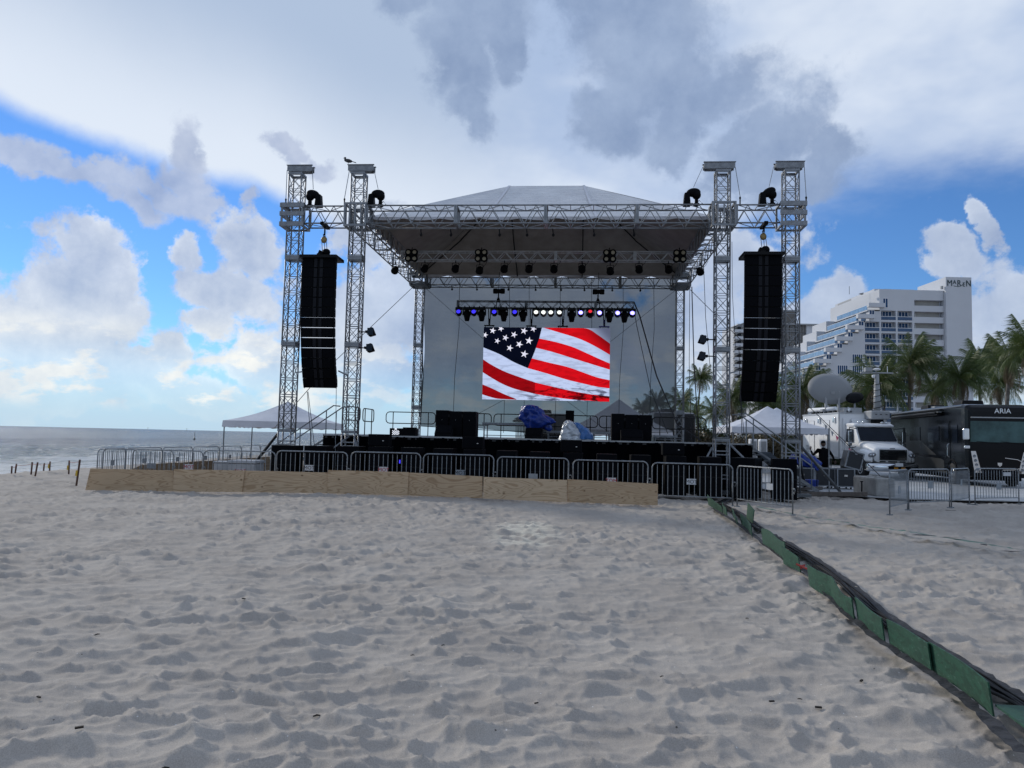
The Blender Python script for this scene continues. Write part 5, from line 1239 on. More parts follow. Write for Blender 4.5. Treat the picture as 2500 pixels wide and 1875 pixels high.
# stakes with red tape by the water
sk = [(155, 1195, .27, 0), (205, 1190, .34, .08), (420, 1210, .44, .03), (475, 1232, .48, .12), (588, 1155, .30, .05), (670, 1155, .36, 0), (928, 1205, .50, -.02), (1030, 1365, .76, .08)]
sl_ = ['leftmost stake of the taped line', 'second stake of the taped line', 'third stake of the taped line', 'leaning fourth stake of the taped line', 'fifth stake of the taped line', 'stake with a yellow tag near the water', 'lone dark stake right of the yellow-tagged one', 'tall near stake with a yellow tag, left of the plywood']
tops = []
for (u, v, h, ln), lb in zip(sk, sl_):
    p = gr(u*.1808, 940+.1808*v); 
    z0 = G(p.x, p.y); 
    T = thing('wooden_stake', lb, 'stake', (p.x, p.y, z0), 0, 'wooden stakes by the water'); T.rotation_euler = (0, ln, 0)
    MB().box((0, 0, h/2), (.04, .04, h)).build('stake', WOODS, T); tops.append(Vector((p.x+math.sin(ln)*h, p.y, z0+h-.06)))
    if 'yellow' in lb: MB().box((-.03, -.03, h*.48), (.055, .01, .16)).build('yellow_tag', YEL, T)
tp = MB()
for i, j in ((0, 1), (1, 2), (2, 3), (3, 4), (4, 5), (6, 7)): a, b = tops[i], tops[j]; tp.tube([a, (a+b)/2-Vector((0, 0, .03)), b], .007, 4)
tag(tp.build('warning_tape', REDT), 'faded red warning tape strung between the stakes', 'tape')
# ------------------------------------------------------------------ ground mats at the right
m = mat('pale_ground_mat', (.40, .415, .43), .6, 0, .14, 1.2, .2, 5)
T = MB(); q = [(9.3, 27.3), (12.9, 25.2), (18, 25.4), (60, 26.5), (60, 70), (9.3, 70)]
T.prism([(x, y, -.01) for x, y in q], (0, 0, .03)); o = T.build('pavement', m); tag(o, 'pale ground mats under the vehicles', None, kind='structure')

# ------------------------------------------------------------------ tents
def tent(c, w, ze, za, rz, label, posts=True, val=.28, m=VINW):
    T = thing('canopy_tent', label, 'tent', c, rz, 'white peaked canopy tents'); h = w/2; mb = MB(); n = 10
    cor = [(-h, -h), (h, -h), (h, h), (-h, h)]
    for k in range(4):
        a = cor[k]; b = cor[(k+1) % 4]; vs = []; fs = []
        for i in range(n+1):
            u = i/n
            for j in range(n+1):
                v = j/n; x = (a[0]*(1-v)+b[0]*v)*(1-u); y = (a[1]*(1-v)+b[1]*v)*(1-u); z = ze+(za-ze)*u-.10*math.sin(math.pi*u)*(1+.4*math.cos(math.pi*2*v)); vs.append((x, y, z))
        for i in range(n):
            for j in range(n): p = i*(n+1)+j; fs.append((p, p+1, p+n+2, p+n+1))
        mb.add(vs, fs)
    mb.build('tent_roof', m, T, True)
    for k in range(4):
        a = Vector((*cor[k], 0))*1.005; b = Vector((*cor[(k+1) % 4], 0))*1.005; vs = []; nn = 40
        for i in range(nn+1): p = a.lerp(b, i/nn); z = ze-val-.05*abs(math.sin(i/nn*math.pi*6))-.015*math.sin(i*2.1); vs += [(p.x, p.y, ze+.01), (p.x*1.01, p.y*1.01, z)]
        v_ = MB(); v_.add(vs, [(2*i, 2*i+1, 2*i+3, 2*i+2) for i in range(nn)]); v_.build('valance', m, T, True)
    pm = MB().bar((0, 0, 0), (0, 0, ze), .03, 6).mesh('tent_pole', ALUD)
    for x, y in cor: inst('tent_pole', pm, T, (x*.98, y*.98, 0))
    return T
tent((-11.65, 40.6, -.15), 5.0, 2.35, 3.45, R(3), 'white peaked tent at the left, in front of the sea')
tent((14.3, 43.5, .0), 5.0, 2.52, 3.75, R(-3), 'white peaked tent nearest the satellite truck')
tent((17.2, 50.5, .0), 5.0, 2.6, 4.0, R(2), 'second white tent, its peak showing behind the first')
tent((6.1, 44.2, .0), 5.6, 2.2, 4.0, R(-8), 'grey-looking tent seen through the backdrop mesh', m=VINW)
# ------------------------------------------------------------------ person
def skin(name, J, E_, m, T, sub=2):
    """J: joint -> (x,y,z,rx,ry); E_: pairs"""
    ks = list(J); me = bpy.data.meshes.new(name); me.from_pydata([J[k][:3] for k in ks], [(ks.index(a), ks.index(b)) for a, b in E_], []); me.materials.append(m)
    o = inst(name, me, T); sk_ = o.modifiers.new('skin', 'SKIN'); lay = me.skin_vertices[0].data
    for i, k in enumerate(ks): lay[i].radius = J[k][3:5]; lay[i].use_root = (k == ks[0])
    sk_.use_smooth_shade = True; s = o.modifiers.new('sub', 'SUBSURF'); s.levels = sub; s.render_levels = sub; return o
def person():
    T = thing('person', 'person in black shirt and cap seen from behind, one hand raised, opening a road case', 'person', (12.25, 30.6, .02), R(-12))
    cl = mat('black_clothes', (.006, .006, .007), .9, 0, .2, 8, .3, 20, spec=.1); sk_ = mat('skin_tone', (.10, .055, .035), .55, 0, .1, 10)
    J = dict(pel=(0, 0, .97, .17, .12), waist=(0, -.01, 1.14, .165, .115), chest=(0, -.02, 1.36, .20, .13), neckb=(0, 0, 1.50, .11, .09), neck=(.0, .01, 1.57, .055, .055),
             shl=(-.19, 0, 1.45, .075, .07), ell=(-.36, .12, 1.24, .05, .048), wrl=(-.42, .28, 1.42, .032, .03), shr=(.19, 0, 1.45, .075, .07), elr=(.36, .10, 1.22, .05, .048), wrr=(.46, .30, 1.04, .032, .03),
             hpl=(-.10, 0, .88, .10, .11), knl=(-.12, .02, .50, .068, .07), anl=(-.13, -.02, .10, .045, .05), tol=(-.15, .13, .04, .045, .03), hpr=(.10, 0, .88, .10, .11), knr=(.13, .05, .50, .068, .07), anr=(.14, .02, .10, .045, .05), tor=(.17, .17, .04, .045, .03))
    E_ = [('pel', 'waist'), ('waist', 'chest'), ('chest', 'neckb'), ('neckb', 'neck'), ('chest', 'shl'), ('shl', 'ell'), ('ell', 'wrl'), ('chest', 'shr'), ('shr', 'elr'), ('elr', 'wrr'), ('pel', 'hpl'), ('hpl', 'knl'), ('knl', 'anl'), ('anl', 'tol'), ('pel', 'hpr'), ('hpr', 'knr'), ('knr', 'anr'), ('anr', 'tor')]
    skin('body', J, E_, cl, T)
    h = MB(); h.ell((0, .02, 1.70), (.082, .10, .118), 16, 12).ell((-.085, .02, 1.69), (.012, .022, .03), 8, 6).ell((.085, .02, 1.69), (.012, .022, .03), 8, 6).ell((0, .122, 1.685), (.014, .02, .02), 8, 6).box((0, .112, 1.645), (.04, .012, .008)); h.build('head', sk_, T, True)
    c = MB(); c.ell((0, .015, 1.755), (.088, .105, .075), 16, 10).box((0, .15, 1.75), (.13, .10, .012)); c.build('cap', cl, T, True)
    for n_, w0, up in (('wrl', Vector((-.42, .28, 1.42)), Vector((-.05, .03, 1))), ('wrr', Vector((.46, .30, 1.04)), Vector((.3, .5, -.55)))):
        d = up.normalized(); side = d.cross(Vector((0, 1, 0.2))).normalized(); Jh = {'w': (*w0, .028, .02), 'p': (*(w0+d*.06), .036, .016)}; Eh = [('w', 'p')]
        for k in range(4): b0 = w0+d*.10+side*(k-1.5)*.019; t0 = b0+d*(.065+.01*(1.5-abs(k-1.4)))+Vector((0, .02, 0)); Jh['b%d' % k] = (*b0, .0095, .0095); Jh['t%d' % k] = (*t0, .0075, .0075); Eh += [('p', 'b%d' % k), ('b%d' % k, 't%d' % k)]
        b0 = w0+d*.05+side*.042; t0 = b0+d*.05+side*.02; Jh['tb'] = (*b0, .011, .011); Jh['tt'] = (*t0, .008, .008); Eh += [('p', 'tb'), ('tb', 'tt')]
        skin('hand', Jh, Eh, sk_, T, 1)
person()
# ------------------------------------------------------------------ road cases, tarp, blue crate
CASE = mat('case_panel', (.014, .017, .022), .5, 0, .12, 5)
def road_case(p, w, d, h, rz, label, lid=False):
    T = thing('road_case', label, 'road case', p, rz, 'black road cases beside the stage'); MB().box((0, 0, h/2+.12), (w, d, h)).build('case_body', CASE, T)
    e = MB()
    for x in (-w/2, w/2):
        for y in (-d/2, d/2): e.box((x, y, h/2+.12), (.05, .05, h+.02))
    for z in (.12, h+.12):
        for y in (-d/2, d/2): e.box((0, y, z), (w-.05, .045, .045))
        for x in (-w/2, w/2): e.box((x, 0, z), (.045, d-.05, .045))
    e.build('edge_profile', ALU, T)
    cm = MB().lathe([(.05, -.02), (.05, .02)], (0, 0, .05), 10, Matrix.Rotation(R(90), 3, 'Y')).mesh('caster', RUB)
    for x in (-w/2+.1, w/2-.1):
        for y in (-d/2+.1, d/2-.1): inst('caster', cm, T, (x, y, 0))
    MB().box((0, -d/2-.012, h*.8), (.12, .02, .07)).build('latch', CHROME, T)
    if lid:
        rot = Matrix.Rotation(R(14), 3, 'Y'); c = Vector((w/2+.02, 0, h+.12+.34)); l = MB().box(c, (.56, d*.9, .62), rot).build('case_lid', CASE, T)
        f = MB()
        for sx in (-.28, .28): f.box(c+rot @ Vector((sx, -d*.46, 0)), (.045, .04, .66), rot)
        for sz in (-.31, .31): f.box(c+rot @ Vector((0, -d*.46, sz)), (.52, .04, .045), rot)
        f.box(c+rot @ Vector((0, -d*.47, .24)), (.09, .03, .04), rot); f.build('lid_profile', ALU, l)
road_case((12.75, 30.0, .0), .62, .75, .66, R(-6), 'open road case with its lid tipped back beside the satellite truck', True)
road_case((12.05, 30.2, .0), .72, .7, .66, R(-6), 'black road case left of the open one, before the person')
road_case((11.1, 30.0, .0), .85, .7, .66, R(-4), 'black road case under the dark blue tarpaulin')
T = thing('tarpaulin_bundle', 'dark blue tarpaulin heaped on road cases beside the outer right tower', 'tarpaulin', (11.3, 29.9, .93), R(-4))
lump(cyl_fn([(-.22, .30, .10, .2), (-.08, .14, .34, .3), (.02, .06, .52, .36), (.14, -.05, .50, .34), (.28, -.10, .42, .3), (.38, -.16, .3, .24), (.42, -.16, .1, .1)]), 34, 60, 'tarpaulin', TARPB, T, .05, 21)
T = thing('plastic_crate', 'blue plastic crate at the foot of the outer right tower', 'crate', (10.95, 28.5, .02), .2)
MB().box((0, 0, .2), (.36, .32, .38), taper=1.12).build('crate_body', mat('blue_plastic', (.01, .04, .28), .45), T, bevel=.02)
T = thing('ramp_panel', 'dark folded ramp panel leaning behind the angled speaker box', 'ramp', (9.35, 27.3, 0), R(-8))
MB().prism([(-.75, 0, 1.38), (-.25, 0, 1.38), (.55, 0, .62), (.05, 0, .62)], (0, .5, 0)).build('panel', mat('slate_cover', (.06, .075, .095), .6, 0, .2, 3, .5, 8), T)
MB().bar((-.6, .1, 0), (-.6, .1, 1.36), .03).bar((.4, .1, 0), (.4, .1, .64), .03).bar((-.6, .4, 0), (-.6, .4, 1.36), .03).bar((.4, .4, 0), (.4, .4, .64), .03).bar((-.6, .1, .3), (.4, .1, .3), .02).build('leg', ALUD, T)
# thin poles and pennant line at the tent
cable([Vector((11.0, 27.0, 0)), Vector((11.0, 27.0, 2.25))], .022, 'thin grey pole in front of the right tent', 'thin_pole', 'pole', GALV)
T = thing('pennant_line', 'line with small pink and grey flags running down to the truck', 'pennants', (0, 0, 0))
a = at(2000, 1022, 34); b = at(2078, 1100, 36); MB().bar(a, b, .008, 4).build('line', ROPE, T)
for k, cc in ((.15, GREYP), (.35, GREYP), (.5, mat('pink_flag', (.6, .12, .2), .6)), (.92, MATS['pink_flag'])):
    p = a.lerp(b, k); MB().prism([(p.x, p.y, p.z), (p.x+.14, p.y, p.z-.1), (p.x+.06, p.y, p.z-.28)], (0, .01, 0)).build('flag', cc, T)
# fence wall and white boxes behind the tent
T = thing('low_wall', 'low white plank fence behind the right tent', 'fence', (12.6, 52, 0), 0)
pk = MB().box((0, 0, .45), (.20, .03, .9)).mesh('plank', WHITEM)
for i in range(28): inst('plank', pk, T, (-5+i*.24, 0, .1))
# white portable cabinets under tent
for i, (px, lb) in enumerate(((1838, 'left white upright box behind the right tent'), (1862, 'right white upright box behind the right tent'))):
    p = at(px, 1080, 55); T = thing('white_box', lb, 'box', (p.x, p.y, 0), 0, 'white upright boxes behind the tent'); MB().box((0, 0, 1.2), (.5, .5, 1.5)).build('box_body', WHITE, T, bevel=.04); MB().box((0, -.26, 1.2), (.36, .02, 1.2)).build('door', GREYP, T); MB().box((0, 0, .2), (.6, .6, .45)).build('base', GREYP, T)

# ------------------------------------------------------------------ vehicles
def wheel_set(T, x, y, r, w, hub, name='wheel'):
    rot = Matrix.Rotation(R(90), 3, 'Y'); t = MB().lathe([(r*.6, -w/2), (r*.93, -w/2), (r, -w/2+.05), (r, w/2-.05), (r*.93, w/2), (r*.6, w/2)], (0, 0, 0), 24, rot).build(name, RUB, T, True); t.location = (x, y, r)
    MB().lathe([(r*.58, -w/2+.03), (r*.5, -w/2-.01), (r*.3, -w/2+.04), (r*.16, -w/2-.05)], (0, 0, 0), 20, rot).lathe([(r*.58, w/2-.03), (r*.5, w/2+.01), (r*.3, w/2-.04), (r*.16, w/2+.05)], (0, 0, 0), 20, rot).build('rim', hub, t, True)
    return t
def loft(sec, m, name, T, smooth=True, bevel=0):
    mb = MB(); n = len(sec[0]); vs = [p for s in sec for p in s]; fs = [(i*n+k, i*n+(k+1) % n, (i+1)*n+(k+1) % n, (i+1)*n+k) for i in range(len(sec)-1) for k in range(n)]
    fs += [tuple(range(n-1, -1, -1)), tuple((len(sec)-1)*n+k for k in range(n))]; mb.add(vs, fs); o = mb.build(name, m, T, smooth, bevel=bevel); 
    return o
def rrect(y, x0, x1, z0, z1, r, k=4):
    pts = []
    for cx, cz, a0 in ((x1-r, z0+r, -90), (x1-r, z1-r, 0), (x0+r, z1-r, 90), (x0+r, z0+r, 180)):
        for a in range(k+1): an = R(a0+90*a/k); pts.append((cx+r*math.cos(an), y, cz+r*math.sin(an)))
    return pts
def truck():
    T = thing('satellite_truck', 'white satellite truck with a roof dish and mast, parked facing the camera', 'truck', (19.1, 39.0, .0), R(0))
    # bumper
    loft([rrect(0, -1.25, 1.25, .42, .80, .06), rrect(.12, -1.28, 1.28, .40, .82, .06), rrect(.35, -1.28, 1.28, .42, .80, .06)], CHROME, 'bumper', T)
    MB().box((.3, -.012, .60), (1.1, .03, .13)).build('bumper_opening', BLK, T)
    for x in (.12, .48): MB().box((x, -.03, .59), (.2, .02, .07)).build('marker_lamp', mat('amber_lens', (.6, .25, .02), .3), T)
    pl = MB().box((.28, -.04, .76), (.38, .02, .17)).build('licence_plate', WHITE, T)
    # hood and fenders
    loft([rrect(.10, -.86, .86, .85, 1.52, .16), rrect(.25, -.90, .90, .84, 1.62, .22), rrect(.9, -.98, .98, .84, 1.80, .28), rrect(1.7, -1.04, 1.04, .84, 1.95, .25)], WHITE, 'hood', T)
    for s in (-1, 1):
        sec = []
        for y, w, z in ((.12, .16, 1.18), (.2, .28, 1.32), (.55, .36, 1.46), (1.0, .36, 1.50), (1.4, .32, 1.38), (1.62, .28, 1.1)):
            a, b = (s*.85, s*(.89+w)); sec.append(rrect(y, min(a, b), max(a, b), .86, z, .12))
        loft(sec, WHITE, 'fender', T)
        arch = MB(); pts = [(s*1.23, .98+.60*math.cos(R(a)), .5+.66*math.sin(R(a))) for a in range(0, 181, 15)]; arch.tube(pts, .07, 6); arch.build('wheel_arch', RUB, T, True)
        wheel_set(T, s*1.08, .98, .52, .28, WHITE)
        wheel_set(T, s*1.08, 6.8, .52, .5, WHITE)
        hl = MB().ell((s*1.0, .13, 1.22), (.21, .10, .12), 14, 8, Matrix.Rotation(s*.15, 3, 'Y')).build('headlight', mat('lamp_glass', (.22, .23, .25), .1, .5, .3, 12, spec=.8), T, True)
        MB().ell((s*1.0-s*.06, .035, 1.22), (.06, .02, .06), 10, 6).ell((s*1.0+s*.08, .05, 1.22), (.045, .02, .045), 10, 6).build('bulb', CHROME, hl, True)
        # mirrors
        mr = MB().bar((s*.98, 1.9, 2.55), (s*1.42, 1.75, 2.62), .022).bar((s*1.42, 1.75, 2.62), (s*1.42, 1.75, 1.5), .022).bar((s*1.42, 1.75, 1.52), (s*.98, 1.9, 1.62), .022).build('mirror_arm', BLKM, T)
        MB().box((s*1.40, 1.72, 2.15), (.20, .10, .55)).box((s*1.40, 1.72, 1.72), (.20, .10, .2)).build('mirror', CHROME, mr, bevel=.02)
        MB().box((s*1.12, 2.6, .62), (.3, 1.3, .45)).build('fuel_tank', BLKM, T)
        MB().box((s*1.2, 2.6, .38), (.2, 1.3, .05)).build('step', CHROME, T)
    gb = MB().box((.0, .08, 1.22), (1.32, .10, .50)).build('grille', BLK, T, bevel=.04)
    sl = MB().box((0, 0, 0), (1.26, .05, .03)).mesh('grille_slat', CHROME)
    for i in range(7): inst('grille_slat', sl, gb, (0, .02, 1.02+i*.066))
    MB().box((0, .02, 1.49), (1.36, .06, .03)).box((-.67, .02, 1.24), (.03, .06, .5)).box((.67, .02, 1.24), (.03, .06, .5)).build('grille_surround', CHROME, T)
    MB().box((.02, .12, 1.56), (.26, .04, .05)).build('badge', GREYP, T, bevel=.01)
    for x in (-.5, 0, .5): MB().box((x, .07, .90), (.28 if x else .42, .05, .05)).build('air_slot', BLK, T)
    # cab
    def cs(y, w0, w1, z0, z1): return [(-w0, y, z0), (w0, y, z0), (w1, y, z1), (-w1, y, z1)]
    loft([cs(1.55, 1.05, 1.02, .9, 1.92), cs(1.62, 1.08, 1.02, .8, 2.0), cs(2.15, 1.10, .97, .7, 2.72), cs(3.2, 1.10, 1.0, .7, 2.80)], WHITE, 'cab', T, False, .05)
    ws = MB().prism([(-.95, 1.52, 1.93), (.95, 1.52, 1.93), (.90, 2.01, 2.62), (-.90, 2.01, 2.62)], (0, -.02, .012)).build('windscreen', GLASSD, T)
    MB().bar((-.5, 1.56, 1.92), (.1, 1.66, 1.98), .012).bar((.3, 1.56, 1.92), (.85, 1.66, 1.98), .012).build('wiper', BLKM, ws)
    MB().box((0, 2.05, 2.52), (.28, .02, .05)).build('visor_tag', GREYP, ws)
    for s in (-1, 1):
        MB().prism([(s*1.09, 2.1, 1.85), (s*1.10, 2.95, 1.85), (s*1.04, 2.95, 2.55), (s*1.03, 2.25, 2.55)], (s*.012, 0, 0)).build('side_window', GLASSD, T)
    loft([rrect(1.95, -1.0, 1.0, 2.66, 2.78, .05), rrect(2.3, -1.04, 1.04, 2.66, 2.86, .07), rrect(3.2, -1.02, 1.02, 2.68, 2.86, .07)], WHITE, 'cab_roof', T)
    for x in (-.72, -.5, .5, .72): MB().ell((x, 2.2, 2.90), (.08, .08, .06), 10, 6).build('roof_beacon', CHROME, T, True)
    # faint illegible lettering on the door
    d = MB(); rnd = random.Random(1)
    for i in range(4): d.box((-1.105, 2.2+.05*i, 1.55-.1*i), (.006, .22+.08*rnd.random(), .03))
    d.build('door_lettering', TXK, T)
    # box body
    loft([rrect(3.35, -1.28, 1.28, .95, 3.42, .04), rrect(8.6, -1.28, 1.28, .95, 3.42, .04)], WHITE, 'box_body', T, False)
    MB().box((-1.29, 3.36, 2.2), (.06, .06, 2.5)).box((1.29, 3.36, 2.2), (.06, .06, 2.5)).box((0, 3.34, 3.42), (2.56, .06, .07)).box((-1.29, 6.0, 3.42), (.05, 5.2, .08)).box((-1.29, 6.0, .98), (.05, 5.2, .12)).build('corner_trim', mat('trim_grey', (.45, .46, .47), .4, .3, .05), T)
    for y0, y1 in ((4.6, 5.4), (6.8, 7.5)):
        dr = MB().box((-1.295, (y0+y1)/2, 2.05), (.03, y1-y0, 2.0)).build('side_door', WHITE, T); MB().box((-1.315, (y0+y1)/2, 2.45), (.02, .16, .5)).build('door_window', GLASSD, dr)
        g = MB()
        for yy in (y0-.015, y1+.015): g.box((-1.30, yy, 2.05), (.022, .012, 2.0))
        g.box((-1.30, (y0+y1)/2, 3.06), (.022, y1-y0, .012)).build('door_seal', GREYP, dr)
    for y in (3.9, 6.0, 8.0): MB().box((-1.34, y, 3.05), (.1, .22, .3)).build('flood_lamp', CHROME, T, bevel=.02)
    for i in range(5): MB().box((-1.30, 7.9, 1.25+i*.09), (.02, .4, .03)).build('vent_slat', GREYP, T)
    MB().box((-.95, 3.28, 2.1), (.3, .1, 2.1)).build('front_locker', WHITE, T); MB().box((.1, 3.26, 2.55), (1.5, .12, 1.1)).build('front_cabinet', WHITE, T, bevel=.02)
    aw = MB().bar((-1.2, 4.0, 3.68), (-1.2, 7.8, 3.72), .11, 10).build('awning_roll', WHITE, T, True)
    for i in range(6): MB().box((-1.2, 4.1+i*.62, 3.52), (.1, .3, .1)).build('awning_bracket', BLKM, aw)
    # roof gear
    MB().box((-.25, 4.9, 3.6), (1.0, 1.8, .3)).build('roof_box', GREYP, T)
    MB().box((.6, 3.0, 3.32), (1.0, .95, .46)).build('mast_box', GREYP, T, bevel=.06); MB().lathe([(.32, 0), (.32, .32)], (.6, 2.95, 2.86), 12).build('mast_drum', BLKM, T)
    for x in (.35, .6, .9): MB().box((x, 2.52, 3.35), (.1, .02, .03)).build('slot', BLK, T)
    mst = MB().lathe([(.17, 0), (.17, .9), (.15, .92), (.15, 1.5), (.12, 1.52), (.12, 2.05)], (.62, 3.0, 3.5), 14).build('mast', GREYP, T, True)
    cpts = [(.62+.25*math.cos(k*.6), 3.0+.25*math.sin(k*.6), 3.5+k*.030) for k in range(60)]; MB().tube(cpts, .018, 5).build('coiled_cable', BLKM, mst)
    mh = MB().box((.62, 3.0, 5.62), (1.75, .16, .07)).box((.0, 3.0, 5.58), (.4, .12, .06)).box((.15, 3.0, 5.78), (.34, .3, .22)).build('mast_head', GREYP, mst, bevel=.01)
    MB().ell((.62, 3.0, 5.80), (.2, .2, .07), 12, 6).bar((-.15, 3, 5.65), (-.15, 3, 5.95), .02).bar((1.2, 3, 5.65), (1.2, 3, 5.98), .02).ell((.42, 2.95, 5.42), (.09, .09, .1), 10, 6).build('antenna', WHITE, mst)
    # main dish seen from behind
    rot = Matrix.Rotation(R(72), 3, 'X')
    prof = [(.0, -.24), (.5, -.20), (.9, -.10), (1.26, .06), (1.27, .02), (.9, -.14), (.5, -.24), (.02, -.28)]
    dsh = MB(); c = Vector((-.92, 5.4, 4.88)); n = 40
    vs = []
    for r_, z_ in prof:
        for k in range(n): a = 2*math.pi*k/n; p = Vector((r_*math.cos(a), r_*math.sin(a)*.74, -z_)); vs.append(c+rot @ p)
    dsh.add(vs, [(i*n+k, i*n+(k+1) % n, (i+1)*n+(k+1) % n, (i+1)*n+k) for i in range(len(prof)-1) for k in range(n)]); D = dsh.build('satellite_dish', mat('dish_grey', (.25, .26, .27), .6, 0, .03, 1), T, True)
    for x in (-1.28, -.55): MB().prism([(x-.06, 5.05, 3.62), (x+.06, 5.05, 3.62), (x+.05, 5.1, 4.75), (x-.05, 5.1, 4.75)], (0, .12, 0)).build('dish_support', GREYP, D)
    MB().box((-.92, 5.06, 4.62), (.2, .1, .14)).build('dish_plate', GREYP, D); MB().box((-.92, 5.3, 3.62), (1.1, .3, .14)).build('dish_base', GREYP, D)
    # small dark dish
    c2 = Vector((.12, 4.6, 4.35)); vs = []; rot2 = Matrix.Rotation(R(60), 3, 'X') @ Matrix.Rotation(R(-25), 3, 'Y'); d2 = MB()
    for r_, z_ in ((.0, -.1), (.25, -.06), (.46, .03), (.47, .0), (.25, -.09), (.02, -.13)):
        for k in range(24): a = 2*math.pi*k/24; vs.append(c2+rot2 @ Vector((r_*math.cos(a), r_*math.sin(a)*.75, -z_)))
    d2.add(vs, [(i*24+k, i*24+(k+1) % 24, (i+1)*24+(k+1) % 24, (i+1)*24+k) for i in range(5) for k in range(24)]); D2 = d2.build('small_dish', BLKM, T, True); MB().bar((.12, 4.6, 3.5), (.12, 4.6, 4.3), .05).box((.12, 4.6, 3.55), (.5, .4, .12)).build('dish_support', GREYP, D2)
    for x, y in ((-.45, 4.1), (1.0, 4.0), (1.25, 4.2), (1.5, 4.1)): MB().ell((min(x, 1.15), y, 3.62), (.14, .14, .16), 9, 6).box((min(x, 1.15), y, 3.52), (.3, .2, .1)).build('work_lamp', CHROME, T, True)
truck()
def motorhome(p, rz, label, W=2.6, L=11.5, H=3.62, front=True, word=None):
    T = thing('motorhome', label, 'motorhome', p, rz); h = W/2; paint = mat('gloss_black_paint', (.003, .0042, .0062), .18, 0, .1, .6, spec=.15, coat=.12)
    sec = []
    for y, ins, z1, z0 in ((0, .22, H-.35, .5), (.06, .10, H-.16, .44), (.22, .02, H-.05, .42), (.6, 0, H, .42), (L, 0, H, .42)):
        sec.append(rrect(y, -h+ins, h-ins, z0, z1, .16, 4))
    loft(sec, paint, 'body', T, False)
    grey = mat('graphite_paint', (.035, .036, .036), .3, 0, .1, 1, coat=.1)
    if front:
        loft([[(x*(h-.17), -.03+.02, z) for x, z in ((-1, 1.95), (1, 1.95), (.99, 2.86), (-.99, 2.86))], [(x*(h-.17), .05, z) for x, z in ((-1, 1.95), (1, 1.95), (.99, 2.86), (-.99, 2.86))]], mat('windscreen_curtain', (.05, .10, .10), .15, 0, .4, 1.0, spec=.3), 'windscreen', T, False)
        MB().box((0, -.02, 3.02), (W-.38, .06, .05)).build('visor_line', GREYP, T)
        for s in (-1, 1):
            st_ = MB().prism([(s*1.13, -.02, 1.55), (s*.94, -.02, 1.55), (s*.72, -.02, .62), (s*1.0, -.02, .62)], (0, .05, 0)).build('headlight', CHROME, T)
            for k in range(4): u = (k+.9)/4.6; x = s*(1.03*(1-u)+.85*u); MB().lathe([(.07, 0), (.06, -.03), (.03, -.02)], (x, -.02, 1.5-.86*u), 10, Matrix.Rotation(R(-90), 3, 'X')).build('lamp', mat('lamp_glass', (.22, .23, .25), .1, .5), st_)
            mi = MB().bar((s*1.2, .0, 2.0), (s*1.38, -.22, 2.1), .03).build('mirror_arm', BLKM, T); MB().box((s*1.40, -.25, 2.28), (.26, .12, .5)).build('mirror', CHROME, mi, bevel=.05)
            MB().box((s*1.3, -.05, 1.72), (.22, .12, .14)).build('camera_pod', CHROME, T, bevel=.03)
        MB().tube([(.2, -.03, 1.28), (.7, -.03, 1.22), (1.0, -.03, 1.05), (.9, -.03, .88), (.55, -.03, .78), (.1, -.03, .76)], .022, 5).build('trim_curve', CHROME, T)
        MB().prism([(-.09, -.03, 1.07), (.09, -.03, 1.07), (.08, -.03, .97), (0, -.03, .89), (-.08, -.03, .97)], (0, .03, 0)).build('shield_badge', CHROME, T)
        MB().bar((-.9, -.03, 1.98), (0, -.05, 1.90), .012).bar((.1, -.03, 1.98), (.9, -.05, 1.90), .012).build('wiper', BLKM, T)
        MB().box((0, .0, .62), (1.7, .04, .26)).build('lower_grille', BLK, T)
    if word: text('lettering', word, .30, CHROME, T, TM(.15, -.02, H-.32), ext=.012)
    # near side
    x = -h-.004
    MB().prism([(x, 5.6, .50), (x, 1.2, .50), (x, 1.2, .75), (x, 3.2, 1.15), (x, 6.4, 1.22), (x, 10.5, 1.7), (x, 10.5, .50)], (-.004, 0, 0)).build('side_panel', grey, T)
    MB().prism([(x, 11.3, 1.3), (x, 7.0, 1.35), (x, 3.8, 1.3), (x, 6.0, 1.95), (x, 8.0, 2.25), (x, 11.3, 2.1)], (-.006, 0, 0)).build('side_swoosh', grey, T)
    for y0, y1, z0, z1 in ((1.0, 1.6, 1.9, 2.7), (3.4, 5.0, 2.0, 2.7), (6.2, 7.9, 2.0, 2.7), (8.8, 10.0, 2.0, 2.7)): MB().box((x-.006, (y0+y1)/2, (z0+z1)/2), (.02, y1-y0, z1-z0)).build('side_window', GLASSD, T)
    dr = MB().box((x-.004, 2.35, 1.75), (.02, .78, 2.3)).build('entry_door', paint, T); MB().box((x-.02, 2.35, 2.45), (.02, .5, .7)).build('door_window', GLASSD, dr); MB().tube([(x-.02, 2.0, 1.85), (x-.10, 2.0, 1.8), (x-.10, 2.0, 1.3), (x-.02, 2.0, 1.25)], .02, 6).build('handle', CHROME, dr)
    for i in range(3): MB().box((x-.09-.05*i, 6.6, H-.16-.12*i), (.16, 7.6, .06)).build('awning_slat', [BLKM, ALUD, BLKM][i], T)
    MB().bar((x-.3, 2.9, H-.32), (x-.3, 10.2, H-.34), .05, 8).build('awning_roll', BLKM, T)
    for s in (-1, 1):
        for y in (1.75, 8.4): wheel_set(T, s*(h-.14), y, .50, .3, CHROME)
        MB().tube([(s*(h+.0), 1.75+.62*math.cos(R(a)), .5+.62*math.sin(R(a))) for a in range(0, 181, 15)], .04, 6).build('wheel_arch', BLK, T, True)
    MB().box((0, 3.4, H+.15), (1.0, 1.2, .3), taper=.9).build('air_conditioner', BLKM, T, bevel=.04); MB().box((0, 8.4, H+.15), (.9, 1.2, .3), taper=.9).build('air_conditioner', BLKM, T, bevel=.04)
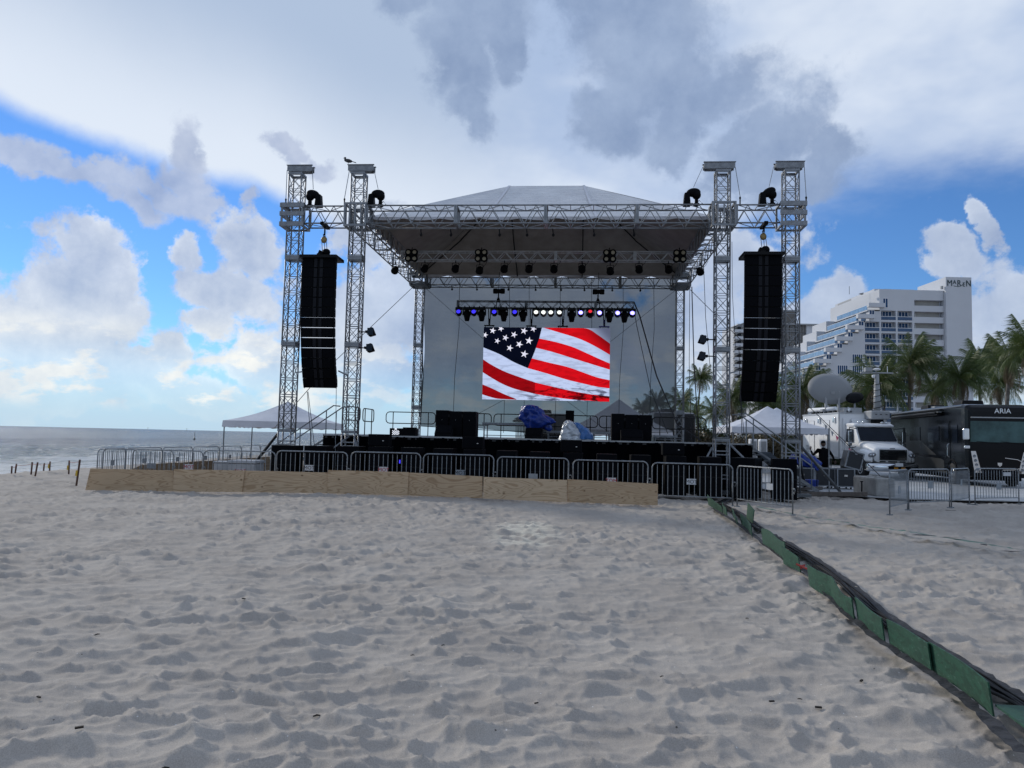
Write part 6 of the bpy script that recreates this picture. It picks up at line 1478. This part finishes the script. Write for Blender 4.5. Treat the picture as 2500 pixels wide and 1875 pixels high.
    MB().box((-.5, 6.0, H+.08), (.5, .6, .12)).build('roof_vent', GREYP, T)
    MB().box((0, L/2, .38), (W-.5, L-1, .2)).build('chassis', BLK, T)
    return T
motorhome((21.15, 33.8, 0), R(-11), 'gloss black motorhome at the right edge, chrome letters over its windscreen', word='ARIA')
motorhome((2.45, 50.0, -.2), R(4), 'dark motorhome seen through the backdrop mesh behind the blue bundle', H=3.5, front=False)
motorhome((10.0, 47.5, -.1), R(-2), 'dark motorhome through the mesh, right of the grey-looking tent', H=3.55, front=False)

# ------------------------------------------------------------------ palms and bushes
def leaf_mat(name, c0, c1, sc=.6, tr=.25):
    m = bpy.data.materials.new(name); m.use_nodes = True; w = NT(m.node_tree)
    out = w.n('ShaderNodeOutputMaterial'); b = w.n('ShaderNodeBsdfPrincipled'); t = w.n('ShaderNodeBsdfTranslucent'); mx = w.n('ShaderNodeMixShader')
    g = w.n('ShaderNodeTexCoord').outputs['Object']; oi = w.n('ShaderNodeObjectInfo'); n = w.noise(g, sc*3, 4, .6)
    c = w.mix(w.m('ADD', w.m('MULTIPLY', w.mr(n, .3, .7), .6), w.m('MULTIPLY', oi.outputs['Random'], .4)), c0, c1)
    w.put(b.inputs['Base Color'], c); b.inputs['Roughness'].default_value = .5; w.put(t.inputs[0], c); mx.inputs[0].default_value = tr
    w.nt.links.new(b.outputs[0], mx.inputs[1]); w.nt.links.new(t.outputs[0], mx.inputs[2]); w.nt.links.new(mx.outputs[0], out.inputs[0]); return m
LF = leaf_mat('palm_leaf', (.040, .080, .022, 1), (.125, .155, .040, 1)); LFB = leaf_mat('dry_palm_leaf', (.12, .085, .045, 1), (.22, .165, .095, 1)); BUSH = leaf_mat('bush_leaf', (.025, .042, .018, 1), (.07, .085, .030, 1)); BUSHB = leaf_mat('dry_bush_leaf', (.07, .055, .032, 1), (.14, .115, .065, 1))
TRK = mat('palm_trunk', (.13, .115, .10), .9, 0, .35, 8, .8, 14)
def frond_mesh(seed, L=2.4, m=None, droop=1.0):
    rnd = random.Random(seed); mb = MB(); n = 34; pts = []; a0 = 0
    for i in range(n+1):
        u = i/n; pts.append(Vector((L*(u-.16*droop*u*u*u), 0, L*(.16*u-.62*droop*u*u*.9))))
    mb.tube(pts, [.022*(1-i/n)+.004 for i in range(n+1)], 4)
    for i in range(2, n):
        u = i/n; t = (pts[i+1]-pts[i-1]).normalized()
        for s in (-1, 1):
            for q in (0, .5):
                p = pts[i].lerp(pts[i+1], q); l = L*.33*(math.sin(math.pi*min(1, u*.9+.10))**.6)*rnd.uniform(.6, 1.15); d = (t*rnd.uniform(.45, .85)+Vector((0, s*1.0, 0))*.6+Vector((0, 0, rnd.uniform(-.75, -.25)-.3*u))).normalized(); e = p+d*l+Vector((0, 0, -.45*l)); mid = p+d*l*.5+Vector((0, 0, .02*l)); w_ = t*.0105*L/2.4
                mb.add([p-w_, p+w_, mid+w_*1.2, mid-w_*1.2, e], [(0, 1, 2, 3), (3, 2, 4)])
    return mb.mesh('frond', m or LF)
FR = [frond_mesh(i, 2.4, LF, d) for i, d in enumerate((.55, .85, 1.1, .35))]; FRB = [frond_mesh(9, 2.2, LFB, 1.5), frond_mesh(10, 1.8, LFB, 1.9)]
def palm(px, py, Y, fl_, label, seed, nf=22, wind=.35, dead=4, lean=0):
    nf = int(nf*1.5); dead = int(dead*1.8)
    c = at(px, py, Y); rnd = random.Random(seed); T = thing('palm_tree', label, 'palm tree', (c.x-lean, c.y, 0), 0, 'palm trees behind the beach'); H = c.z
    pts = [(lean*(u**1.6)+.06*math.sin(u*5+seed), 0, H*u) for u in [i/10 for i in range(11)]]; MB().tube(pts, [.17-.07*i/10+(.05 if i == 0 else 0) for i in range(11)], 9).build('trunk', TRK, T, True)
    top = Vector(pts[-1]); k = fl_/2.4
    for i in range(nf):
        a = i*2.399+rnd.uniform(-.2, .2); el = R(70)*(1-i/nf)**.8-R(28)*(i/nf)+rnd.uniform(-.12, .12); dr = FR[(3 if i < nf*.25 else 0 if i < nf*.5 else 1 if i < nf*.8 else 2)]
        d = Vector((math.cos(a)+wind, math.sin(a))); a2 = math.atan2(d.y, d.x); s_ = k*rnd.uniform(.85, 1.12)
        inst('frond', dr, T, top, (rnd.uniform(-.25, .25), -el, a2), (s_, s_, s_))
    for i in range(dead): a = rnd.uniform(0, 6.28); s_ = k*rnd.uniform(.7, 1); o = inst('frond', FRB[i % 2], T, top-Vector((0, 0, .1)), (0, R(25)+rnd.uniform(0, .5), a), (s_, s_, s_)); o['label'] = 'dry brown hanging frond'
    return T
P_ = [(1711, 925, 108, 2.3, 'tall slim palm standing alone between the rear tower and the right inner tower', 1, 22, .2, 3, .5), (1603, 985, 105, 2.2, 'palm seen through the backdrop mesh near the right edge', 2, 20, .3, 3, 0), (1568, 1000, 110, 2.0, 'smaller palm behind the mesh, left of the other', 3, 18, .3, 2, 0), (1662, 985, 100, 2.4, 'palm seen through the right rear tower', 4, 20, .3, 3, 0),
      (1788, 975, 66, 2.2, 'palm just right of the right inner tower, behind the guy wires', 5, 20, .4, 4, 0), (1866, 992, 64, 2.3, 'palm rising behind the peak of the right tent', 6, 20, .5, 4, 0), (1745, 1010, 70, 1.9, 'short palm right of the guard rail end', 7, 18, .3, 6, 0), (1960, 955, 62, 2.7, 'large palm under the outer right tower, left of the dish', 8, 24, .5, 4, 0),
      (2035, 975, 66, 2.3, 'palm hidden behind the satellite dish', 9, 20, .4, 3, 0), (2135, 945, 60, 2.9, 'wide wind-blown palm behind the truck mast', 10, 24, .6, 4, 0), (2222, 890, 60, 2.7, 'tall palm in front of the hotel with fronds blown to the right', 11, 26, .7, 4, .3), (2282, 955, 64, 2.2, 'low dark palm above the motorhome roof, left', 12, 20, .4, 5, 0),
      (2345, 925, 58, 2.6, 'bushy palm above the motorhome roof, centre', 13, 24, .5, 5, 0), (2392, 885, 74, 2.7, 'dark palm at the right corner of the hotel', 14, 24, .6, 3, 0), (2462, 880, 50, 2.1, 'big palm near the right edge with long hanging fronds', 15, 20, .2, 9, .2), (2515, 850, 46, 2.3, 'palm cut off by the right edge of the photo', 16, 18, -.2, 8, 0), (2440, 940, 62, 2.2, 'low palm behind the motorhome roof, right', 17, 20, .3, 6, 0), (2080, 985, 62, 2.1, 'low palm between the dish and the mast', 18, 18, .4, 4, 0), (1690, 1020, 78, 2.0, 'low palm behind the rear guard rail end', 19, 18, .2, 6, 0), (1915, 990, 70, 2.2, 'palm behind the right speaker column', 20, 20, .4, 5, 0)]
for a in P_: palm(*a)
def bush_mesh(seed, m, n=2600):
    rnd = random.Random(seed); mb = MB(); vs = []; fs = []
    lob = [(rnd.uniform(-1.6, 1.6), rnd.uniform(-.6, .6), rnd.uniform(.4, 1.5), rnd.uniform(.6, 1.0)) for _ in range(9)]
    for i in range(n):
        cx, cy, cz, r = rnd.choice(lob); v = Vector((rnd.gauss(0, 1), rnd.gauss(0, 1), rnd.gauss(0, 1))).normalized()*r*rnd.uniform(.55, 1.08); p = Vector((cx, cy, cz))+v
        if p.z < 0: p.z = -p.z*.3
        a = Vector((rnd.gauss(0, 1), rnd.gauss(0, 1), rnd.gauss(0, 1))).normalized(); b = a.cross(Vector((rnd.gauss(0, 1), rnd.gauss(0, 1), rnd.gauss(0, 1)))).normalized(); s = rnd.uniform(.06, .15); o = len(vs)
        vs += [p-a*s, p+b*s*.5, p+a*s*1.3, p-b*s*.5]; fs.append((o, o+1, o+2, o+3))
    mb.add(vs, fs); return mb.mesh('foliage', m)
BM = [bush_mesh(1, BUSH), bush_mesh(2, BUSHB), bush_mesh(3, BUSH)]
stem = MB().tube([(0, 0, 0), (.1, 0, .8), (-.2, 0, 1.5)], .06, 5).tube([(.3, 0, 0), (.5, .1, .8), (.9, 0, 1.3)], .05, 5).tube([(-.3, 0, 0), (-.7, .1, .7), (-1.1, 0, 1.2)], .05, 5).mesh('stem', TRK)
rnd = random.Random(11)
for i in range(26):
    px = 1672+i*36+rnd.uniform(-8, 8); Y = 68+rnd.uniform(-4, 5); p = at(px, 1060, Y); T = thing('bush', 'dense scrubby bush under the palms behind the vehicles', 'bush', (p.x, p.y, 0), rnd.uniform(-.5, .5), 'bushes under the palms'); s = rnd.uniform(.95, 1.35)
    inst('foliage', BM[i % 3 if rnd.random() < .8 else 1], T, scale=(s, s, s*1.1)); inst('stem', stem, T, scale=(s, s, s))
for i in range(3):
    p = at(1560+i*45, 1060, 90); T = thing('bush', 'dense scrubby bush seen through the backdrop mesh', 'bush', (p.x, p.y, 0), .3*i, 'bushes behind the backdrop mesh'); inst('foliage', BM[i], T, scale=(1.5, 1.5, 1.3)); inst('stem', stem, T)

# ------------------------------------------------------------------ the stepped hotel
def hp(u, v, Y=200.0): p = at(1700+.3164*u, 640+.3164*v, Y); return p.x, p.z
BLUEW = mat('blue_window_glass', (.020, .065, .16), .25, 0, .3, .8, spec=.15); RAILG = mat('blue_rail_glass', (.025, .06, .14), .15, 0, .2, .8, spec=.7); RAILL = mat('pale_blue_rail_glass', (.16, .30, .48), .15, 0, .2, .8, spec=.7)
SHADEW = mat('shaded_corridor_wall', (.40, .39, .36), .8, 0, .08, .5)  # shade of the corridors and recesses put into a darker wall colour
def hotel():
    T = thing('hotel', 'white stepped beach hotel with blue balconies and lettering on its right tower', 'building', (hp(1600, 1400)[0], 200.0, 0)); ox = T.location.x
    def bx(mb, u0, u1, z0, z1, y0, y1): x0, x1 = hp(u0, 600)[0]-ox, hp(u1, 600)[0]-ox; mb.box(((x0+x1)/2, (y0+y1)/2, (z0+z1)/2), (x1-x0, y1-y0, z1-z0)); return mb
    zv = lambda v: hp(1550, v)[1]
    base = [372+87.6*k for k in range(12)]            # top of bay in storey k
    le = [1335-83.5*k for k in range(8)]+[1335-83.5*7]*6
    # top storey block and crown
    body = MB(); bx(body, 1415, 1912, zv(372)-.0, zv(212), 1.5, 31); body.build('wall', WHITEM, T)
    pent = MB(); bx(pent, 1432, 1745, zv(212), zv(186), 4, 29); pent.build('penthouse', WHITEM, T)
    vm = MB(); bx(vm, 1431, 1434, zv(206), zv(190), 18, 27); vm.build('roof_vent', GREYP, T)
    bx(MB(), 1525, 1580, zv(186), zv(179), 5, 8).build('roof_plant', GREYP, T)
    tow = MB(); x0, x1 = hp(1915, 600)[0]-ox, hp(2113, 600)[0]-ox; zt_ = hp(2010, 122)[1]; tow.box(((x0+x1)/2, 6, (zt_-.5)/2), (x1-x0, 14, zt_+.5)); tw_ = tow.build('stair_tower', WHITEM, T)
    frt = MB(); fy0, fy1 = 0, 1.498
    # top storey front skin with a corridor opening and one window
    z_t, z_b = zv(212), zv(372)
    bx(frt, 1415, 1685, z_b, z_t, fy0, fy1); bx(frt, 1685, 1912, zv(288), z_t, fy0, fy1); bx(frt, 1685, 1912, z_b, zv(332), fy0, fy1)
    win = MB().box((0, 0, 0), (1, 1, 1)).mesh('window', WHITE); 
    pane_cache = {}
    def window(u0, u1, v0, v1, y, cols, mt=BLUEW):
        x0, x1 = hp(u0, 600)[0]-ox, hp(u1, 600)[0]-ox; z0, z1 = zv(v1), zv(v0); w = x1-x0; h = z1-z0
        key = (round(w, 1), round(h, 1), cols)
        if key not in pane_cache:
            f = MB(); t = .10
            f.box((0, 0, h/2-t/2), (w, .12, t)).box((0, 0, -h/2+t/2), (w, .12, t))
            for c in range(cols+1): f.box((-w/2+w*c/cols, 0, 0), (t, .12, h-2*t))
            p = MB().box((0, 0, 0), (w/cols-t, .04, h-2*t)); pane_cache[key] = (f.mesh('window', WHITE), p.mesh('pane', mt), w, cols)
        fm, pm, w_, c_ = pane_cache[key]; o = inst('window', fm, T, ((x0+x1)/2, y, (z0+z1)/2))
        for c in range(cols): inst('pane', pm, o, (-w_/2+w_*(c+.5)/c_, .02, 0))
        return o
    window(1443, 1480, 280, 355, -.02, 2)
    rail = {}
    for k, v in enumerate(base):
        z1 = zv(v); z0 = zv(v+87.6); L_ = le[min(k, len(le)-1)]
        b = MB(); bx(b, L_, 1912, z0, z1, 1.5, 31); bx(b, L_-84, L_-.2, z0, z1, 20.5, 30.9); b.build('storey', WHITEM, T)
        cols = ((1428, 1541), (1555, 1668)) if k == 0 else ((1302, 1414), (1428, 1541), (1555, 1668))
        zb0 = zv(v+76); zb1 = zv(v+3)
        bx(frt, L_, cols[0][0], z0, z1, fy0, fy1)
        for (a, b_), (c, d) in zip(cols[:-1], cols[1:]): bx(frt, b_, c, zb0, zb1, fy0, fy1)
        bx(frt, cols[-1][1], 1685, zb0, zb1, fy0, fy1)
        bx(frt, cols[0][0], 1685, zb1, z1, fy0, fy1); bx(frt, cols[0][0], 1685, z0, zb0, fy0, fy1)
        bx(frt, 1685, 1912, z0, zv(v+5+42), fy0, fy1); bx(frt, 1685, 1912, zv(v+5), z1, fy0, fy1)
        for (a, b_) in cols:
            window(a+3, a+98, v+3, v+73, 1.30, 4)
            r_ = MB(); bx(r_, a, b_, zv(v+74), zv(v+50), .05, .12); rg_ = r_.build('balcony_rail', RAILG, T); q = MB(); bx(q, a, b_, zv(v+50), zv(v+47), .02, .16); q.build('top_rail', WHITE, rg_)
        window(1687, 1712, v+8, v+45, 1.42, 2, GLASSD)
        window(L_+2, L_+40, v+2, v+75, -.02, 2)
        if k in (4, 5): window(1202, 1280, v-6, v+66, -.025, 5)
        if k == 5: window(1088, 1165, v-6, v+66, -.025, 5)
        # balcony end box, terrace slab and glass rail running back
        s = MB(); bx(s, L_-10-8, L_+112, zv(v-17), zv(v-48), -1.2, 0); s.build('balcony_box', WHITEM, T)
        s = MB(); bx(s, L_-14, L_+84, z1-.3, z1, 0, 21); s.build('terrace_slab', WHITEM, T)
        s = MB(); xx = hp(L_-12, 600)[0]-ox; s.box((xx, 9.5, z1+.62), (.12, 18.6, 1.1)); rl = s.build('terrace_rail', RAILL, T); MB().box((xx, 9.5, z1+1.2), (.16, 18.6, .08)).build('top_rail', WHITE, rl)
        sx = hp(L_, 600)[0]-ox-.03
        for j in range(4): o = MB().box((sx, 3.2+j*4.4, (z0+z1)/2-.1), (.1, 2.6, 1.9)).build('side_window', BLUEW, T)
    frt.build('front_wall', WHITEM, T)
    for k in range(-1, 12):
        v = 372+87.6*k
        s = MB(); bx(s, 1714, 1900, zv(v+46), zv(v+6), 1.40, 1.48); s.build('shaded_corridor_wall', SHADEW, T)
    # lettering on the tower
    sg = mat('sign_dark_green', (.03, .06, .07), .5, 0, 0); xs = lambda u: hp(u, 170)[0]-ox
    g = MB().box((xs(1890), -.2, zv(190)), (.5, .5, .8)).build('roof_lamp', GREYP, tw_)
    zw = lambda v: hp(2010, v)[1]
    for ch, u, v, s_ in (('M', 1938, 171, 2.4), ('A', 1975, 162, 1.6), ('R', 2010, 171, 2.4), ('E', 2046, 179, 1.6), ('N', 2082, 171, 2.4)):
        text('sign_letter', ch, s_, sg, tw_, TM(xs(u), -1.06, zw(v)) @ Matrix.Diagonal((.78, .95, 1, 1)), ext=.05)
    pts = []
    for i in range(13): t = i/12; pts.append((xs(1968+80*t), -1.03, zw(188+8*math.sin(math.pi*t)-22*t**4)))
    MB().tube(pts, .07, 5).build('sign_swoosh', sg, tw_)
    MB().bar((hp(1300, 600)[0]-ox, 9, zv(205)), (hp(1300, 600)[0]-ox, 9, zv(140)), .08).build('aerial', GREYP, T)
    for u in (1320, 1632): MB().prism([(hp(u-14, 600)[0]-ox, 3, zv(230 if u < 1400 else 200)), (hp(u+14, 600)[0]-ox, 3, zv(222 if u < 1400 else 192)), (hp(u+14, 600)[0]-ox, 3, zv(236 if u < 1400 else 206))], (0, 1, 0)).build('roof_vent', GREYP, T)
hotel()
def tower_block():
    X0, _ = hp(262, 600, 270); T = thing('apartment_tower', 'pale apartment tower with brown louvred front behind the right speaker column', 'building', (X0, 270, 0)); ox = X0
    X = lambda u: hp(u, 600, 270)[0]-ox; Z = lambda v: hp(640, v, 270)[1]
    LOUV = mat('brown_louvre', (.14, .125, .11), .7, 0, .1, .4)
    def b(u0, u1, v0, v1, y0, y1, m, n, P=T): x0, x1, z0, z1 = X(u0), X(u1), Z(v1), Z(v0); return MB().box(((x0+x1)/2, (y0+y1)/2, (z0+z1)/2), (x1-x0, y1-y0, z1-z0)).build(n, m, P)
    b(330, 640, 475, 1420, 2, 22, WHITEM, 'wall'); b(640, 858, 475, 1420, 2, 22, WHITEM, 'wall'); b(858, 1040, 478, 1420, 1, 22, WHITEM, 'wall'); b(640, 1045, 470, 480, 0, 23, GREYP, 'roof_edge')
    b(640, 800, 362, 475, 4, 18, WHITEM, 'lift_tower'); b(632, 822, 355, 363, 3, 19, GREYP, 'roof_edge'); b(700, 795, 370, 800, 3.2, 3.9, LOUV, 'louvre_screen')
    for j in range(12):
        v = 480+j*60
        for u0, u1 in ((640, 668), (672, 728), (732, 790), (794, 856)):
            s = b(u0, u1, v+3, v+57, 1.3, 1.9, LOUV, 'louvre_panel')
            if j < 8:
                m = MB()
                for k in range(5): x = X(u0)+(X(u1)-X(u0))*(k+.5)/5; m.box((x, 1.2, (Z(v+3)+Z(v+57))/2), (.12, .2, Z(v+3)-Z(v+57)))
                m.build('fin', GREYP, s)
    b(950, 1000, 490, 520, .8, 1, GREYP, 'window'); b(955, 1000, 545, 575, .8, 1, GLASSD, 'window')
    for j in range(14):
        v = 500+j*53.5
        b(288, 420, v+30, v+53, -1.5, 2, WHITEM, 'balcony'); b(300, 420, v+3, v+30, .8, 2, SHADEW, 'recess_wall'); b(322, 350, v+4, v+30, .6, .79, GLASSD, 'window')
        x0 = X(262); x1 = X(330); z = Z(v+18+14); MB().prism([(x0, -1.8, z), (x1, -1.8, z+1.9), (x1, -1.8, z+1.5)], (0, 3, 0)).build('sun_shade', GREYP, T)
    x0 = X(262); x1 = X(375); MB().prism([(x0, -2, Z(515)), (x1, -2, Z(470)), (x1, -2, Z(480))], (0, 8, 0)).build('roof_fin', GREYP, T)
tower_block()
# channel markers and a buoy on the sea
for x, y, Y, lb in ((361, 1047, 1500, 'tiny channel marker on the horizon, left'), (456, 1050, 1500, 'tiny channel marker on the horizon, nearer the tent')):
    p = at(x, y, Y); T = thing('channel_marker', lb, 'marker', (p.x, p.y, -.6), 0, 'channel markers on the horizon'); MB().bar((0, 0, 0), (0, 0, 5.0), .3, 6).box((0, 0, 4.3), (1.2, .3, 1.2)).build('post', GREYP, T)
p = at(475, 1073, 170); T = thing('buoy', 'small dark spar buoy in the water', 'buoy', (p.x, p.y, -.6)); MB().lathe([(.25, 0), (.3, .3), (.06, .6), (.05, 1.9)], (0, 0, 0), 8).build('float', BLKM, T)
